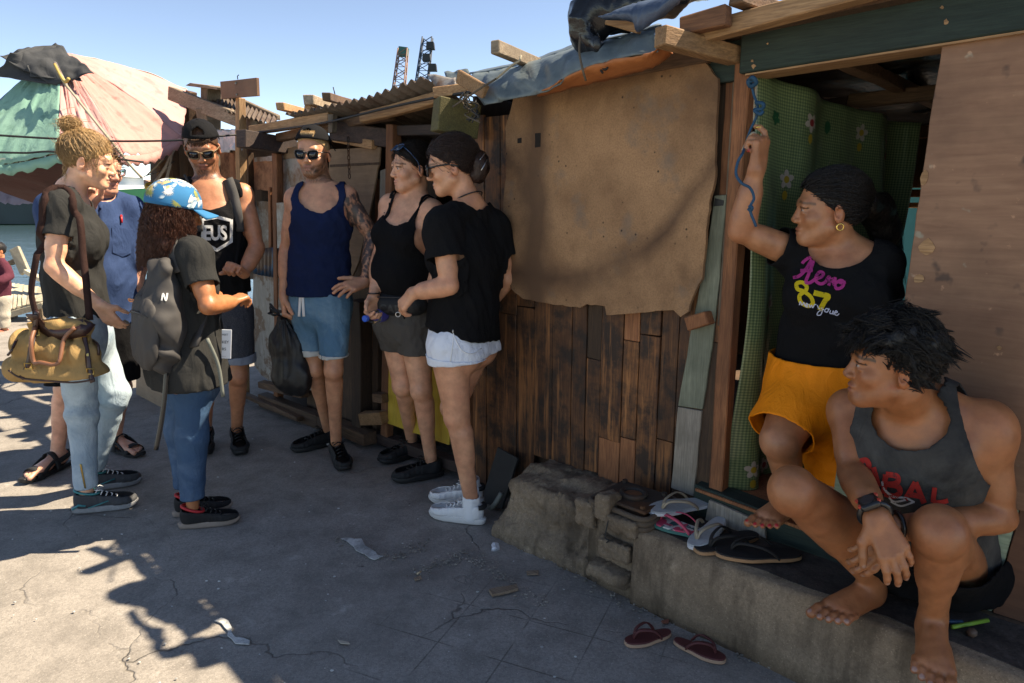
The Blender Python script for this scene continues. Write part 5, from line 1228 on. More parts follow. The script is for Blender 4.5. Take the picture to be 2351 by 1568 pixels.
def sleeve_cut(p, sd, t):
    S = A_(p.J['sh' + sd]); E = A_(p.J['el' + sd]); d = nrm(E - S); q = S + (E - S)*t; L = float(np.linalg.norm(E - S)); tg = [p.torso(.042, .05 if p.bust else 0)] + list(p.lowg)
    def f(Q):
        out = np.full(len(Q), -1, dtype=f32); v = Q - S; ax = v @ d; rad = np.linalg.norm(v - ax[:, None]*d, axis=1)
        m = np.nonzero((rad < .055*p.armr + .04) & (ax > L*t - .05) & (ax < L*1.2))[0]
        if len(m):
            dt = ev(tg, Q[m]); out[m] = np.where(dt > .0, ax[m] - L*t, -1)
        return out
    return f
def upper_arm(p, sd, infl, t=.8, flare=.012):
    S = A_(p.J['sh' + sd]); E = A_(p.J['el' + sd]); r = p.armr
    return (.03, [(rc(S, S + (E - S)*t, .05*r + infl, .046*r + infl + flare), 0)])
def hairshell(p, mat, s=1.0, r=(.081, .106, .096), c=(0, -.014, .033), hl=(.088, .064), nape=(-.078, -.07), wr=.0025, side=.0, h=.0055, seed=3, name='hair', wf=40):
    H = p.HD; a = np.array([hl[0] - nape[0], hl[1] - nape[1]]); n = np.array([a[1], -a[0]]); n = n/np.linalg.norm(n)      # (y, z) towards the face
    g = [(0, [(el(H.p(*[x*s for x in c]), [x*s for x in r], H.M), 0)])]
    def cut(Q):
        q = H.inv(Q)/s; ax = np.abs(q[:, 0])
        return ((q[:, 1] - hl[0])*n[0] + (q[:, 2] - hl[1])*n[1] + side*np.maximum(0, ax - .045)).astype(f32)*s
    return cloth_mesh(name, g, [cut], h, mat, p.root, wr=wr, wf=wf, seed=seed, th=.003)
def comb_paths(H, s, target, n, seed, hl=(.088, .064), nape=(-.078, -.07), r=(.083, .108, .098), c=(0, -.014, .033), lift=.0, jit=.004, loop=0):
    a = np.array([hl[0] - nape[0], hl[1] - nape[1]]); nn = np.array([a[1], -a[0]]); nn = nn/np.linalg.norm(nn)
    rs = np.random.RandomState(seed); T = (np.array(target) - np.array(c))/np.array(r); T /= np.linalg.norm(T)
    pts = scalp_pts(H, s, n, lambda x, y, z: ((y - hl[0])*nn[0] + (z - hl[1])*nn[1]) < .002, seed, r, c); out = []
    for q, d in pts:
        path = []; j = rs.normal(size=3)*jit; e = T + rs.normal(size=3)*.10; e /= np.linalg.norm(e)
        ph = rs.uniform(0, 6.28)
        for i in range(9):
            t = i/8*.98; v = d*(1 - t) + e*t; v /= np.linalg.norm(v); k = 1 + lift*math.sin(t*3.14)*rs.uniform(.2, 1) + .012*rs.uniform(-.2, 1)
            w_ = np.array(c) + v*np.array(r)*k + j*math.sin(3.14*t) + (loop*np.array([math.sin(t*14 + ph), math.cos(t*11 + ph), math.sin(t*9)]) if loop else 0)
            path.append(H.p(*(w_*s)))
        out.append(path)
    return out
def flyaways(H, s, n, seed, L=.03, test=lambda x, y, z: z > .02):
    rs = np.random.RandomState(seed); out = []
    for q, d in scalp_pts(H, s, n, test, seed, (.080, .105, .095)):
        v = d + rs.normal(size=3)*.8; v /= np.linalg.norm(v); c = rs.normal(size=3)*.5
        out.append([H.p(*((q + v*L*t*rs.uniform(.7, 1) + c*L*t*t)*s)) for t in (0, .3, .6, 1.)])
    return out
def cap_part(p, mat, s=1.0, backward=True, tilt=0.0, arch=True, brim_mat=None, name='cap', r=(.085, .110, .098), c=(0, -.012, .036), rim=.022, brim_len=.07, strap_mat=None):
    """ball cap in head space; rim height follows a slight tilt; backwards caps have the arch over the forehead"""
    H = p.HD; sg = -1 if backward else 1
    V = []; Fc = []; NU = 48; NV = 14
    for j in range(NV + 1):
        for i in range(NU):
            th = 2*math.pi*i/NU; x = math.sin(th); y = math.cos(th)
            z0 = rim + tilt*y
            ph0 = math.asin(max(-1, min(1, (z0 - c[2])/r[2]))); ph = ph0 + (math.pi/2 - ph0)*j/NV
            rr = 1 + .012*math.cos(6*th)*math.cos(ph)*0
            V.append(H.p(s*(c[0] + r[0]*math.cos(ph)*x*rr), s*(c[1] + r[1]*math.cos(ph)*y*rr), s*(c[2] + r[2]*math.sin(ph)*(1 + .03*math.cos(ph)))))
    for j in range(NV):
        for i in range(NU):
            i2 = (i + 1) % NU
            if backward and arch:
                th = 2*math.pi*(i + .5)/NU; th = th if th < math.pi else th - 2*math.pi
                if 1.2 < j < 6.6 - (th/.46)**2*5 and abs(th) < .46: continue
            Fc.append((j*NU + i, j*NU + i2, (j + 1)*NU + i2, (j + 1)*NU + i))
    o = solid(mesh_obj(name, V, Fc, mat, p.root, True), .0035, 1)
    # brim
    V = []; Fc = []; n = 17; m = 6
    for j in range(m + 1):
        for i in range(n):
            a = (i/(n - 1) - .5)*2.1; t = j/m
            x = math.sin(a)*r[0]*(1 + .05*t); y = c[1] + sg*(math.cos(a)*r[1] + brim_len*t*math.cos(a*.72)**.8)
            z = rim + tilt*sg + .004 - .018*t*1.0 - .020*(abs(a)/1.05)**2*t
            V.append(H.p(s*x, s*y, s*z))
    for j in range(m):
        for i in range(n - 1): Fc.append((j*n + i, j*n + i + 1, (j + 1)*n + i + 1, (j + 1)*n + i))
    solid(mesh_obj('brim', V, Fc, brim_mat or mat, o, True), .004, 0)
    V, Fc = tube_geo([H.p(0, s*(c[1] + .001), s*(c[2] + r[2]*1.0)), H.p(0, s*c[1], s*(c[2] + r[2]*1.035))], .008*s, 8)
    mesh_obj('button', V, Fc, mat, o, True)
    return o
def shades(p, frame_mat, lens_mat, s=1.0, y=.104, z=-.004, hw=.026, hh=.0205, name='sunglasses', onhead=None, thin=.0045, tint=None):
    H = p.HD; pt = onhead or (lambda x, yy, zz: H.p(x*s, yy*s, zz*s))
    V = []; Fc = []
    for sg in (-1, 1):
        rim = []
        for i in range(20):
            a = 2*math.pi*i/20; cx = math.copysign(abs(math.cos(a))**.55, math.cos(a)); cz = math.copysign(abs(math.sin(a))**.6, math.sin(a))
            xx = sg*.033 + cx*hw*(1.0 if cz > 0 else .9); rim.append(pt(xx, y - 2.2*(xx*xx), z + cz*hh + .003*(abs(xx) - .033)/.03))
        tube_geo(rim, thin*.62*s, 6, True, V, Fc)
        tube_geo([pt(sg*.057, y - .010, z + .010), pt(sg*.073, y - .05, z + .012), pt(sg*.080, y - .10, z + .010), pt(sg*.081, y - .125, z + .0), pt(sg*.080, y - .14, z - .012)], thin*.6*s, 6, False, V, Fc)
    tube_geo([pt(-.012, y + .001, z + .008), pt(0, y + .003, z + .010), pt(.012, y + .001, z + .008)], thin*.7*s, 6, False, V, Fc)
    o = mesh_obj(name, V, Fc, frame_mat, p.root, True)
    for sg in (-1, 1):
        V = [pt(sg*.033, y + .001, z)]; Fc = []
        for i in range(20):
            a = 2*math.pi*i/20; cx = math.copysign(abs(math.cos(a))**.55, math.cos(a)); cz = math.copysign(abs(math.sin(a))**.6, math.sin(a))
            xx = sg*.033 + cx*hw*(1.0 if cz > 0 else .9)*.97; V.append(pt(xx, y - 2.2*(xx*xx) - .0005, z + cz*hh*.97 + .003*(abs(xx) - .033)/.03))
        for i in range(20): Fc.append((0, 1 + i, 1 + (i + 1) % 20))
        solid(mesh_obj('lens', V, Fc, lens_mat, o, True), .0018, 0)
    return o
m_lens = plain('dark_lens', (.006, .006, .007), .06, 0, .05, 5, 0, .8)
def clear_glass():
    if 'spectacle_glass' not in MATS:
        g_ = NB('spectacle_glass'); g_.b.inputs['Transmission Weight'].default_value = 1.0; g_.b.inputs['IOR'].default_value = 1.05; MATS['spectacle_glass'] = g_.set((.95, .95, .95), .02)
    return MATS['spectacle_glass']
m_blackpl = plain('black_plastic', (.010, .010, .011), .28, 0, .1, 80, .05)
m_blackf = fabric('black_cotton', (.009, .009, .010), .9, .2)
m_blackt = fabric('black_jersey', (.0075, .0075, .0085), .9, .2)
m_grey_tee = fabric('charcoal_tee', (.030, .030, .029), .92, .2)
m_navy = fabric('navy_jersey', (.010, .019, .060), .9, .25)
m_blue_shirt = fabric('blue_poplin', (.030, .056, .135), .8, .15)
m_blackshort = fabric('black_canvas', (.0065, .0065, .0075), .92, .2)
m_jean_l = denim('pale_denim', (.25, .34, .42), (.46, .56, .62))
m_jean_d = denim('blue_denim', (.040, .085, .16), (.10, .16, .25))
m_jean_s = denim('washed_denim', (.085, .19, .30), (.20, .33, .43))
m_whitef = fabric('white_denim', (.70, .74, .82), .85, .06)
m_rolled = fabric('rolled_cuff', (.55, .56, .54), .85, .08)
m_greyshort = fabric('grey_cotton', (.085, .078, .072), .9, .15)
m_heather = fabric('heather_fleece', (.045, .048, .060), .95, .2, speck=(.13, .135, .15))
m_heathcuff = fabric('pale_cuff', (.23, .26, .32), .95, .15)
m_black_shoe = plain('black_mesh_shoe', (.008, .008, .009), .75, 0, .25, 300, .4)
m_black_sole = plain('black_rubber', (.010, .010, .010), .6, 0, .2, 80, .2)
m_white_shoe = plain('white_leather', (.72, .71, .70), .45, 0, .04, 40, .1)
m_white_sole = plain('white_rubber', (.62, .60, .57), .6, 0, .08, 50, .1)
m_white_lace = plain('white_lace', (.74, .74, .74), .8, 0, .05, 200, .2)
m_print_w = worn('white_print', (.62, .62, .62))
m_yellow_s = fabric('orange_yellow_polyester', (.88, .245, .012), .55, .08, 500, .55)
m_rubber_dk = m_black_sole
m_steel = plain('steel', (.55, .55, .55), .3, 1.0, .1, 40, .02)
m_brass = plain('brass', (.55, .38, .12), .35, 1.0, .15, 60, .05)
m_gold = plain('gold', (.75, .50, .15), .25, 1.0, .1, 60, .02)
def finger_nails(p, tips, r=.0085):
    for q, d in tips: p.nails.append((A_(q) + A_(d)*.003, 0))
# ------------------------------------------------------------------ man in the navy tank top
def person_navy():
    Y = 3.58
    hl_, tl_ = sole_at((794, 1083), (770, 1046), .285); hr_, tr_ = sole_at((679, 1038), (766, 1017), .285)
    p = Person('bearded man in navy tank top and washed denim shorts, tattooed arm on hip', (G(740, 1050).x, G(740, 1050).y, 0))
    p.skin = (.50, .285, .195); p.leg = .90; p.armr = .96
    p.J = dict(shl=P(796, 452, Y + .01), shr=P(680, 456, Y - .01), ell=P(856, 545, Y + .02), elr=P(659, 572, Y + .05), wrl=P(838, 648, Y - .08), wrr=P(652, 680, Y - .02),
               hipl=P(768, 706, Y - .02), hipr=P(702, 706, Y + .03), knl=P(766, 850, Y - .09), knr=P(722, 846, Y + .02), anl=ank(hl_, tl_), anr=ank(hr_, tr_))
    p.build_torso(P(735, 685, Y), P(735, 600, Y), P(738, 505, Y), P(738, 436, Y), yaw(-8), yaw(-12), (.145, .128, .148, .115), (.105, .095, .112, .08))
    p.HD = Frame(P(719, 352, Y), yaw(-20, -5), (0.03, 0, 1))
    # tattooed left hand on the hip, right hand holding cords
    gl, tl = hand_groups(p.J['wrl'], P(790, 662, Y - .17) - P(838, 648, Y - .08), (.25, .75, -.45), (-.1, -.35, .9), 1.05, (8, 5, 8, 12), (18, 18, 20, 22), .12, (.5, .8, .1), (.8, .55, .1))
    gr, tr = hand_groups(p.J['wrr'], (.05, -.25, -1), (1, .3, 0), (.1, -1, -.2), 1.05, (60, 62, 64, 66), (70, 70, 70, 70), .02)
    g = [p.torso()] + p.legs() + [p.arm('l'), p.arm('r'), p.neck(.058), headgroup(p.HD, jaw=1.1, s=1.0)] + gl + gr
    def col(V):
        c = p.base_col(V)
        S, E, Wr = (A_(p.J[k]) for k in ('shl', 'ell', 'wrl'))
        def seg(a, b):
            ba = b - a; t = np.clip((V - a) @ ba/(ba @ ba), 0, 1); return np.linalg.norm(V - a - t[:, None]*ba, axis=1), t
        d1, t1 = seg(S, E); d2, t2 = seg(E, Wr)
        near = ((d1 < .075) & (t1 > .02) & (np.abs((V - S) @ p.CF.l) >= 0) & (((V - S) @ p.CF.l) > -.02)) | ((d2 < .06) & (t2 < .93) & (d2 < d1 + .02))
        n1 = wob(V, 42, 11, 3); n2 = wob(V, 105, 12, 2)
        ink = np.clip((np.abs(n1) - .10)/.35, 0, 1)*.55 + np.clip(.35 - np.abs(n2), 0, .35)*1.6*(n1 > -.2)
        ink = np.clip(ink*1.5 + .12, 0, .92)*near
        c = c*(1 - ink[:, None]) + np.array((.028, .032, .038), dtype=f32)*ink[:, None]
        return p.face_col(V, c, .5, .92, beardc=(.065, .032, .016), eyes=False, lip=(.42, .17, .14))
    finish(p, g, .0075, [(p.HD.p(0, .01, -.01), .155, .0042), (A_(p.J['wrl']) + (-.06, -.07, 0), .13, .0042), (A_(p.J['wrr']) + (0, 0, -.06), .11, .0045)], col)
    hem = half(P(735, 676, Y), (0, 0, -1)); ex = (.03, [(ec(p.pel + A_((0, 0, -.05)), p.wai, .178, .158, .138, .122, p.PF.f), 0)])
    tk = cloth_mesh('tank_top', [p.torso(.013), ex], tank_cuts(p, hem, .098, .055, .05), .0065, m_navy, p.root, .0055, 15, 4)
    sh = []
    for sd in 'lr':
        H_, K = A_(p.J['hip' + sd]), A_(p.J['kn' + sd]); sh.append((.008, [(rc(H_ + A_((0, 0, .02)), K, .094, .066), 0)]))
    sh.append((.035, [(ec(p.pel - A_((0, 0, .03)), p.pel + A_((0, 0, .06)), .160, .156, .124, .118, p.PF.f), 0)]))
    kz = P(760, 812, Y).z
    s_ = cloth_mesh('shorts', sh, [half((p.pel[0], 0, kz), (0.06, 0, -1)), half((0, 0, p.pel[2] + .055), (0, 0, 1))], .0065, m_jean_s, p.root, .0045, 17, 9)
    mid = (A_(p.J['knl']) + A_(p.J['knr']))/2
    for sg in (-1, 1): cloth_mesh('cuff', sh, [half((p.pel[0], 0, kz + .024), (0.06, 0, 1)), half((p.pel[0], 0, kz - .006), (.06, 0, -1)), half(mid, p.PF.l*sg)], .0055, m_rolled, s_, .0045, 17, 9, .004, lambda Q: np.full(len(Q), -.007, dtype=f32))
    bv = bvh_of(s_)
    for dx in (-6, 6):
        pts = []
        for i in range(6):
            q = P(693 + dx*(.4 + .1*i) + 0, 676 + i*10, Y); h = bv.ray_cast(Vector((0, 0, CH)), (q - Vector((0, 0, CH))).normalized()); pts.append((h[0] or q) + Vector((0, -.006, 0)))
        ribbon('drawstring', pts, .013, (0, -1, 0), m_white_lace, s_, .005, 3)
    # backwards cap, blond hair in the arch, sunglasses
    hm = hair_mat('blond_short', (.36, .22, .10), (.55, .38, .20))
    hairshell(p, hm, 1.0, (.0765, .0995, .090), hl=(.082, .072), nape=(-.075, -.05), wr=.001)
    strands('fringe', [[A_(p.HD.p(x, .078 + .004*math.sin(40*x), z)), A_(p.HD.p(x*1.05, .076, z + .014)), A_(p.HD.p(x*1.1 + .004, .062, z + .030))] for x in np.linspace(-.032, .032, 60) for z in (.074, .082)], .0016, hm, p.root)
    cap_part(p, m_blackf, 1.0, True, .014, rim=.058, r=(.085, .110, .100))
    shades(p, m_blackpl, m_lens)
    for (h_, t_) in ((hl_, tl_), (hr_, tr_)):
        o, pp, (S, D, U, k) = shoe(p, h_, t_, m_black_shoe, m_black_sole, m_blackpl)
        V, Fc = tube_geo([pp(.038, .03, .022), pp(.042, .06, .020), pp(.044, .085, .017)], .006, 5); mesh_obj('heel_flash', V, Fc, m_white_sole, o)
    # drawstring bag held in the right hand
    hx = A_(p.J['wrr']) + A_((.0, -.03, -.075)); c = P(660, 830, Y - .03)
    bag = empty('drawstring_bag', (c.x, c.y, P(668, 903, Y).z), 'black drawstring bag hanging from the hand of the man in navy', 'bag')
    m_bag = plain('black_nylon', (.008, .008, .009), .5, 0, .3, 30, .5)
    zz = lambda vy: P(660, vy, Y - .03).z; xx = lambda vx: P(vx, 800, Y - .03).x
    yb = Y - .03
    gb = [(.04, [(ec((xx(652), yb, zz(735)), (xx(655), yb, zz(790)), .022, .085, .02, .045, (0, 1, 0)), 0), (ec((xx(655), yb, zz(790)), (xx(664), yb, zz(862)), .085, .105, .045, .06, (0, 1, 0)), .03), (ec((xx(664), yb, zz(862)), (xx(680), yb, zz(880)), .09, .065, .05, .045, (0, 1, 0)), .03)])]
    def pleat(Q):
        t = np.clip((Q[:, 2] - zz(850))/(zz(735) - zz(850)), 0, 1.2); a = np.arctan2(Q[:, 1] - yb, Q[:, 0] - xx(656)); return (.007*t*np.sin(a*9)).astype(f32)
    cloth_mesh('bag_body', gb, [], .006, m_bag, bag, .006, 22, 5, 0, pleat)
    V, Fc = [], []
    for k in range(5):
        r0 = random.uniform(.02, .05); a = random.uniform(0, 6)
        tube_geo(smooth_pts([hx, hx + A_((-.03 - r0*.5, -.02, .02*math.sin(a))), hx + A_((-.045 - r0*.3, -.03 + .02*math.cos(a), -.005 + .012*k)), hx + A_((-.01, -.02, -.02)), A_((xx(652), yb, zz(738)))], 5), .004, 5, False, V, Fc)
    mesh_obj('cord', V, Fc, m_blackpl, bag, True)
    tube('cord', [A_((xx(652), yb, zz(735))), A_((xx(700), yb + .01, zz(800))), A_((xx(718), yb + .01, zz(850))), A_((xx(700), yb, zz(880))), A_((xx(685), yb, zz(886)))], .004, m_blackpl, bag, interp=5)
    return p
# ------------------------------------------------------------------ woman with the hair bun (left)
def person_bun():
    Y = 3.06
    hr_, tr_ = sole_at((318, 1158), (172, 1176), .265); hl_, tl_ = sole_at((312, 1108), (205, 1124), .265)
    p = Person('woman with blond hair bun in charcoal tee and pale jeans, handbag at her side', (G(240, 1160).x, G(240, 1160).y, 0))
    p.skin = (.70, .44, .325); p.leg = .95; p.armr = .90; p.bust = True
    p.J = dict(shr=P(140, 474, Y - .13), shl=P(146, 462, Y + .15), elr=P(124, 612, Y - .20), wrr=P(228, 700, Y - .15), ell=P(205, 590, Y + .20), wrl=P(232, 690, Y + .12),
               hipr=P(172, 752, Y - .08), hipl=P(196, 748, Y + .09), knr=P(188, 950, Y - .07), knl=P(262, 905, Y + .10), anr=ank(hr_, tr_), anl=ank(hl_, tl_))
    p.build_torso(P(184, 738, Y), P(171, 655, Y), P(164, 545, Y), P(168, 443, Y), yaw(82), yaw(78), (.155, .128, .140, .10), (.115, .10, .11, .07))
    p.HD = Frame(P(204, 369, Y), yaw(77, -12), (.12, -.05, 1))
    gr, _ = hand_groups(p.J['wrr'], P(258, 738, Y - .12) - P(228, 700, Y - .15), (.1, .9, -.1), (.8, .1, .5), .92, (15, 15, 15, 18), (20,)*4, .02)
    g = [p.torso(0, .045)] + p.legs(0, (.086, .052), (.046, .032)) + [p.arm('l'), p.arm('r'), p.neck(.047), headgroup(p.HD, s=.97, jaw=.9, nose=.985)] + gr
    def col(V):
        c = p.base_col(V); return p.face_col(V, c, .45, 0, lip=(.55, .22, .19), hs=.97, browc=(.16, .08, .04))
    finish(p, g, .0075, [(p.HD.p(0, .01, -.01), .15, .004)], col)
    hem = half(P(184, 722, Y), (-.05, 0, -1))
    low = (.03, [(ec(p.pel + A_((0, 0, -.04)), p.wai, .165, .142, .128, .118, p.PF.f), 0)])
    p.lowg = (low,)
    ts = cloth_mesh('t_shirt', [p.torso(.011, .045), low, upper_arm(p, 'r', .012, .72), upper_arm(p, 'l', .012, .7)], [hem, ball(p.nek + p.CF.f*.045 + p.CF.u*.03, .085), ball(p.nek + p.CF.u*.055, .088), sleeve_cut(p, 'r', .52), sleeve_cut(p, 'l', .5)], .0065, m_grey_tee, p.root, .0048, 17, 8)
    def thigh(sd, a, b, c, d):
        H_, K, N_ = (A_(p.J[x + sd]) for x in ('hip', 'kn', 'an')); return (.02, [(rc(H_, K, a, b), 0), (rc(K, N_, c, d), .03)])
    jn = [thigh('r', .092, .063, .062, .047), thigh('l', .092, .068, .064, .048), (.05, [(ec(p.pel - A_((0, 0, .05)), p.pel + A_((0, 0, .05)), .162, .150, .126, .118, p.PF.f), 0), (el(p.PF.p(-.07, -.055, -.06), (.088, .088, .095), p.PF.M), .03), (el(p.PF.p(.07, -.055, -.06), (.088, .088, .095), p.PF.M), .03)])]
    kn = A_(p.J['knr']); kl = A_(p.J['knl'])
    def fold(Q):
        o = np.zeros(len(Q), dtype=f32)
        for kk in (kn, kl, A_(p.J['anr'])): o += .002*np.sin((Q - kk) @ np.array([.35, .2, 1.], dtype=f32)*75 + 2*wob(Q, 7, 3))*np.exp(-((Q[:, 2] - kk[2])/.12)**2)
        return o
    az = p.J['anr'].z
    cut_an = lambda Q: (np.where(np.abs(Q[:, 1] - A_(p.J['anl'])[1]) < np.abs(Q[:, 1] - A_(p.J['anr'])[1]), .10, .115) - Q[:, 2]).astype(f32)
    j = cloth_mesh('jeans', jn, [half((0, 0, p.pel[2] + .05), (0, 0, 1)), cut_an], .007, m_jean_l, p.root, .0018, 13, 6, .004, fold)
    # ankle zip
    bv = bvh_of(j); zp = []
    for i in range(6):
        q = P(186 + i*2.2, 1065 + i*11, Y - .1); h = bv.ray_cast(Vector((0, 0, CH)), (q - Vector((0, 0, CH))).normalized()); zp.append((h[0] or q) + Vector((0, -.004, 0)))
    ribbon('zip', zp, .007, (0, -1, 0), m_brass, j, .003, 3)
    # hair
    hm = hair_mat('blond_bun', (.30, .165, .065), (.56, .37, .18), .4); s = .97; H = p.HD
    hairshell(p, hm, s, (.077, .101, .089), hl=(.086, .056), nape=(-.076, -.066), wr=.003)
    bt = np.array((0, -.055, .125)); bc = A_(P(161, 281, Y))
    paths = comb_paths(H, s, (0, -.06, .10), 1500, 5, hl=(.09, .056), nape=(-.08, -.072), r=(.080, .104, .094), lift=.035, jit=.005, loop=.0012) + flyaways(H, s, 160, 4, .035)
    rs = np.random.RandomState(9)
    for k in range(620):                      # the bun: looping locks
        ax = rs.normal(size=3); ax /= np.linalg.norm(ax); u = np.cross(ax, (.3, .2, .9)); u /= np.linalg.norm(u); v = np.cross(ax, u); R0 = rs.uniform(.020, .042); c0 = bc + rs.normal(size=3)*.009 + A_((.0, 0, -.012)); a0 = rs.uniform(0, 6.28)
        paths.append([c0 + (u*math.cos(a0 + t)*R0 + v*math.sin(a0 + t)*R0*.8)*(1 + .05*math.sin(5*t)) for t in np.linspace(0, rs.uniform(2.2, 4.6), 9)])
    for k in range(40):
        a0 = bc + rs.normal(size=3)*.02; d = rs.normal(size=3); d[2] = abs(d[2])*.5
        paths.append([a0 + d/np.linalg.norm(d)*t*.06 + A_((0, 0, -.1))*t*t*.2 for t in (0, .4, .7, 1.)])
    for k in range(70):                       # loose wisps at the nape and temple
        q = H.p(rs.uniform(-.06, .06)*s, -.085*s, rs.uniform(-.06, .0)*s) if k < 45 else H.p(-.074*s, rs.uniform(.0, .05)*s, rs.uniform(-.01, .04)*s)
        paths.append([A_(q) + A_((rs.uniform(-.3, .15)*t*.05, rs.uniform(-.2, .1)*t*.04, -t*rs.uniform(.03, .075))) + A_((math.sin(6*t + k)*.006, 0, 0)) for t in (0, .25, .5, .75, 1.)])
    strands('hair_strands', paths, .0010, hm, p.root)
    core = [(0, [(el(bc + A_((0, 0, -.014)), (.033, .033, .030)), 0)])]
    cloth_mesh('bun', core, [], .006, hm, p.root, .005, 50, 3, 0)
    m_out = plain('grey_trail_mesh', (.045, .047, .05), .75, 0, .3, 260, .4); m_out_s = plain('grey_trail_sole', (.26, .26, .26), .7, 0, .3, 60, .4); m_teal = plain('teal_trim', (.03, .22, .23), .6)
    for (h_, t_) in ((hr_, tr_), (hl_, tl_)):
        o, pp, (S, D, U, k) = shoe(p, h_, t_, m_out, m_out_s, m_white_lace, hi=.004)
        for sg in (1, -1):
            V, Fc = tube_geo([pp(sg*.036, .0, .03), pp(sg*.040, .03, .05), pp(sg*.040, .06, .042)], .0055, 5); tube_geo([pp(sg*.042, .07, .03), pp(sg*.046, .12, .045), pp(sg*.040, .16, .055)], .003, 5, False, V, Fc); mesh_obj('trim', V, Fc, m_teal, o, True)
        V, Fc = tube_geo([pp(.036*math.cos(a), .062 + .052*math.sin(a), .103 + .014*math.sin(-a)) for a in np.linspace(0, 6.1, 20)], .006, 6); mesh_obj('collar', V, Fc, m_teal, o, True)
    # handbag with long strap
    m_can = fabric('tan_canvas', (.34, .215, .09), .85, .15, 500, .5); m_lea = plain('dark_leather', (.035, .014, .012), .4, 0, .25, 60, .25); m_web = fabric('brown_webbing', (.036, .018, .015), .85)
    Yb = Y - .30; b0 = P(128, 880, Yb)
    bag = empty('handbag', b0, 'tan canvas handbag with dark leather straps at the hip of the woman with the bun', 'handbag')
    q = lambda x, y, dy=0: A_(P(x, y, Yb + dy))
    gb = [(.03, [(ec(q(65, 790), q(195, 812), .062, .062, .07, .07, (0, 1, 0)), 0), (ec(q(52, 842), q(208, 858), .062, .062, .085, .085, (0, 1, 0)), .03), (ec(q(85, 735), q(195, 752), .035, .035, .045, .045, (0, 1, 0)), .05)])]
    bot = half(q(110, 872), (.10, 0, -1))
    pl = lambda Q: (.006*np.sin(Q[:, 0]*75)*np.clip((Q[:, 2] - q(0, 870)[2])/.15, 0, 1)).astype(f32)
    bb = cloth_mesh('bag_body', gb, [half(q(130, 730), (-.12, 0, 1)), bot], .006, m_can, bag, .004, 20, 5, .004, pl); bv = bvh_of(bb)
    def on(x, y, lift=.004):
        r = ray(x, y).normalized(); h = bv.ray_cast(Vector((0, 0, CH)), r); return (h[0] + h[1]*lift) if h[0] else P(x, y, Yb - .08)
    for pts in (((86, 715), (79, 760), (72, 800), (66, 838), (50, 868)), ((184, 735), (192, 775), (200, 815), (205, 850), (213, 878))):
        ribbon('strap', [on(*a) for a in pts], .020, (0, -1, 0), m_lea, bag, .005, 4)
        for a in (pts[1], pts[3]):
            c = on(a[0] + 2, a[1] + 4, .009); V, Fc = tube_geo([c + Vector((dx, 0, dz)) for dx, dz in ((-.014, -.011), (.014, -.011), (.014, .011), (-.014, .011))], .003, 5, True); mesh_obj('buckle', V, Fc, m_brass, bag)
        for a in (pts[2],):
            V, Fc = tube_geo([on(*a, .006), on(*a, .011)], .006, 8); mesh_obj('rivet', V, Fc, m_brass, bag)
    for ln in (((72, 720), (100, 748), (128, 765), (165, 762), (190, 755), (205, 740)),):
        ribbon('leather_yoke', [on(a, b + 2, .005) for a, b in ln], .045, (0, -1, -.3), m_lea, bag, .006, 5)
    tube('handle', [on(80, 748, .01), on(74, 790, .03), on(84, 825, .035), on(112, 836, .035), on(140, 826, .035), on(162, 790, .03), on(174, 752, .01)], .0085, plain('tan_leather_handle', (.20, .085, .045), .5), bag, interp=6)
    tube('piping', [on(20, 850, .002), on(50, 867, .002), on(110, 874, .002), on(170, 878, .002), on(212, 872, .002)], .004, m_lea, bag, interp=5)
    for k in range(2):
        tube('side_tie', [on(38 + 175*k, 780, .0), on(30 + 190*k, 800, .02), on(18 + 205*k, 815, .01)], .005, m_lea, bag, interp=4)
    # long shoulder strap: behind the back, over the shoulder, down the chest to the bag
    sh = A_(p.J['shr'])
    st1 = [P(84, 728, Yb + .02), P(72, 670, Yb + .05), P(82, 600, Y - .24), P(96, 520, Y - .21), P(112, 465, Y - .18), P(136, 446, Y - .13), P(168, 462, Y - .16), P(184, 510, Y - .19), P(190, 580, Y - .21), P(198, 650, Y - .24), P(206, 735, Yb + .02)]
    tsb = bvh_of(ts); pts = []
    for k, a in enumerate(smooth_pts(st1, 5)):
        n = tsb.find_nearest(a)
        if n[0] is not None and n[3] < .05 and 10 < k < 42: a = n[0] + n[1]*.007
        pts.append(a)
    ribbon('shoulder_strap', pts, .027, lambda a: (Vector((a[0], a[1], a[2])) - Vector((p.che[0], p.che[1] + .05, a[2]))).normalized(), m_web, bag, .003, 0)
    for a in (P(84, 731, Yb + .02), P(206, 738, Yb + .02)):
        V, Fc = tube_geo([a + Vector((.012*math.cos(t), 0, .02*math.sin(t) - .02)) for t in np.linspace(0, 6.28, 13)[:-1]], .003, 5, True); mesh_obj('ring', V, Fc, m_brass, bag)
    return p
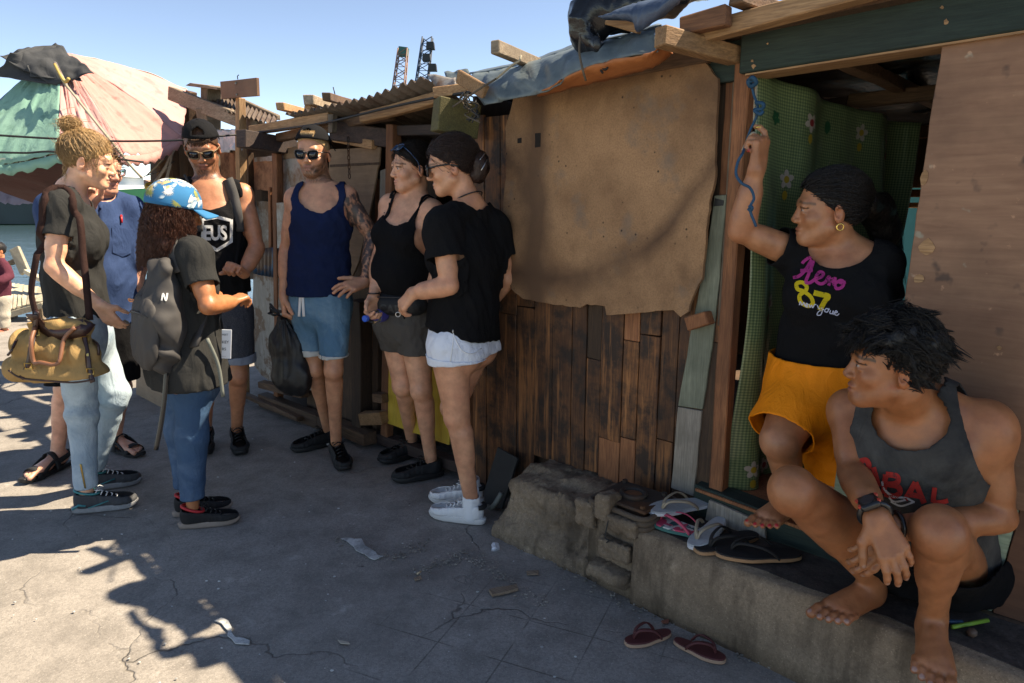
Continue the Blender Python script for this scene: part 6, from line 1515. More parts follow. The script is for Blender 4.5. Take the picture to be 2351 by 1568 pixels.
# ------------------------------------------------------------------ man in the blue shirt
def person_blue():
    Y = 3.52
    hr_, tr_ = sole_at((62, 1108), (150, 1070), .27); hl_, tl_ = sole_at((330, 1050), (252, 1030), .27)
    p = Person('heavy man in blue button shirt, black shorts and sandals, hand on chin', (G(200, 1075).x, G(200, 1075).y, 0))
    p.skin = (.62, .37, .29); p.leg = 1.0; p.armr = 1.1
    p.J = dict(shl=P(296, 482, Y + .09), shr=P(122, 478, Y - .07), ell=P(318, 600, Y + .08), wrl=P(300, 690, Y + .02), elr=P(140, 590, Y - .15), wrr=P(203, 474, Y - .17),
               hipl=P(255, 740, Y + .02), hipr=P(180, 740, Y), knl=P(276, 885, Y + .0), knr=P(150, 890, Y - .06), anl=ank(hl_, tl_), anr=ank(hr_, tr_))
    p.build_torso(P(220, 730, Y), P(218, 640, Y), P(212, 540, Y), P(216, 458, Y), yaw(20), yaw(15), (.20, .205, .195, .15), (.16, .17, .15, .10))
    p.HD = Frame(P(230, 388, Y), yaw(38, -8), (.05, 0, 1))
    gr, _ = hand_groups(p.J['wrr'], (.12, .0, 1), (.3, -.9, 0), (.6, .5, 0), 1.05, (75, 75, 75, 75), (75,)*4, .01)
    fr, t1 = foot_groups(hr_, tr_, (0, 0, 1), 1.05, 1); fl, t2 = foot_groups(hl_, tl_, (0, 0, 1), 1.05, -1)
    lift = A_((0, 0, .024))
    g = [p.torso()] + p.legs() + [p.arm('l'), p.arm('r'), p.neck(.066), headgroup(p.HD, s=1.04, fat=1.08, jaw=1.15)] + gr
    hr2, tr2, hl2, tl2 = (A_(x) + lift for x in (hr_, tr_, hl_, tl_))
    g += foot_groups(hr2, tr2, (0, 0, 1), 1.05, 1)[0] + foot_groups(hl2, tl2, (0, 0, 1), 1.05, -1)[0]
    def col(V): return p.face_col(V, p.base_col(V), .4, .25, lip=(.5, .2, .18), hs=1.04, beardc=(.35, .25, .2))
    finish(p, g, .0085, [(p.HD.p(0, .01, -.01), .155, .005), (A_(p.J['wrr']) + (0, 0, .06), .10, .005)], col)
    low = (.04, [(ec(p.pel + A_((0, 0, -.05)), p.wai, .212, .215, .175, .185, p.PF.f), 0)])
    p.lowg = (low,)
    sh = cloth_mesh('shirt', [p.torso(.016), low, upper_arm(p, 'l', .02, .9, .02), upper_arm(p, 'r', .02, .9, .02)], [half(P(220, 742, Y), (0, 0, -1)), ball(p.nek + p.CF.f*.03 + p.CF.u*.05, .085), sleeve_cut(p, 'l', .72), sleeve_cut(p, 'r', .72)], .008, m_blue_shirt, p.root, .005, 13, 3)
    bv = bvh_of(sh); C = p.CF
    on = lambda x, y, l=.004: (lambda h: h[0] + h[1]*l if h[0] else P(x, y, Y - .2))(bv.ray_cast(Vector((0, 0, CH)), ray(x, y).normalized()))
    ribbon('placket', [on(228, 470 + i*30) for i in range(9)], .028, (0, -1, 0), m_blue_shirt, sh, .004, 3)
    for i in range(7):
        a = on(229, 480 + i*37, .008); V, Fc = tube_geo([a, a + Vector((0, -.003, 0))], .006, 8); mesh_obj('button', V, Fc, m_navy, sh)
    prism('pocket', [on(256, 522, .004), on(304, 526, .004), on(300, 582, .004), on(280, 590, .004), on(258, 580, .004)], (0, -1, 0), .004, m_blue_shirt, sh, bev=0)
    tube('pen', [on(276, 495, .008), on(277, 512, .008)], .005, plain('red_plastic', (.5, .02, .02), .35), sh)
    # collar
    cp = [A_(p.nek) + C.v(.082*math.cos(a), .06*math.sin(a) + .015, .035 - .035*max(0, math.sin(a))) for a in np.linspace(1.75, 7.7, 22)]
    ribbon('collar', [Vector(c) for c in cp], .045, lambda a: (Vector(a) - Vector(p.nek) - Vector((0, 0, .08))).normalized(), m_blue_shirt, sh, .004, 0)
    gs = []
    for sd in 'lr':
        H_, K = A_(p.J['hip' + sd]), A_(p.J['kn' + sd]); gs.append((.03, [(rc(H_, K, .12, .098), 0)]))
    gs.append((.05, [(ec(p.pel - A_((0, 0, .06)), p.pel + A_((0, 0, .05)), .205, .205, .17, .17, p.PF.f), 0)]))
    cloth_mesh('shorts', gs, [half((0, 0, P(270, 872, Y).z), (0, 0, -1)), half((0, 0, p.pel[2] + .05), (0, 0, 1))], .008, m_blackshort, p.root, .005, 14, 7)
    hm = hair_mat('dark_brown_short', (.03, .016, .010), (.07, .04, .025)); hairshell(p, hm, 1.04, (.081, .105, .094), hl=(.085, .062), nape=(-.075, -.055), wr=.004)
    strands('hair_strands', flyaways(p.HD, 1.04, 700, 6, .03, lambda x, y, z: z > -.02 + .6*y), .0016, hm, p.root)
    shades(p, m_blackpl, clear_glass(), 1.04, hw=.023, hh=.016, name='glasses', thin=.003)
    m_strap = plain('black_webbing', (.014, .014, .014), .8, 0, .2, 300, .4)
    for (h_, t_) in ((hr_, tr_), (hl_, tl_)):
        h_ = A_(h_); t_ = A_(t_); D = nrm(t_ - h_); U = A_((0, 0, 1)); S = np.cross(U, D); k = .28/.28
        n = 26; V = []; Fc = []
        for zi, z in enumerate((0.001, .024)):
            for i in range(n):
                t = i/n*6.283; y = .135 - .150*math.cos(t); wv = .050 if y > .17 else .040
                V.append(h_ + S*math.copysign(abs(math.sin(t))**.65, math.sin(t))*wv + D*y + U*(z + .01*max(0, (y - .22)/.06)**2))
        for i in range(n): Fc.append((i, (i + 1) % n, n + (i + 1) % n, n + i))
        Fc += [tuple(reversed(range(n))), tuple(range(n, 2*n))]
        o = bevel(mesh_obj('sandal', V, Fc, m_black_sole, p.root), .004)
        pp = lambda x, y, z: Vector(h_ + S*x + D*y + U*z)
        for y, zt, wd in ((.205, .062, .035), (.10, .105, .028)):
            ribbon('strap', [pp(-.05, y, .02), pp(-.046, y + .002, zt*.62), pp(-.02, y + .004, zt), pp(.02, y + .004, zt), pp(.046, y + .002, zt*.62), pp(.05, y, .02)], wd, lambda a: (a - pp(0, y, .01)).normalized(), m_strap, o, .004, 5)
        ribbon('heel_strap', [pp(-.045, .10, .06), pp(-.042, .04, .07), pp(-.02, -.004, .075), pp(.02, -.004, .075), pp(.042, .04, .07), pp(.045, .10, .06)], .028, lambda a: (a - pp(0, .06, a.z - pp(0, 0, 0).z)).normalized(), m_strap, o, .004, 5)
        for sg in (-1, 1): ribbon('side_strap', [pp(sg*.048, .19, .03), pp(sg*.046, .15, .055), pp(sg*.044, .11, .075)], .02, S*sg, m_strap, o, .004, 4)
    return p
# ------------------------------------------------------------------ woman with the floral cap and backpack
def person_cap():
    Y = 2.90
    hr_, tr_ = sole_at((553, 1196), (414, 1212), .245); hl_, tl_ = sole_at((528, 1166), (408, 1184), .245)
    p = Person('short woman in blue floral cap, dark tee and jeans, backpack on her back', (G(470, 1195).x, G(470, 1195).y, 0))
    p.skin = (.36, .165, .082); p.leg = .86; p.armr = .92; p.bust = True
    p.J = dict(shr=P(448, 585, Y - .09), shl=P(358, 576, Y + .10), elr=P(478, 702, Y - .16), wrr=P(528, 694, Y - .02), ell=P(470, 690, Y + .18), wrl=P(500, 680, Y + .05),
               hipr=P(438, 842, Y - .07), hipl=P(428, 838, Y + .09), knr=P(442, 1000, Y - .06), knl=P(414, 985, Y + .09), anr=ank(hr_, tr_), anl=ank(hl_, tl_))
    p.build_torso(P(434, 828, Y), P(432, 750, Y), P(410, 650, Y), P(405, 562, Y), yaw(112), yaw(116), (.138, .122, .130, .095), (.108, .098, .10, .065))
    p.HD = Frame(P(404, 488, Y), yaw(105, -8), (.10, 0, 1))
    gr, _ = hand_groups(p.J['wrr'], (.4, .9, .2), (0, .2, -1), (-.6, .4, .5), .9, (50,)*4, (50,)*4, .02)
    g = [p.torso(0, .05)] + p.legs(0, (.082, .05), (.045, .031)) + [p.arm('l'), p.arm('r'), p.neck(.047), headgroup(p.HD, s=.96, nose=.97)] + gr
    def col(V): return p.face_col(V, p.base_col(V), .6, 0, lip=(.35, .12, .10), hs=.96)
    finish(p, g, .0075, [(p.HD.p(0, .01, -.01), .145, .0045)], col)
    low = (.04, [(ec(p.pel + A_((0, 0, -.10)), p.wai, .172, .150, .165, .135, p.PF.f), 0)])
    p.lowg = (low,)
    cloth_mesh('t_shirt', [p.torso(.012, .05), low] + [(.05, [(rc(A_(p.J['hip' + sd]) + A_((0, 0, .03)), A_(p.J['hip' + sd]) - A_((0, 0, .10)), .108, .11), 0)]) for sd in 'lr'] + [upper_arm(p, 'r', .012, .85, .012), upper_arm(p, 'l', .012, .85, .012)], [half(P(434, 878, Y), (0, 0, -1)), ball(p.nek + p.CF.u*.05, .085), sleeve_cut(p, 'r', .62), sleeve_cut(p, 'l', .6)], .0065, m_grey_tee, p.root, .005, 15, 14)
    def leg_(sd, a, b, c, d):
        H_, K, N_ = (A_(p.J[x + sd]) for x in ('hip', 'kn', 'an')); return (.02, [(rc(H_, K, a, b), 0), (rc(K, N_, c, d), .03)])
    jn = [leg_('r', .086, .066, .066, .048), leg_('l', .086, .066, .066, .048), (.05, [(ec(p.pel - A_((0, 0, .05)), p.pel + A_((0, 0, .03)), .158, .15, .13, .125, p.PF.f), 0), (el(p.PF.p(0, -.04, -.06), (.125, .085, .09), p.PF.M), .03)])]
    kn, kl, an = (A_(p.J[x]) for x in ('knr', 'knl', 'anr'))
    def fold(Q):
        o = np.zeros(len(Q), dtype=f32)
        for kk in (kn, kl, an): o += .002*np.sin((Q - kk) @ np.array([.3, .2, 1.], dtype=f32)*90 + 2*wob(Q, 8, 3))*np.exp(-((Q[:, 2] - kk[2] - .03)/.11)**2)
        return o
    cloth_mesh('jeans', jn, [half((0, 0, p.pel[2] + .04), (0, 0, 1)), half((0, 0, .135), (0, 0, -1))], .007, m_jean_d, p.root, .002, 15, 6, .004, fold)
    hm = hair_mat('dark_auburn_curls', (.030, .010, .006), (.105, .036, .020), .42); H = p.HD; s = .96
    hairshell(p, hm, s, (.082, .106, .092), hl=(.07, .03), nape=(-.08, -.08), wr=.003)
    vol = [(.04, [(ec(H.p(.0, -.05, -.02), H.p(0, -.055, -.14), .088, .100, .06, .06, H.f), 0), (ec(H.p(0, -.055, -.14), H.p(0, -.05, -.19), .10, .085, .06, .045, H.f), .03), (rc(H.p(-.07, .0, -.03), H.p(-.085, .03, -.17), .03, .03), .03), (rc(H.p(.07, .0, -.03), H.p(.085, .03, -.17), .03, .03), .03)])]
    cloth_mesh('hair_mass', vol, [], .007, hm, p.root, .010, 38, 6, 0)
    rs = np.random.RandomState(3); paths = []
    for k in range(2000):
        a = rs.uniform(-2.5, 2.5); r0 = np.array((math.sin(a)*.085, -.02 - math.cos(a)*.09, rs.uniform(-.03, .03))); out = np.array((math.sin(a), -math.cos(a)*.7, 0))
        if r0[1] > .045: continue
        L = rs.uniform(.14, .275); ph = rs.uniform(0, 6.28); fr = rs.uniform(14, 26); am = rs.uniform(.004, .010); pt = []
        for t in np.linspace(0, 1, 11):
            q = r0 + out*(.03*math.sin(t*2.2) + rs.uniform(0, .012)) + np.array((am*math.sin(fr*t*L*8 + ph), am*math.cos(fr*t*L*8 + ph), -L*t))
            pt.append(H.p(*(q*s)))
        paths.append(pt)
    strands('hair_strands', paths, .0013, hm, p.root)
    # floral cap: leaf print in white, pale blue, olive and orange on blue
    b = NB('floral_print'); v = b.co('Object', (1, 1, 1))
    b.bump(b.noise(v, 500), .2, .002); mfl = b.set(b.mix(b.noise(v, 9), (.006, .09, .22), (.012, .19, .40)), .85)
    cp_ = cap_part(p, mfl, s, False, -.004, rim=.026, brim_len=.075, r=(.089, .113, .104)); bvc = bvh_of(cp_); rs2 = np.random.RandomState(21)
    lm = [plain('leaf_white', (.62, .63, .60), .8), plain('leaf_ice', (.50, .62, .66), .8), plain('leaf_olive', (.26, .27, .07), .8), plain('leaf_sand', (.55, .40, .18), .8)]
    for k in range(85):                       # palm-leaf print
        th, ph = rs2.uniform(-3.14, 3.14), rs2.uniform(.05, 1.45); r0 = rs2.uniform(0, 6.28); nl = rs2.randint(6, 10); R0 = rs2.uniform(.020, .036); polys = []
        for i in range(nl):
            a_ = r0 + (i - nl/2)*.34; w2 = .15; polys.append([(0, 0), (R0*.5*math.cos(a_ - w2), R0*.5*math.sin(a_ - w2)), (R0*math.cos(a_), R0*math.sin(a_)), (R0*.5*math.cos(a_ + w2), R0*.5*math.sin(a_ + w2))])
        d0 = np.array((math.sin(th)*math.cos(ph), math.cos(th)*math.cos(ph), math.sin(ph))); e1 = np.cross(d0, (0, 0, 1)); e1 /= np.linalg.norm(e1); e2 = np.cross(e1, d0); c0 = H.p(0, -.012, .03)
        def pl2(x, y, d0=d0, e1=e1, e2=e2): v_ = H.v(*(d0*.2 + e1*x*1.7 + e2*y*1.7)); return (c0 + v_, -v_)
        decal('printed_leaf', polys, pl2, bvc, lm[(0, 1, 0, 2, 0, 3, 1, 0)[k % 8]], cp_, .0042 + .0002*(k % 4), .03)
    m_sh = plain('black_suede', (.012, .011, .011), .85, 0, .3, 200, .4); m_ssole = plain('tan_dirty_sole', (.27, .21, .17), .7, 0, .25, 40, .3); m_red = plain('red_lining', (.45, .02, .025), .6)
    for i, (h_, t_) in enumerate(((hr_, tr_), (hl_, tl_))):
        o, pp, (S, D, U, k) = shoe(p, h_, t_, m_sh, m_ssole, m_blackpl, wd=.92)
        V, Fc = tube_geo([pp(.034*math.cos(a), .062 + .05*math.sin(a), .100 - .02*math.sin(a)) for a in np.linspace(0, 6.1, 20)], .007, 6); mesh_obj('collar', V, Fc, m_red, o, True)
        if i == 0:
            bv = bvh_of(o); sw = [(0, 0), (.012, -.008), (.028, -.006), (.058, .016), (.030, .004), (.014, .002), (.004, .012)]
            decal('swoosh', [sw], lambda x, y: (pp(.05, .10 + x, .045 + y), -S), bv, m_red, o, .0015, .008)
            decal('heel_patch', [[(0, 0), (.06, 0), (.05, .03), (.005, .04)]], lambda x, y: (pp(.05, .02 + x*.9, .055 + y*.8), -S), bv, m_red, o, .001, .01)
            decal('white_band', [[(0, 0), (.06, -.012), (.06, -.004), (.0, .01)]], lambda x, y: (pp(.05, .018 + x*.9, .083 + y*.8), -S), bv, m_print_w, o, .002, .01)
    # backpack
    m_bp = plain('charcoal_nylon', (.042, .038, .036), .75, 0, .18, 12, .5)
    c = P(386, 700, Y); bf = -p.CF.f
    bp = empty('backpack', A_(P(390, 818, Y)) + bf*.17, 'dark grey slouchy backpack on the back of the woman in the floral cap', 'backpack')
    B = Frame(A_(P(466, 708, Y)) + bf*.165, bf, (0.05, 0, 1))
    gb = [(.03, [(ec(B.p(0, 0, .15), B.p(0, .02, -.02), .085, .125, .05, .075, B.f), 0), (ec(B.p(0, .02, -.02), B.p(0, .02, -.14), .125, .11, .078, .08, B.f), .03), (ec(B.p(0, .02, -.14), B.p(.0, .0, -.20), .11, .07, .07, .05, B.f), .03)])]
    fold2 = lambda Q: (.009*np.sin((Q - B.o) @ (B.u*34 + B.l*30) + 3*wob(Q, 6, 2))).astype(f32)
    bb = cloth_mesh('bag_body', gb, [], .007, m_bp, bp, .006, 14, 12, 0, fold2)
    pk = [(.02, [(ec(B.p(0, .075, -.03), B.p(0, .085, -.13), .105, .10, .035, .035, B.f), 0)])]
    cloth_mesh('front_pocket', pk, [], .006, m_bp, bb, .006, 18, 2, 0)
    tube('zip', [B.p(-.075, .098, .0), B.p(-.035, .112, .012), B.p(.035, .112, .012), B.p(.075, .098, .0)], .004, m_blackpl, bb, interp=5)
    tube('zip_pull', [B.p(-.06, .085, .05), B.p(-.078, .10, .055), B.p(-.085, .095, .045), B.p(-.06, .088, .045)], .0035, plain('orange_cord', (.55, .22, .10), .7), bb, interp=5)
    tube('haul_loop', [B.p(-.03, -.04, .19), B.p(-.02, -.03, .235), B.p(.02, -.03, .235), B.p(.03, -.04, .19)], .009, m_bp, bp, interp=5)
    for sg in (-1, 1):
        S = A_(p.J['shr' if sg > 0 else 'shl']); C = p.CF
        inn = S - C.l*(-.06 if sg > 0 else .06)*1.0
        ribbon('shoulder_strap', [Vector(B.p(sg*.07, -.03, .17)), Vector(inn - C.f*.055 + C.u*.06), Vector(inn + C.f*.02 + C.u*.065), Vector(inn + C.f*.085 - C.u*.02), Vector(inn + C.f*.10 - C.u*.14), Vector(B.p(sg*.13, -.05, -.13))], .045, lambda a, i=inn: (a - Vector(i - C.u*.05)).normalized(), m_bp, bp, .010, 6)
    tube('strap_tail', [B.p(.06, .03, -.20), B.p(.065, .05, -.34), B.p(.06, .07, -.46), B.p(.05, .09, -.56)], .010, m_blackpl, bp, interp=5)
    tube('strap_tail', [B.p(.145, -.10, -.10), B.p(.15, -.14, -.22), B.p(.15, -.155, -.36)], .008, plain('grey_webbing', (.14, .15, .13), .8), bp, interp=5)
    bvb = bvh_of(bb)
    decal_bm('logo', stroke_bm([[(0, 0), (.004, .02), (.012, .0), (.016, .022)]], .005), lambda x, y: (A_(P(372 + x*750, 690 - y*750, Y - .1)), A_(ray(377, 684))), bvb, m_print_w, bb, .003)
    # name badge on a lanyard
    Yt = Y - .06; t0 = P(522, 790, Yt)
    bd = empty('name_badge', P(520, 824, Yt), 'white name badge in clear sleeve hanging below the folded arms', 'badge')
    m_pap = plain('white_card', (.62, .64, .68), .5, 0, .03, 20, 0); m_ink = plain('black_ink', (.01, .01, .012), .7)
    prism('card', [P(509, 756, Yt), P(532, 757, Yt), P(530, 824, Yt), P(508, 823, Yt)], (0, -1, 0), .003, m_pap, bd)
    tube('lanyard', [P(506, 756, Yt), P(504, 735, Yt), P(508, 715, Yt)], .004, m_blackpl, bd)
    for tx, yy, sz in (('MEET', 768, .011), ('KEY', 786, .017), ('RS', 802, .017), ('-----', 817, .010)):
        bm = text_bm(tx, sz)
        for v_ in bm.verts: q = P(510, yy, Yt); v_.co = Vector((q.x + v_.co.x, q.y - .0025, q.z - .004 + v_.co.y))
        bm_obj('lettering', bm, m_ink, bd)
    return p
# ------------------------------------------------------------------ man with cap and printed tank
def person_deus():
    Y = 3.74
    hl_, tl_ = sole_at((556, 1052), (544, 1008), .29); hr_, tr_ = sole_at((470, 1050), (478, 1010), .29)
    p = Person('bearded man in backwards black cap and black tank top with white shield print', (G(520, 1030).x, G(520, 1030).y, 0))
    p.skin = (.42, .215, .135); p.leg = .96; p.armr = 1.04
    p.J = dict(shl=P(556, 446, Y + .05), shr=P(404, 440, Y - .05), ell=P(590, 568, Y + .0), wrl=P(560, 628, Y - .15), elr=P(375, 560, Y + .1), wrr=P(420, 640, Y - .05),
               hipl=P(533, 722, Y), hipr=P(462, 722, Y), knl=P(547, 862, Y - .02), knr=P(474, 862, Y), anl=ank(hl_, tl_), anr=ank(hr_, tr_))
    p.build_torso(P(498, 705, Y), P(494, 615, Y), P(486, 512, Y), P(482, 428, Y), yaw(-6), yaw(-4), (.160, .145, .168, .13), (.115, .105, .122, .085))
    p.HD = Frame(P(464, 340, Y), yaw(-6, -20), (-.04, 0, 1))
    gl, tips = hand_groups(p.J['wrl'], P(540, 612, Y - .22) - P(560, 628, Y - .15), (-.3, -.4, -.8), (-.35, -.5, .75), 1.1, (80, 82, 84, 86), (80,)*4, .01, (.7, .4, .5), (.9, .0, .6))
    g = [p.torso()] + p.legs() + [p.arm('l'), p.arm('r'), p.neck(.062), headgroup(p.HD, s=1.05, jaw=1.08)] + gl
    def col(V): return p.face_col(V, p.base_col(V), .55, .95, beardc=(.05, .022, .012), eyes=False, hs=1.05, lip=(.40, .15, .12))
    finish(p, g, .008, [(p.HD.p(0, .01, -.01), .16, .0045), (A_(p.J['wrl']) + (-.04, -.05, .02), .11, .0045)], col)
    low = (.03, [(ec(p.pel + A_((0, 0, -.06)), p.wai, .180, .168, .135, .125, p.PF.f), 0)])
    tk = cloth_mesh('tank_top', [p.torso(.013), low], tank_cuts(p, half(P(498, 690, Y), (.25, 0, -1)), .10, .06, .05), .0065, m_blackf, p.root, .004, 15, 4)
    gs = []
    for sd in 'lr':
        H_, K = A_(p.J['hip' + sd]), A_(p.J['kn' + sd]); gs.append((.03, [(rc(H_, K, .112, .092), 0)]))
    gs.append((.05, [(ec(p.pel - A_((0, 0, .06)), p.pel + A_((0, 0, .05)), .172, .17, .13, .125, p.PF.f), 0)])); kz = P(550, 824, Y).z
    s_ = cloth_mesh('shorts', gs, [half((p.pel[0], 0, kz), (-.08, 0, -1)), half((0, 0, p.pel[2] + .05), (0, 0, 1))], .007, m_heather, p.root, .004, 16, 7)
    mid = (A_(p.J['knl']) + A_(p.J['knr']))/2
    for sg in (-1, 1): cloth_mesh('cuff', gs, [half((p.pel[0], 0, kz + .02), (-.08, 0, 1)), half((p.pel[0], 0, kz - .004), (-.08, 0, -1)), half(mid, p.PF.l*sg)], .006, m_heathcuff, s_, .004, 16, 7, .004, lambda Q: np.full(len(Q), -.006, dtype=f32))
    # printed shield
    bv = bvh_of(tk); pl_ = lambda x, y: (A_(P(498 + x, 536 - y, Y - .1)), A_(ray(498 + x, 536 - y)))
    def frame_poly(outer, wd):
        n = len(outer); c = np.mean(outer, axis=0); inn = [(c[0] + (x - c[0])*(1 - wd/abs(math.hypot(x - c[0], y - c[1]))), c[1] + (y - c[1])*(1 - wd/abs(math.hypot(x - c[0], y - c[1])))) for x, y in outer]
        return [[outer[i], outer[(i + 1) % n], inn[(i + 1) % n], inn[i]] for i in range(n)]
    pts = [(-36, 34), (0, 42), (36, 32), (36, -20), (0, -42), (-36, -22)]
    decal('shield_print', frame_poly(np.array(pts), 8.0), pl_, bv, m_print_w, tk)
    bm = text_bm('EUS', 46, 0, 1.5, .92)
    for v in bm.verts: v.co.x = v.co.x*.74 - 31; v.co.y = v.co.y*1.0 - 14
    decal_bm('lettering', bm, pl_, bv, m_print_w, tk)
    # backpack strap
    m_st = plain('grey_strap', (.045, .043, .042), .8, 0, .2, 200, .3)
    bk = empty('backpack', P(500, 690, Y + .22), 'dark backpack worn by the man with the shield print', 'backpack')
    for sg, px in ((1, 528), (-1, 436)):
        pts = []
        for (x, y) in ((px - 6, 414), (px + 2, 430), (px + 8, 455), (px + 14, 490), (px + 18, 530), (px + 14, 570), (px + 10, 610)):
            h = bv.ray_cast(Vector((0, 0, CH)), ray(x, y).normalized()); pts.append((h[0] + h[1]*.008) if h[0] else P(x, y, Y - .09))
        ribbon('shoulder_strap', pts[:5], .055, (0, -1, .15), m_st, bk, .012, 5); ribbon('webbing', pts[3:], .024, (0, -1, .1), m_blackf, bk, .004, 5)
    Bk = Frame(p.che - p.CF.f*.19, -p.CF.f)
    cloth_mesh('bag_body', [(.03, [(bx(Bk.p(0, 0, -.04), (.13, .07, .19), Bk.M, .05), 0)])], [], .01, m_st, bk, .006, 12, 3, 0)
    hm = hair_mat('brown_short', (.05, .022, .012), (.13, .065, .035)); hairshell(p, hm, 1.05, (.0775, .1005, .090), hl=(.084, .056), nape=(-.075, -.05), wr=.002)
    rs = np.random.RandomState(2)
    strands('fringe', [[A_(p.HD.p(x*1.05, .086, .070)), A_(p.HD.p(x*1.1 + rs.uniform(-.008, .008), .097, .06)), A_(p.HD.p(x*1.2 + rs.uniform(-.012, .012), .094, .042 + rs.uniform(-.01, .01)))] for x in rs.uniform(-.045, .05, 140)], .0016, hm, p.root)
    cap_part(p, m_blackf, 1.05, True, .014, rim=.056, r=(.085, .110, .100))
    m_bfr = plain('bamboo_frame', (.17, .105, .05), .5)
    shades(p, m_bfr, m_lens, 1.05, hw=.0285, hh=.019, thin=.006)
    for (h_, t_) in ((hl_, tl_), (hr_, tr_)):
        o, pp, (S, D, U, k) = shoe(p, h_, t_, m_black_shoe, m_black_sole, m_blackpl); bs = bvh_of(o)
        for sg in (1, -1): decal('swoosh', [[(0, 0), (.012, -.008), (.028, -.006), (.062, .018), (.030, .005), (.014, .003), (.004, .014)]], lambda x, y, sg=sg: (pp(sg*.06, .06 + x, .045 + y), -S*sg), bs, m_print_w, o, .0015, .008)
    return p
# ------------------------------------------------------------------ woman in the black tank top
def person_tank():
    Y = 3.40
    hr_, tr_ = sole_at((868, 1066), (968, 1040), .265); hl_, tl_ = sole_at((904, 1106), (1010, 1090), .265)
    p = Person('dark-haired woman in black tank top and grey shorts, sunglasses on her head', (G(940, 1075).x, G(940, 1075).y, 0))
    p.skin = (.56, .335, .24); p.leg = .94; p.armr = .97; p.bust = True
    p.J = dict(shr=P(898, 472, Y + .04), shl=P(992, 486, Y - .10), elr=P(872, 588, Y + .02), wrr=P(858, 682, Y - .16), ell=P(1010, 600, Y - .06), wrl=P(985, 690, Y - .1),
               hipr=P(905, 738, Y + .04), hipl=P(950, 742, Y - .06), knr=P(926, 885, Y + .0), knl=P(968, 895, Y - .10), anr=ank(hr_, tr_), anl=ank(hl_, tl_))
    p.build_torso(P(928, 722, Y), P(930, 632, Y), P(940, 540, Y), P(952, 462, Y), yaw(-48), yaw(-42), (.165, .145, .150, .105), (.135, .125, .12, .075))
    p.HD = Frame(P(945, 386, Y), yaw(-68, -1), (0, 0, 1))
    gr, tips = hand_groups(p.J['wrr'], (-.12, -.45, -.85), (.75, -.5, .15), (-.3, -.7, .5), .95, (48, 50, 52, 54), (48,)*4, .03)
    g = [p.torso(0, .065, .12)] + p.legs(0, (.092, .056), (.050, .034)) + [p.arm('l'), p.arm('r'), p.neck(.05), headgroup(p.HD, s=.99, fat=1.05, nose=.98)] + gr
    def col(V): return p.face_col(V, p.base_col(V), .75, 0, lip=(.45, .17, .15), hs=.99)
    finish(p, g, .0075, [(p.HD.p(0, .01, -.01), .15, .004), (A_(p.J['wrr']) + (0, -.03, -.05), .10, .0045)], col)
    C = p.CF
    cuts = [half(P(928, 728, Y), (0, 0, -1)), ball(p.nek + C.f*.06 - C.u*.045, .105), ball(p.nek + C.u*.05 - C.f*.03, .11)]
    for sd, sg in (('l', 1), ('r', -1)):
        S = A_(p.J['sh' + sd]); cuts += [ball(S + C.l*sg*.045 - C.u*.05, .105), half(S - C.l*sg*.03, C.l*sg + C.u*.2)]
    tk = cloth_mesh('tank_top', [p.torso(.009, .065, .12)], cuts, .006, m_blackt, p.root, .0025, 17, 3)
    bd = bvh_of(p.body)
    for sd, sg in (('l', 1), ('r', -1)):
        S = A_(p.J['sh' + sd]); a = p.nek + (S - p.nek)*.62
        for o in (0, .022):
            pts = []
            for (f, u) in ((.115, -.105), (.10, -.03), (.055, .05), (0, .075), (-.05, .05), (-.10, -.03), (-.12, -.10)):
                q = Vector(a + C.f*f + C.u*u + C.l*sg*o*(1 if f < .1 else -.2)); n = bd.find_nearest(q); pts.append(n[0] + n[1]*.004)
            ribbon('strap', pts, .012, lambda v: bd.find_nearest(v)[1], m_blackt, tk, .003, 4)
    gs = []
    for sd in 'lr':
        H_, K = A_(p.J['hip' + sd]), A_(p.J['kn' + sd]); gs.append((.008, [(rc(H_, H_ + (K - H_)*.6, .100, .084), 0)]))
    gs.append((.035, [(ec(p.pel - A_((0, 0, .02)), p.pel + A_((0, 0, .05)), .172, .166, .15, .145, p.PF.f), 0)])); kz = P(930, 804, Y).z
    s_ = cloth_mesh('shorts', gs, [half((0, 0, kz), (0, 0, -1)), half((0, 0, p.pel[2] + .05), (0, 0, 1))], .0065, m_greyshort, p.root, .005, 20, 7)
    # belt bag
    m_fp = plain('black_belt_bag', (.010, .010, .011), .7, 0, .25, 200, .3); c = P(926, 690, Y - .20)
    fp = empty('belt_bag', P(925, 722, Y - .2), 'black belt bag with dark lettering round the waist of the woman in tank top', 'belt bag')
    fr = Frame(A_(p.wai) + A_((.012, 0, P(926, 692, Y).z - p.wai[2])) + nrm(yaw(-18))*.155, yaw(-18), (0.05, 0, 1))
    fb = cloth_mesh('pouch', [(.02, [(ec(fr.p(-.07, 0, .0), fr.p(.07, -.005, .008), .048, .048, .04, .04, fr.f), 0), (ec(fr.p(-.08, -.02, .008), fr.p(.09, -.02, .014), .055, .05, .032, .028, fr.f), .02)])], [], .0055, m_fp, fp, .002, 25, 4, 0)
    bm = text_bm('CAR', .055, 0, .002)
    m_emb = plain('embossed_grey', (.030, .030, .032), .6)
    bvp = bvh_of(fb); decal_bm('lettering', bm, lambda x, y: (fr.p(.0 + .085 - x*-1 - .17, .05, y - .028), -fr.f), bvp, m_emb, fb, .002, .01)
    tube('zip', [fr.p(-.09, .048, .045), fr.p(0, .05, .05), fr.p(.09, .043, .056)], .003, m_blackpl, fb, interp=4)
    wb = [p.wai + A_((0, 0, fr.o[2] - p.wai[2])) + p.PF.v((p.hw[1] + .022)*math.cos(a), (p.hd[1] + .035)*math.sin(a), 0) for a in np.linspace(0, 6.28, 40)[:-1]]
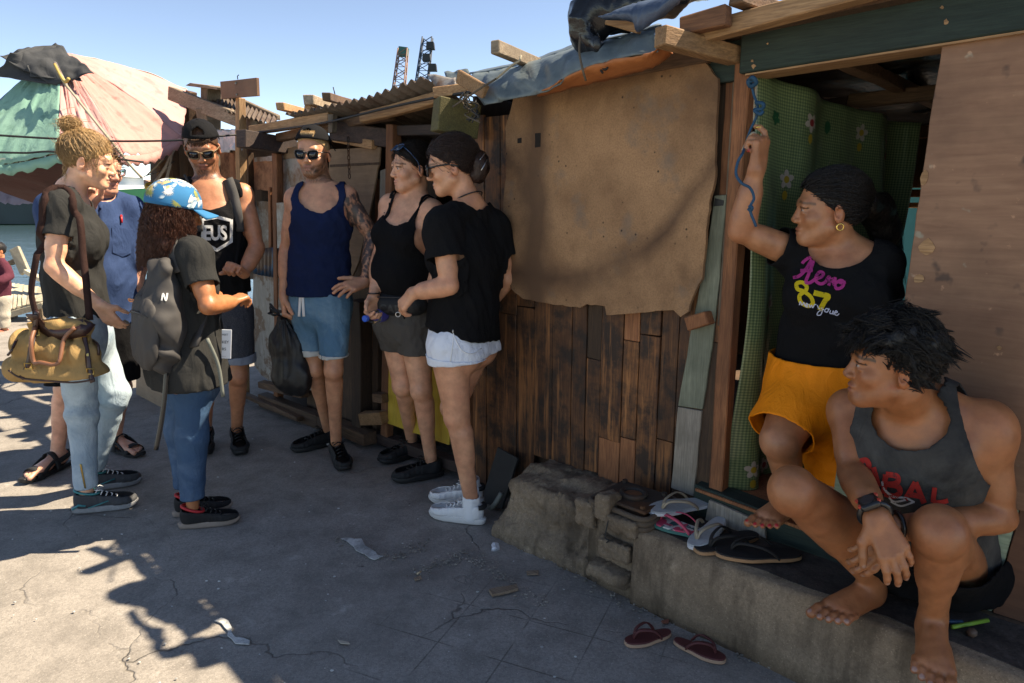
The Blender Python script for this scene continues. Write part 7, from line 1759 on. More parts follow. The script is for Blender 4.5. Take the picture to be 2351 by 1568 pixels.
    ribbon('belt', [Vector(x) for x in wb + wb[:1]], .03, lambda v: (v - Vector((p.wai[0], p.wai[1], v.z))).normalized(), m_fp, fp, .003, 0)
    # hair pulled back, sunglasses pushed up
    hm = hair_mat('black_brown_hair', (.010, .007, .006), (.030, .020, .016), .35); H = p.HD; s = .99
    hairshell(p, hm, s, (.080, .104, .093), hl=(.086, .066), nape=(-.078, -.07), wr=.002)
    rs = np.random.RandomState(4); paths = comb_paths(H, s, (0, -.11, -.01), 1500, 3, hl=(.088, .066), lift=.02) + flyaways(H, s, 50, 2, .02)
    for k in range(160):
        a = rs.uniform(0, 6.28); R0 = rs.uniform(.015, .034); cc = H.p(0, -.125, -.02); ax = rs.normal(size=3); ax /= np.linalg.norm(ax); u = np.cross(ax, (0, .2, 1)); u /= np.linalg.norm(u); v = np.cross(ax, u)
        paths.append([cc + (u*math.cos(a + t) + v*math.sin(a + t))*R0 for t in np.linspace(0, 3.4, 8)])
    strands('hair_strands', paths, .0010, hm, p.root)
    m_bl = plain('blue_temple', (.01, .04, .10), .2)
    ca, sa = math.cos(R_(50)), math.sin(R_(50))
    shades(p, m_bl, m_lens, s, onhead=lambda x, y, z: H.p(x*s*1.06, (.072 + (y - .104)*ca - z*sa)*s, (.100 + (y - .104)*sa + z*ca)*s))
    for (h_, t_) in ((hr_, tr_), (hl_, tl_)): shoe(p, h_, t_, m_black_shoe, m_black_sole, m_blackpl, hi=.005, wd=1.08)
    tube('hair_tie', [A_(p.J['wrr']) + A_((.029*math.cos(a), .029*math.sin(a), .02)) for a in np.linspace(0, 6.28, 17)[:-1]], .003, m_blackpl, p.root, closed=True)
    # water bottle in the hand
    a = Vector(P(836, 732, Y - .27)); b = Vector(P(884, 722, Y - .12)); d = (b - a).normalized(); L = .21
    bo = empty('water_bottle', a + d*.1, 'clear plastic water bottle with blue cap in the hand of the woman in tank top', 'bottle')
    g_ = NB('clear_plastic'); g_.b.inputs['Transmission Weight'].default_value = 1.0; g_.b.inputs['IOR'].default_value = 1.2; m_cl = g_.set((.86, .90, .93), .12)
    prof = ((.022, .0135), (.03, .014), (.045, .024), (.06, .031), (.085, .0325), (.09, .031), (.095, .0325), (.12, .0325), (.125, .031), (.13, .0325), (.18, .0325), (.2, .031), (.207, .02))
    V, Fc = tube_geo([a + d*y for y, r in prof], [r for y, r in prof], 18); mesh_obj('bottle_body', V, Fc, m_cl, bo, True)
    V, Fc = tube_geo([a + d*y for y in (.0, .003, .02, .023)], [.012, .0155, .0155, .014], 16); mesh_obj('bottle_cap', V, Fc, plain('blue_cap', (.01, .10, .55), .35), bo)
    V, Fc = tube_geo([a + d*y for y in (.098, .1, .15, .152)], [.0326, .0332, .0332, .0326], 18); mesh_obj('bottle_label', V, Fc, plain('blue_purple_label', (.06, .06, .28), .4, 0, .9, 30, 0), bo, True)
    return p
# ------------------------------------------------------------------ woman in black tee and white shorts
def person_white_shorts():
    Y = 2.95
    hl_, tl_ = sole_at((988, 1182), (1110, 1202), .262); hr_, tr_ = sole_at((984, 1148), (1110, 1156), .262)
    p = Person('woman with tied-back dark hair in black tee, white denim shorts and white sneakers', (G(1060, 1180).x, G(1060, 1180).y, 0))
    p.skin = (.50, .285, .195); p.leg = .95; p.armr = .95; p.bust = True
    p.J = dict(shl=P(1016, 520, Y - .14), shr=P(1132, 522, Y + .06), ell=P(1032, 656, Y - .20), wrl=P(950, 672, Y - .14), elr=P(1164, 640, Y + .10), wrr=P(1120, 700, Y + .20),
               hipl=P(1032, 795, Y - .10), hipr=P(1086, 795, Y + .07), knl=P(1050, 958, Y - .10), knr=P(1040, 935, Y + .10), anl=ank(hl_, tl_), anr=ank(hr_, tr_))
    p.build_torso(P(1060, 776, Y), P(1066, 690, Y), P(1074, 585, Y), P(1072, 472, Y), yaw(-118), yaw(-128), (.165, .142, .150, .108), (.125, .115, .118, .075))
    p.HD = Frame(P(1036, 382, Y), yaw(-92, -10), (-.10, 0, 1))
    gl, tips = hand_groups(p.J['wrl'], P(924, 700, Y - .12) - P(950, 672, Y - .14), (.25, .5, -.6), (-.5, .1, .3), .93, (35, 38, 42, 46), (35,)*4, .04)
    g = [p.torso(0, .05)] + p.legs(0, (.094, .058), (.052, .034)) + [p.arm('l'), p.arm('r'), p.neck(.049), headgroup(p.HD, s=1.0, nose=.98, jaw=.95)] + gl
    def col(V): return p.face_col(V, p.base_col(V), .6, 0, lip=(.42, .16, .14), hs=1.0)
    finish(p, g, .0072, [(p.HD.p(0, .01, -.01), .15, .004), (A_(p.J['wrl']) + (-.05, 0, -.04), .10, .0045)], col)
    low = (.04, [(ec(p.pel + A_((0, 0, -.02)), p.wai, .178, .165, .145, .140, p.PF.f), 0)])
    p.lowg = (low,)
    cloth_mesh('t_shirt', [p.torso(.014, .05), low, upper_arm(p, 'l', .020, .85, .016), upper_arm(p, 'r', .018, .85, .016)], [half(P(1060, 762, Y), (-.25, 0, -1)), ball(p.nek + p.CF.u*.035, .096), sleeve_cut(p, 'l', .56), sleeve_cut(p, 'r', .56)], .0065, m_blackt, p.root, .0065, 14, 21)
    gs = []
    for sd in 'lr':
        H_, K = A_(p.J['hip' + sd]), A_(p.J['kn' + sd]); gs.append((.008, [(rc(H_, H_ + (K - H_)*.5, .100, .090), 0)]))
    gs.append((.035, [(ec(p.pel - A_((0, 0, .02)), p.pel + A_((0, 0, .06)), .170, .16, .14, .135, p.PF.f), 0), (el(p.PF.p(-.075, -.06, -.05), (.092, .090, .095), p.PF.M), .03), (el(p.PF.p(.075, -.06, -.05), (.092, .090, .095), p.PF.M), .03)])); kz = P(1050, 816, Y).z
    mid = p.pel
    s_ = cloth_mesh('shorts', gs, [half((p.pel[0], 0, kz), (.08, 0, -1)), half((0, 0, p.pel[2] + .07), (0, 0, 1))], .006, m_whitef, p.root, .003, 24, 7)
    cloth_mesh('cuff', gs, [half((p.pel[0], 0, kz + .02), (.08, 0, 1)), half((p.pel[0], 0, kz - .004), (.08, 0, -1))], .006, m_whitef, s_, .003, 24, 7, .004, lambda Q: np.full(len(Q), -.005, dtype=f32))
    bv = bvh_of(s_); on = lambda x, y, l=.003: (lambda h: h[0] + h[1]*l if h[0] else P(x, y, Y - .2))(bv.ray_cast(Vector((0, 0, CH)), ray(x, y).normalized()))
    tube('seam', [on(1040, 752 + i*6) for i in range(3)] + [on(1046, 780), on(1062, 806), on(1086, 812), on(1104, 800)], .0022, m_white_lace, s_, interp=4)
    tube('seam', [on(1042, 760), on(1038, 800), on(1034, 830)], .002, m_white_lace, s_, interp=4)
    hm = hair_mat('dark_brown_tied', (.016, .009, .008), (.055, .032, .027), .35); H = p.HD; s = 1.0
    hairshell(p, hm, s, (.081, .106, .096), hl=(.084, .066), nape=(-.08, -.062), wr=.002)
    rs = np.random.RandomState(8); bc = H.p(0, -.115, -.012)
    cloth_mesh('bun', [(.02, [(el(bc, (.062, .045, .06), H.M), 0), (el(H.p(0, -.10, -.055), (.05, .035, .035), H.M), .02)])], [], .006, hm, p.root, .004, 40, 3, 0)
    paths = comb_paths(H, s, (0, -.12, -.01), 1700, 3, hl=(.086, .066), nape=(-.08, -.064), r=(.084, .109, .099), lift=.035, jit=.004) + flyaways(H, s, 60, 2, .022)
    for k in range(260):
        a = rs.uniform(0, 6.28); R0 = rs.uniform(.03, .062); ax = np.array((rs.normal()*.5, 1, rs.normal()*.5)); ax /= np.linalg.norm(ax); u = np.cross(ax, (0, .2, 1)); u /= np.linalg.norm(u); v = np.cross(ax, u); o = rs.uniform(-.012, .045)
        paths.append([bc + H.l*(u*math.cos(a + t) + v*math.sin(a + t))[0]*R0*math.sqrt(max(.1, 1 - (o/.05)**2)) + H.u*(u*math.cos(a + t) + v*math.sin(a + t))[2]*R0*math.sqrt(max(.1, 1 - (o/.05)**2)) - H.f*o for t in np.linspace(0, 2.6, 8)])
    strands('hair_strands', paths, .0010, hm, p.root)
    for k in range(2): tube('hair_clip', [H.p(.02 + .02*k, -.152, .03 - .03*k), H.p(.04 + .015*k, -.142, .02 - .035*k), H.p(.055 + .01*k, -.12, .0 - .04*k)], .0022, m_steel, p.root, interp=3)
    shades(p, m_blackpl, m_lens, s, hw=.025, hh=.021, thin=.006)
    tube('necklace', [A_(p.nek) + p.CF.v(.066*math.cos(a), .06*math.sin(a) - .004, .03 - .028*math.sin(a)) for a in np.linspace(0, 6.28, 25)[:-1]], .003, m_blackpl, p.root, closed=True)
    q = gl[0][1][0][0][1]; tube('ring', [A_(tips[2][0]) - A_(tips[2][1])*.05 + A_((.010*math.cos(a), .0, .010*math.sin(a))) for a in np.linspace(0, 6.28, 13)[:-1]], .0018, m_steel, p.root, closed=True)
    for (h_, t_) in ((hl_, tl_), (hr_, tr_)):
        o, pp, (S, D, U, k) = shoe(p, h_, t_, m_white_shoe, m_white_sole, m_white_lace)
        V, Fc = tube_geo([pp(.03*math.sin(a), .022 - .028*math.cos(a), .09) for a in np.linspace(-1.2, 1.2, 9)], .012, 6); mesh_obj('heel_tab', V, Fc, m_black_shoe, o, True)
        an = A_(p.J['anl'] if h_ is hl_ else p.J['anr'])
        cloth_mesh('sock', [(0, [(rc(an - A_((0, 0, .06)), an + A_((0, 0, .05)), .042, .042), 0)])], [half(an + A_((0, 0, .035)), (0, 0, 1))], .006, m_white_lace, o, .0015, 40, 2)
    return p
# ------------------------------------------------------------------ woman in the doorway
def person_door():
    Y = 2.16
    p = Person('woman in black printed tee and orange-yellow shorts leaning in the doorway, arm raised', (P(1850, 1180, 2.16).x, 2.2, .42))
    p.skin = (.34, .172, .098); p.leg = 1.0; p.armr = .96; p.bust = True
    toe = P(1742, 1180, 2.05); heel = P(1822, 1168, 2.18); mm = (toe + heel)/2; dd = (toe - heel); dd.z = 0; dd.normalize(); toe = mm + dd*.12; heel = mm - dd*.12
    toe.z = heel.z = SILL_Z + .004
    p.J = dict(shr=P(1842, 588, Y + .06), shl=P(2018, 606, Y - .06), elr=P(1700, 530, Y + .04), wrr=P(1736, 392, Y + .0), ell=P(2030, 730, Y + .08), wrl=P(1990, 850, Y + .10),
               hipr=P(1848, 900, Y), hipl=P(1935, 900, Y + .06), knr=P(1792, 1010, Y - .10), knl=P(1925, 1110, Y + .04), anr=Vector(heel) + dd*.05 + Vector((0, 0, .09)), anl=P(1900, 1240, Y + .16))
    p.build_torso(P(1890, 868, Y + .03), P(1900, 765, Y + .02), P(1925, 670, Y), P(1932, 576, Y), yaw(-16), yaw(-8), (.150, .130, .140, .10), (.115, .105, .11, .07))
    p.HD = Frame(P(1902, 480, Y - .02), yaw(-76, 0), (.02, -.03, 1))
    gr, tips = hand_groups(p.J['wrr'], (.10, -.05, 1), (-.55, .6, -.1), (.7, .3, 0), .98, (25, 75, 80, 85), (28, 75, 75, 75), .02, (.8, .5, .2), (1., -.1, .5))
    fr, ft = foot_groups(heel, toe, (0, 0, 1), 1.0, -1, splay=.12)
    g = [p.torso(0, .055)] + p.legs(0, (.098, .062), (.056, .036)) + [p.arm('l'), p.arm('r'), p.neck(.046), headgroup(p.HD, s=.98, nose=.95, fat=1.02)] + gr + fr
    def col(V):
        c = p.base_col(V); c = p.face_col(V, c, .7, 0, lip=(.30, .095, .075), hs=.98)
        p.nails = [(t[0] + t[1]*t[2]*.6, 0) for t in ft]; c = p.nail_col(V, c, (.45, .01, .02), .006)
        p.nails = [(A_(t[0]), 0) for t in tips[1:4]]; return p.nail_col(V, c, (.40, .012, .03), .006)
    finish(p, g, .0065, [(p.HD.p(0, .01, -.01), .155, .0034), (A_(p.J['wrr']) + (0, 0, .08), .12, .0038), (Vector(toe) + Vector((.05, .05, .03)), .11, .0042)], col)
    ts = cloth_mesh('t_shirt', [p.torso(.010, .055), (.03, [(ec(p.pel + A_((0, 0, .01)), p.wai, .156, .142, .122, .116, p.PF.f), 0)]), upper_arm(p, 'r', .014, .6, .006), upper_arm(p, 'l', .014, .8, .008)], [half(P(1890, 842, Y), (.12, 0, -1)), ball(p.nek + p.CF.f*.05 + p.CF.u*.035, .092), ball(p.nek + p.CF.u*.05, .088), sleeve_cut(p, 'r', .42), sleeve_cut(p, 'l', .60)], .0058, m_blackt, p.root, .0045, 16, 4)
    H_, K, K2 = A_(p.J['hipr']), A_(p.J['knr']), A_(p.J['knl'])
    gs = [(.04, [(rc(H_, K + A_((0, 0, .02)), .118, .108), 0)]), (.04, [(rc(p.J['hipl'], K2, .118, .115), 0)]), (.05, [(ec(p.pel - A_((0, 0, .06)), p.pel + A_((0, 0, .075)), .190, .178, .155, .147, p.PF.f), 0)])]
    dk = nrm(K - H_)
    def hems(Q):
        a = (Q - (H_ + (K - H_)*.93)) @ dk; b = (P(1900, 1105, Y).z - Q[:, 2]); r = np.linalg.norm(np.cross(Q - H_, dk), axis=1) < np.linalg.norm(np.cross(Q - A_(p.J['hipl']), nrm(K2 - A_(p.J['hipl']))), axis=1)
        return np.where(r, np.maximum(a, b), b).astype(f32)
    fold = lambda Q: (.006*np.sin((Q - H_) @ np.array([34, 10, 46], dtype=f32) + 2.5*wob(Q, 5, 3))*np.clip((p.pel[2] - .02 - Q[:, 2])/.1, 0, 1) + .002*np.sin((Q @ p.PF.l)*130)*np.clip((Q[:, 2] - p.pel[2] - .01)/.04, 0, 1)).astype(f32)
    cloth_mesh('shorts', gs, [hems, half((0, 0, p.pel[2] + .075), (0, 0, 1))], .0062, m_yellow_s, p.root, .003, 14, 6, .004, fold)
    # print on the tee
    bv = bvh_of(ts); m_pink = worn('pink_print', (.40, .035, .19)); m_yel = worn('yellow_print', (.58, .43, .02)); m_lil = plain('pale_blue_print', (.45, .48, .62), .6)
    pl_ = lambda x, y: (A_(P(x, y, Y - .15)), A_(ray(x, y)))
    aero = [[(1822, 638), (1836, 634), (1850, 620), (1862, 600), (1870, 590), (1858, 592), (1846, 600), (1842, 606)], [(1870, 590), (1866, 606), (1856, 632), (1850, 648), (1858, 650), (1868, 644), (1876, 636)],
            [(1838, 622), (1852, 622), (1866, 622)], [(1874, 640), (1886, 636), (1890, 628), (1882, 625), (1874, 634), (1874, 646), (1884, 652), (1894, 648), (1900, 640)], [(1900, 640), (1904, 636), (1904, 650), (1902, 656), (1908, 644), (1918, 640), (1914, 650), (1916, 656)], [(1926, 646), (1918, 652), (1920, 662), (1930, 662), (1937, 654), (1934, 645), (1926, 646), (1934, 650), (1942, 648)]]
    def flip(L): return [[(x, -y) for x, y in l] for l in L]
    pf = lambda x, y: pl_(x, -y)
    decal_bm('lettering', stroke_bm(flip(aero), 7.5), pf, bv, m_pink, ts, .0022, .012)
    d8 = [[(1844, 664), (1832, 660), (1830, 648), (1842, 645), (1852, 654), (1850, 664), (1844, 668), (1836, 676), (1840, 690), (1856, 698), (1866, 692), (1862, 678), (1850, 668), (1842, 664)]]
    d8 = [[(x, y + 4) for x, y in l] for l in d8]
    d7 = [[(1868, 672), (1884, 676), (1902, 680), (1894, 690), (1886, 704), (1882, 712)]]
    decal_bm('lettering', stroke_bm(flip(d8), 9), pf, bv, m_yel, ts, .0022, .012); decal_bm('lettering', stroke_bm(flip(d7), 12), pf, bv, m_yel, ts, .0022, .012)
    ny = [[(1836, 700), (1838, 692), (1842, 700), (1846, 694), (1848, 702)], [(1850, 702), (1855, 699), (1852, 696), (1850, 703), (1856, 704)], [(1858, 698), (1860, 705), (1864, 700), (1866, 706), (1870, 699), (1874, 699)],
          [(1876, 700), (1880, 708), (1888, 706), (1890, 699), (1888, 712), (1884, 722), (1876, 722), (1880, 714), (1892, 710)], [(1896, 708), (1893, 714), (1899, 716), (1902, 710), (1896, 708), (1905, 710)], [(1907, 712), (1905, 718), (1911, 719), (1913, 713), (1913, 722)], [(1917, 718), (1923, 716), (1919, 713), (1916, 720), (1922, 723), (1927, 719)]]
    decal_bm('lettering', stroke_bm(flip(ny), 2.2), pf, bv, m_lil, ts, .0022, .012)
    # black hair tied back in a ponytail, earring
    hm = hair_mat('black_ponytail', (.007, .0055, .005), (.020, .015, .013), .32); H = p.HD; s = .98
    hairshell(p, hm, s, (.079, .102, .092), hl=(.083, .062), nape=(-.078, -.068), wr=.0015)
    paths = comb_paths(H, s, (0, -.115, .02), 2000, 3, hl=(.087, .062), nape=(-.08, -.07), lift=.02, jit=.003) + flyaways(H, s, 40, 2, .02); rs = np.random.RandomState(4)
    pt = [A_(H.p(0, -.105, .015)), A_(P(2010, 480, Y + .04)), A_(P(2032, 530, Y + .06)), A_(P(2046, 590, Y + .10)), A_(P(2062, 650, Y + .12))]
    cloth_mesh('ponytail', [(.03, [(rc(pt[0], pt[1], .035, .05), 0), (rc(pt[1], pt[2], .05, .045), .02), (rc(pt[2], pt[3], .045, .03), .02), (rc(pt[3], pt[4], .03, .008), .02)])], [], .006, hm, p.root, .004, 40, 3, 0)
    cv = [A_(v) for v in smooth_pts([Vector(x) for x in pt], 3)]
    for k in range(420):
        o = rs.normal(size=3); o /= np.linalg.norm(o); R0 = rs.uniform(.035, .055); n = len(cv); e = rs.randint(7, n + 1)
        paths.append([cv[i] + o*R0*math.sin(min(1, (i + 1.2)/5)*1.57)*(1 - .6*(i/n)**2) + rs.normal(size=3)*.002 for i in range(e)])
    strands('hair_strands', paths, .0011, hm, p.root)
    tube('earring', [H.p(.083*s, (-.018 + .010*math.sin(a))*s, (-.050 - .010*math.cos(a))*s) for a in np.linspace(0, 6.28, 13)[:-1]], .0024, m_gold, p.root, closed=True)
    a = tips[0][0]; tube('ring', [A_(tips[0][0]) - A_(tips[0][1])*.012 + A_((.0105*math.cos(t), .0105*math.sin(t), 0)) for t in np.linspace(0, 6.28, 13)[:-1]], .003, m_gold, p.root, closed=True)
    return p
# ------------------------------------------------------------------ young man squatting on the ledge
def person_squat():
    Y = 1.72; LZ = LEDGE_Z
    p = Person('barefoot young man in dark grey printed tank squatting on the concrete ledge', (1.1, 1.7, LZ))
    p.skin = (.285, .128, .062); p.leg = .95; p.armr = .96
    toeR = G(1862, 1436, LZ + .004); heelR = G(2036, 1372, LZ + .004); m = (toeR + heelR)/2; d = (toeR - heelR).normalized(); toeR = m + d*.128; heelR = m - d*.128
    toeL = P(2152, 1548, 1.475); heelL = P(2140, 1400, 1.66); heelL.z = LZ + .004; toeL.z = LZ - .022; m = (toeL + heelL)/2; d = (toeL - heelL).normalized(); toeL = m + d*.128; heelL = m - d*.128
    p.J = dict(shl=P(2258, 972, Y - .05), shr=P(1950, 940, Y + .15), ell=P(2296, 1188, Y - .06), elr=P(1958, 1086, Y + .02), wrl=P(2062, 1206, Y - .14), wrr=P(2012, 1186, Y - .18),
               hipl=P(2196, 1300, Y + .09), hipr=P(2075, 1290, Y + .16), knl=P(2156, 1222, Y - .20), knr=P(1822, 1128, Y - .04), anl=Vector(heelL) + (Vector(toeL) - Vector(heelL)).normalized()*.05 + Vector((0, 0, .085)), anr=Vector(heelR) + (Vector(toeR) - Vector(heelR)).normalized()*.05 + Vector((0, 0, .085)))
    p.build_torso(P(2140, 1272, Y + .15), P(2124, 1165, Y + .10), P(2106, 1035, Y + .03), P(2098, 928, Y + .02), yaw(-12), yaw(-2, -20), (.150, .138, .152, .125), (.11, .105, .11, .08))
    p.HD = Frame(P(2046, 838, Y - .05), yaw(-72, 3), (.06, -.02, 1))
    gr, tr = hand_groups(p.J['wrr'], P(2062, 1290, Y - .24) - P(2012, 1186, Y - .18), (.1, .8, -.3), (-.75, -.1, .1), 1.0, (14, 12, 12, 14), (22, 24, 24, 26), .045)
    gl, tl = hand_groups(p.J['wrl'], P(1978, 1300, Y - .17) - P(2062, 1206, Y - .14), (-.05, .8, -.3), (.7, .1, .5), 1.0, (14, 14, 16, 18), (24,)*4, .03)
    fr, ftr = foot_groups(heelR, toeR, (0, 0, 1), 1.05, -1, (.05, .05, .05, .05, .05), .10); fl, ftl = foot_groups(heelL, toeL, (0, 0, 1), 1.05, 1, (.12, .12, .12, .12, .12), .10)
    g = [p.torso(0, 0, 0, True, .8)] + p.legs(0, (.086, .062), (.050, .036)) + [p.arm('l', 0, (.050, .038, .040, .027)), p.arm('r', 0, (.048, .037, .039, .027)), p.neck(.058), headgroup(p.HD, s=.99, nose=.955, jaw=1.0)] + fr + fl
    extra = []
    for sd in 'lr':                           # fuller bent knee and calf
        k = A_(p.J['kn' + sd]); a = A_(p.J['an' + sd]); h = A_(p.J['hip' + sd]); f = -(nrm(h - k) + nrm(a - k))
        extra.append((.03, [(el(k + nrm(f)*.010, (.052, .052, .060)), 0), (rc(k + (a - k)*.22 + nrm(h - k)*.03, k + (a - k)*.5 + nrm(h - k)*.018, .050, .040), .03)]))
    extra.append((.03, [(el(A_(p.J['shl']) + A_((.018, 0, -.035)), (.066, .066, .085)), 0)]))
    g = g[:3] + extra + g[3:] + gr + gl
    def col(V):
        c = p.base_col(V); c = p.face_col(V, c, .85, .10, lip=(.26, .09, .075), hs=.99, beardc=(.05, .03, .02))
        p.nails = [(t[0] + t[1]*t[2]*.75, 0) for t in ftr + ftl]; c = p.nail_col(V, c, (.36, .22, .18), .0062)
        p.nails = [(A_(t[0]) + A_((0, -.007, .0)), 0) for t in tr + tl]; c = p.nail_col(V, c, (.34, .19, .14), .005)
        for kk in ('knl', 'knr'):
            w_ = np.clip((.06 - np.linalg.norm(V - A_(p.J[kk]) + A_((0, .05, 0)), axis=1))/.04, 0, 1)[:, None]*.25; c = c*(1 - w_) + c*w_*np.array((.7, .62, .62), dtype=f32)
        return c
    hr = [(p.HD.p(0, .01, -.01), .16, .0030), ((A_(p.J['wrr']) + A_(tr[1][0]))/2, .125, .0032), (A_(tl[1][0]), .09, .0034), (A_(toeR) - nrm(A_(toeR) - A_(heelR))*.06, .10, .0034), (A_(toeL) - nrm(A_(toeL) - A_(heelL))*.05 + A_((0, 0, .01)), .10, .0034)]
    finish(p, g, .0055, hr, col)
    C = p.CF
    m_dg = fabric('faded_charcoal', (.030, .030, .031), .92, .2, 800, .5, (.075, .072, .068), 7)
    tk = cloth_mesh('tank_top', [p.torso(.021, 0, 0, True, .8)], tank_cuts(p, half(p.pel + A_((0, 0, .0)), (0, 0, -1)), .090, .055, .028, .090, .055, .062, -.022), .0052, m_dg, p.root, .003, 18, 4)
    gs = []
    for sd in 'lr':
        H_, K = A_(p.J['hip' + sd]), A_(p.J['kn' + sd]); gs.append((.04, [(rc(H_, H_ + (K - H_)*.75, .11, .092), 0)]))
    gs.append((.05, [(ec(p.pel - A_((0, 0, .09)), p.pel + A_((0, 0, .05)), .17, .16, .14, .125, p.PF.f), 0), (el(p.PF.p(0, -.06, -.07), (.17, .12, .12), p.PF.M), .04), (el(P(2258, 1290, Y + .12), (.10, .10, .10)), .04)]))
    def hem2(Q):
        o = np.full(len(Q), -1., dtype=f32)
        for sd in 'lr':
            H_, K = A_(p.J['hip' + sd]), A_(p.J['kn' + sd]); L = np.linalg.norm(K - H_); d_ = (K - H_)/L; t = (Q - H_) @ d_; r = np.linalg.norm(Q - H_ - t[:, None]*d_, axis=1)
            o = np.maximum(o, np.where(r < .13, t - L*(.52 if sd == 'r' else .62), -1))
        return o
    s_ = cloth_mesh('shorts', gs, [hem2, half((0, 0, p.pel[2] + .05), (0, 0, 1)), half((0, 0, LZ + .03), (0, 0, -1))], .006, m_blackshort, p.root, .006, 14, 7)
    bvs = bvh_of(s_); decal('magenta_mark', [[(2282, 1252), (2290, 1240), (2296, 1246), (2290, 1260)]], lambda x, y: (A_(P(x, y, Y - .1)), A_(ray(x, y))), bvs, plain('magenta_print', (.4, .02, .25), .6), s_)
    # print
    bv = bvh_of(tk); m_red = worn('red_print', (.44, .035, .028), (.03, .03, .03))
    pf = lambda x, y: (A_(P(x, -y, Y - .15)), A_(ray(x, -y)))
    def stroke(lines, wd, mat, nm='lettering'): decal_bm(nm, stroke_bm([[(x, -y) for x, y in l] for l in lines], wd), pf, bv, mat, tk, .0022, .012)
    stroke([[(1976, 1058), (1990, 1096)], [(1976, 1058), (1990, 1056), (1996, 1070), (1984, 1078)], [(1986, 1080), (2006, 1108)]], 12, m_red)
    stroke([[(2006, 1072), (2018, 1116)]], 12, m_red)
    stroke([[(2034, 1088), (2030, 1132)], [(2034, 1088), (2058, 1092), (2062, 1104), (2052, 1110), (2034, 1110)], [(2036, 1110), (2062, 1116), (2066, 1130), (2052, 1138), (2032, 1132)]], 12.5, m_red)
    stroke([[(2078, 1146), (2102, 1106)], [(2102, 1106), (2122, 1154)], [(2090, 1134), (2112, 1138)]], 12.5, m_red)
    stroke([[(2146, 1118), (2142, 1152)], [(2142, 1152), (2160, 1152), (2176, 1148)]], 11, m_red)
    stroke([[(2026, 1104), (2030, 1120), (2050, 1138), (2080, 1142), (2100, 1152)], [(2034, 1128), (2052, 1150), (2080, 1146)], [(2046, 1150), (2068, 1160), (2096, 1152)]], 4.5, m_print_w, 'feather_print')
    # wrist watch on his right wrist
    Wp = A_(p.J['wrr']); D = nrm(Wp - A_(p.J['elr'])); c = Wp - D*.012; cam_d = nrm(A_((0, 0, CH)) - c); U = nrm(cam_d - D*(cam_d @ D)); S = np.cross(D, U); M = np.stack([S, D, U])
    wt = bm_obj('wrist_watch', (lambda b_: (b_, tube_geo)[0])(bmesh.new()), m_blackpl, p.root) if False else tube('wrist_watch', [c + (S*math.cos(a)*.0345 + U*math.sin(a)*.0305) for a in np.linspace(0, 6.28, 25)[:-1]], .0085, m_blackpl, p.root, closed=True)
    v, q = surf(lambda Q: ev([(0, [(bx(c + U*.036, (.024, .024, .009), M, .007), 0)])], Q), A_(c + U*.036) - .05, A_(c + U*.036) + .05, .003); np_mesh('watch_case', v, q, m_blackpl, wt)
    V, Fc = tube_geo([c + U*.043, c + U*.0465], [.0165, .0165], 20); mesh_obj('dial', V, Fc, plain('dark_dial', (.03, .03, .035), .15, 0, .3, 200, 0), wt)
    for (a, b_) in ((.022, .012), (-.022, .012), (.022, -.012), (-.022, -.012)):
        V, Fc = tube_geo([c + U*.038 + S*a + D*b_, c + U*.044 + S*a + D*b_], .0055, 8); mesh_obj('watch_button', V, Fc, plain('red_button', (.45, .05, .03), .4), wt)
    tube('bracelet', [A_(p.J['wrl']) - nrm(A_(p.J['wrl']) - A_(p.J['ell']))*-.004 + A_((.0, .033*math.cos(a), .033*math.sin(a))) for a in np.linspace(0, 6.28, 21)[:-1]], .006, m_blackpl, p.root, closed=True)
    # tousled black hair
    hm = hair_mat('black_tousled', (.006, .0055, .0055), (.016, .014, .014), .38); H = p.HD; s = .99
    hairshell(p, hm, s, (.080, .102, .096), hl=(.080, .056), nape=(-.075, -.045), wr=.004, side=.25)
    cloth_mesh('hair_top', [(.03, [(el(H.p(0, .0, .070*s), (.079, .092, .055), H.M), 0), (el(H.p(0, -.05, .05), (.072, .055, .066), H.M), .03)])], [lambda Q: ((H.inv(Q)[:, 1] - .098)*.5 - (H.inv(Q)[:, 2] - .06)).astype(f32)], .006, hm, p.root, .010, 30, 6, 0)
    rs = np.random.RandomState(7); paths = []
    for q, d in scalp_pts(H, s, 420, lambda x, y, z: z > -.02 + .72*y + .25*abs(x), 4, (.082, .100, .108), (0, -.004, .036)):      # locks
        L = rs.uniform(.026, .048)*(.55 if q[2] < .05 else 1.0); fl_ = np.array((rs.normal()*.35, (.75 if q[1] > .03 else -.8) + rs.normal()*.3, -.15 + rs.normal()*.2)); base = d*.45 + fl_*.75; base /= np.linalg.norm(base)
        bend = rs.normal(size=3)*.3 + d*-.35 + np.array((0, .2 if q[1] > 0 else -.2, -.35)); tip = q + (base + bend)*L
        for m_ in range(16):
            j = rs.normal(size=3)*.0075; l2 = rs.uniform(.75, 1.08); paths.append([H.p(*((q + j*(1 - t*.75) + (base + bend*t)*L*t*l2)*s)) for t in (0, .25, .5, .75, 1.)])
    for k in range(80):
        x = rs.uniform(-.06, .07); paths.append([H.p(*(np.array((x, .085 + .02*t, .085 - .055*t + .02*math.sin(5*t + x*60)))*s)) + A_(rs.normal(size=3)*.003) for t in (0, .25, .5, .75, 1.)])
    strands('hair_strands', paths, .0013, hm, p.root)
    return p
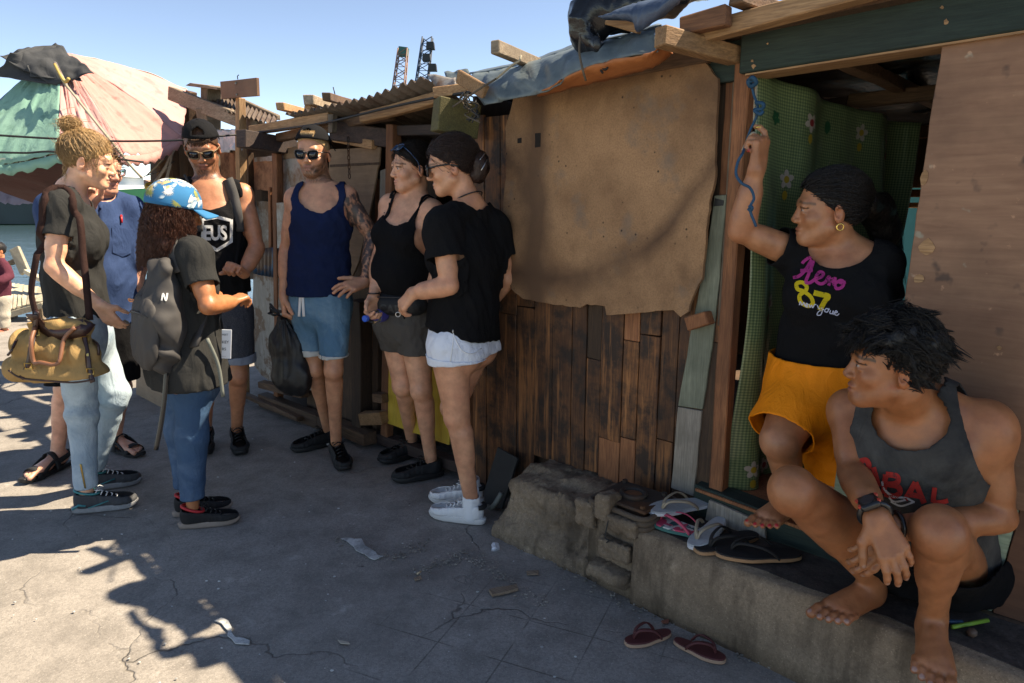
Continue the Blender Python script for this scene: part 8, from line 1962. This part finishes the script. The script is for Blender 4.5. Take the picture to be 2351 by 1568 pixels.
# ------------------------------------------------------------------ child at the left edge
def person_child():
    Y = 7.4
    p = Person('small child in a plum pullover and pale trousers at the left edge of the photo', (P(2, 765, Y).x, Y, 0))
    p.skin = (.40, .20, .11); p.leg = .62; p.armr = .62
    p.J = dict(shl=P(10, 608, Y), shr=P(-22, 608, Y), ell=P(22, 634, Y - .02), elr=P(-34, 634, Y), wrl=P(6, 642, Y - .10), wrr=P(-10, 640, Y - .1),
               hipl=P(6, 686, Y), hipr=P(-14, 686, Y), knl=P(8, 722, Y), knr=P(-14, 722, Y), anl=P(8, 756, Y), anr=P(-14, 756, Y))
    p.build_torso(P(-4, 676, Y), P(-4, 650, Y), P(-4, 625, Y), P(-4, 600, Y), yaw(-20), yaw(-20), (.10, .095, .095, .07), (.08, .08, .08, .05))
    p.HD = Frame(P(-6, 576, Y), yaw(-60), (0, 0, 1))
    g = [(.02, [(ec(p.pel, p.wai, .10, .095, .08, .08, p.PF.f), 0), (ec(p.wai, p.nek, .095, .06, .08, .05, p.PF.f), .03)])] + p.legs() + [p.arm('l'), p.arm('r'), p.neck(.035), headgroup(p.HD, s=.78)]
    finish(p, g, .01, [], lambda V: p.face_col(V, p.base_col(V), .6, hs=.78))
    m_pl = fabric('plum_knit', (.10, .028, .042), .95); m_cr = fabric('pale_trousers', (.45, .41, .34), .9)
    cloth_mesh('pullover', [(.02, [(ec(p.pel, p.wai, .12, .115, .10, .10, p.PF.f), 0), (ec(p.wai, p.nek, .115, .07, .10, .06, p.PF.f), .03)]), p.arm('l', .018), p.arm('r', .018)], [half(p.pel + A_((0, 0, -.03)), (0, 0, -1)), ball(p.nek + A_((0, 0, .05)), .05)], .01, m_pl, p.root, .004, 16, 3)
    cloth_mesh('trousers', p.legs(.028) + [(.03, [(ec(p.pel - A_((0, 0, .05)), p.pel, .115, .11, .09, .09, p.PF.f), 0)])], [half((0, 0, .03), (0, 0, -1)), half(p.pel, (0, 0, 1))], .01, m_cr, p.root, .004, 16, 3)
    hm = hair_mat('child_black_hair', (.01, .008, .007), (.02, .015, .012)); hairshell(p, hm, .78, h=.008)
    for sg in (-1, 1):
        a = P(8 if sg > 0 else -14, 763, Y); V, Fc = tube_geo([a + Vector((0, .05, .012)), a + Vector((0, -.03, .014)), a + Vector((-.02, -.10, .01))], [.03, .03, .022], 8); mesh_obj('shoe', V, Fc, plain('orange_sandal', (.4, .10, .05), .6), p.root, True)
    return p
# ================================================================== small things
for f in (person_navy, person_bun, person_blue, person_cap, person_deus, person_tank, person_white_shorts, person_door, person_squat, person_child): f()
def slipper(label, toe, heel, z, foot, sole_c, strap_c, edge_c, L=.255, tilt=0.0, dz=0.0, print_=None, group=None, grain=False, lift_toe=0.0):
    """flip-flop: edge layer, footbed, Y strap; foot=+1 left, -1 right"""
    a = G(*toe, z); b_ = G(*heel, z); m = (a + b_)/2; D = (a - b_).normalized(); a = m + D*L/2; b_ = m - D*L/2
    U = Vector((0, 0, 1)); D = (D + Vector((0, 0, lift_toe))).normalized(); S = U.cross(D).normalized(); U = D.cross(S); S = (S + U*tilt).normalized(); U = D.cross(S)
    e = empty('slipper', b_ + Vector((0, 0, dz)), label, 'slipper', group); k = L/.255; o = b_ + Vector((0, 0, dz))
    pt = lambda x, y, zz: o + S*x*k*foot + D*y*k + U*zz
    n = 32; out = []
    for i in range(n):
        t = i/n*6.283; y = .1275 - .1275*math.cos(t); x = math.sin(t); wv = (.046 - .012*math.exp(-((y - .095)/.045)**2)) if y > .1 else .036 - .002*math.exp(-((y - .1)/.04)**2); out.append((math.copysign(abs(x)**.7, x)*wv + .006*math.sin(y*12), y))
    def layer(nm, z0, z1, sc_, mat, par):
        V = [pt(x*sc_, .1275 + (y - .1275)*sc_, z0) for x, y in out] + [pt(x*sc_, .1275 + (y - .1275)*sc_, z1) for x, y in out]; Fc = [(i, (i + 1) % n, n + (i + 1) % n, n + i) for i in range(n)] + [tuple(reversed(range(n))), tuple(range(n, 2*n))]
        return bevel(mesh_obj(nm, V, Fc, mat, par), .002)
    layer('sole', .0, .012, 1.0, edge_c, e); fb_ = layer('footbed', .0122, .018, .985, sole_c, e)
    toe_p = pt(-.006, .205, .018)
    for sg in (-1, 1): ribbon('strap', [toe_p, pt(sg*.012 - .004, .185, .046), pt(sg*.034, .13, .050), pt(sg*.041, .095, .034), pt(sg*.040, .075, .014)], .011, lambda v, sg=sg: (v - pt(0, .12, -.02)).normalized(), strap_c, e, .0045, 5)
    tube('toe_post', [pt(-.006, .205, .012), pt(-.006, .202, .034), pt(-.006, .194, .044)], .0042, strap_c, e, 6)
    if print_: print_(pt, fb_)
    return e
m_fw = wood('white_woodgrain_rubber', (.36, .42, .52), (.60, .64, .70), 'U', .7, .1, 2.0, .6); m_str = plain('tan_strap', (.30, .25, .18), .5); m_wedge = plain('white_edge', (.55, .56, .58), .6)
m_blk = plain('black_foam', (.010, .009, .009), .8, 0, .2, 120, .3); m_tan = plain('tan_edge', (.36, .20, .10), .7); m_mar = plain('maroon_foam', (.085, .016, .016), .65, 0, .2, 120, .2); m_mar_e = plain('beige_edge', (.42, .26, .17), .7); m_teal2 = plain('teal_edge', (.03, .14, .13), .6)
b = NB('pink_teal_print'); v = b.co(); n_ = b.noise(v, 34, 3, .5); n2_ = b.noise(v, 26, 2, .5)
m_ptp = b.set(b.mix(b.ramp(n_, [(.50, 0.), (.52, 1.)]), b.mix(b.ramp(n2_, [(.46, 0.), (.48, 1.)]), (.02, .10, .10), (.52, .52, .48)), (.55, .06, .12)), .6)
Z0 = LEDGE_Z + .006
slipper('pink and teal patterned slipper lying under the white ones', (1512, 1202), (1612, 1232), Z0, 1, m_ptp, plain('pink_strap', (.50, .06, .11), .6), m_teal2, .25)
slipper('white wood-grain slipper lying on top of the patterned one', (1484, 1190), (1634, 1168), Z0 + .024, -1, m_fw, m_str, m_wedge, .255, -.10, .018)
slipper('white wood-grain slipper pointing outwards between patterned and black slippers', (1590, 1262), (1656, 1204), Z0 + .0, 1, m_fw, m_str, m_wedge, .245, .06, .012, lift_toe=-.05)
slipper('black slipper half hidden behind the other black one', (1606, 1268), (1730, 1234), Z0, -1, m_blk, m_blk, m_tan, .27)
slipper('black slipper with tan edge nearest the squatting man', (1652, 1272), (1828, 1280), Z0 + .003, 1, m_blk, m_blk, m_tan, .28)
slipper('maroon slipper on the ground, the left one of the pair', (1434, 1482), (1540, 1456), .0, 1, m_mar, m_mar, m_mar_e, .175)
slipper('maroon slipper on the ground, the right one of the pair', (1656, 1518), (1556, 1478), .0, -1, m_mar, m_mar, m_mar_e, .175)
# litter
def chip(name, label, cat, px, th, mat, z=0.002, rag=.004):
    o = prism(name, [G(x, y, z + th) for x, y in px], (0, 0, 1), th, mat, None, rag, .03, .001); return tag(o, label, cat)
m_sl = wood('splinter', (.15, .10, .065), (.24, .175, .12), 'U', .5, .3)
chip('wood_splinter', 'flat grey wood splinter lying on the concrete in the middle foreground', 'wood', [(1122, 1352), (1186, 1340), (1190, 1350), (1130, 1364)], .012, m_sl)
chip('wood_chip', 'small brown chip on the ground beside the ledge stones', 'wood', [(1208, 1310), (1237, 1308), (1236, 1317), (1210, 1318)], .006, m_sl)
chip('wood_chip', 'tiny reddish chip on the ground above the maroon slippers', 'wood', [(1518, 1424), (1536, 1420), (1536, 1428), (1522, 1430)], .006, plain('brick_red_chip', (.20, .07, .04), .9))
chip('paper_scrap', 'torn cream paper scrap lying low in the middle of the concrete', 'paper', [(775, 1468), (800, 1473), (804, 1478), (782, 1477)], .003, plain('cream_paper', (.42, .36, .28), .8))
chip('wood_chip', 'small twig-like chip by the white paint curve', 'wood', [(950, 1326), (966, 1320), (968, 1327), (953, 1331)], .006, m_sl)
cg2 = tube('cigarette_butt', [G(958, 1318, .006), G(966, 1312, .006)], .004, plain('filter_paper', (.55, .42, .26), .8), None); tag(cg2, 'cigarette butt lying near the white paint curve on the ground', 'cigarette')
rs = np.random.RandomState(6); c0 = G(1136, 1256, .012); V = []; Fc = []
bm = bmesh.new(); bmesh.ops.create_icosphere(bm, subdivisions=2, radius=.018)
for v_ in bm.verts: v_.co = v_.co*(1 + rs.uniform(-.45, .35)) + c0
cf = bm_obj('crumpled_foil', bm, plain('crumpled_white', (.55, .56, .60), .4, .3)); tag(cf, 'crumpled white foil scrap on the ground in front of the stone block', 'litter')
# white paint patches and raised mortar lines on the concrete (parts of the ground)
m_paint = concrete('old_white_paint', (.52, .52, .50), (.66, .66, .63)); m_mort = concrete('mortar_rubble', (.26, .23, .19), (.46, .43, .38))
def patch(px, mat, z=.0055, nm='paint_patch', rag=.012):
    prism(nm, [G(x, y, z) for x, y in px], (0, 0, 1), .004, mat, gr, rag, .025, 0)
patch([(492, 1424), (508, 1417), (524, 1424), (532, 1440), (540, 1462), (574, 1470), (572, 1478), (540, 1476), (522, 1458), (516, 1440)], m_paint)
patch([(782, 1236), (830, 1236), (838, 1252), (862, 1266), (880, 1276), (860, 1284), (838, 1272), (812, 1254)], m_paint)
def rubble(px, wd, nm, n):
    pts = smooth_pts([G(x, y, 0) for x, y in px], 8); r2 = np.random.RandomState(len(px)); bm = bmesh.new()
    for k in range(n):
        p_ = pts[r2.randint(len(pts))] + Vector((r2.normal()*wd, r2.normal()*wd, .003)); r0 = r2.uniform(.0015, .006)
        M = Matrix.Translation(p_) @ Matrix.Rotation(r2.uniform(0, 6), 4, 'Z') @ Matrix.Diagonal((r0*r2.uniform(.6, 1.6), r0, r0*.55, 1)); bmesh.ops.create_icosphere(bm, subdivisions=1, radius=1, matrix=M)
    o = bm_obj(nm, bm, m_mort, gr); o['kind'] = 'stuff'
rubble([(960, 1322), (985, 1300), (1030, 1290), (1060, 1272), (1090, 1285), (1130, 1310), (1180, 1340), (1250, 1390)], .022, 'mortar_rubble', 260)
rubble([(780, 1240), (850, 1268), (900, 1280), (950, 1262), (972, 1245)], .02, 'mortar_rubble', 140)
rubble([(1190, 1240), (1300, 1300), (1400, 1366), (1560, 1440), (1750, 1530)], .03, 'gravel', 180)
r3 = np.random.RandomState(8); bm = bmesh.new()
for k in range(260):
    x, y = r3.uniform(-2.4, 1.2), r3.uniform(1.4, 4.4)
    if (Vector((x, y, 0)) - WA).dot(WN) < .34: continue
    r0 = r3.uniform(.0015, .005); bmesh.ops.create_icosphere(bm, subdivisions=1, radius=1, matrix=Matrix.Translation((x, y, .003)) @ Matrix.Diagonal((r0*1.4, r0, r0*.6, 1)))
gv = bm_obj('grit', bm, m_paint, gr); gv['kind'] = 'stuff'
# pens and bits behind the squatting man's foot
for (a, b_, c_, nm, lb) in (((2150, 1426), (2210, 1428), (.01, .05, .10), 'ballpoint_pen', 'dark blue pen lying on the ledge behind the bare foot'), ((2186, 1440), (2268, 1424), (.22, .42, .05), 'green_straw', 'bright green straw lying on the ledge by the pale board')):
    o = tube(nm, [G(*a, LEDGE_Z + .014), G(*b_, LEDGE_Z + .018)], .006, plain(nm + '_mat', c_, .4), None); tag(o, lb, 'straw' if 'straw' in nm else 'pen')
o = tube('bottle_cap', [G(2232, 1452, LEDGE_Z + .006), G(2232, 1452, LEDGE_Z + .018)], .013, plain('brown_cap', (.10, .06, .04), .5), None); tag(o, 'small brown bottle cap on the ledge beside the straw', 'bottle cap')
for o in bpy.data.objects:
    for k in ('_w', '_p'):
        if k in o: del o[k]
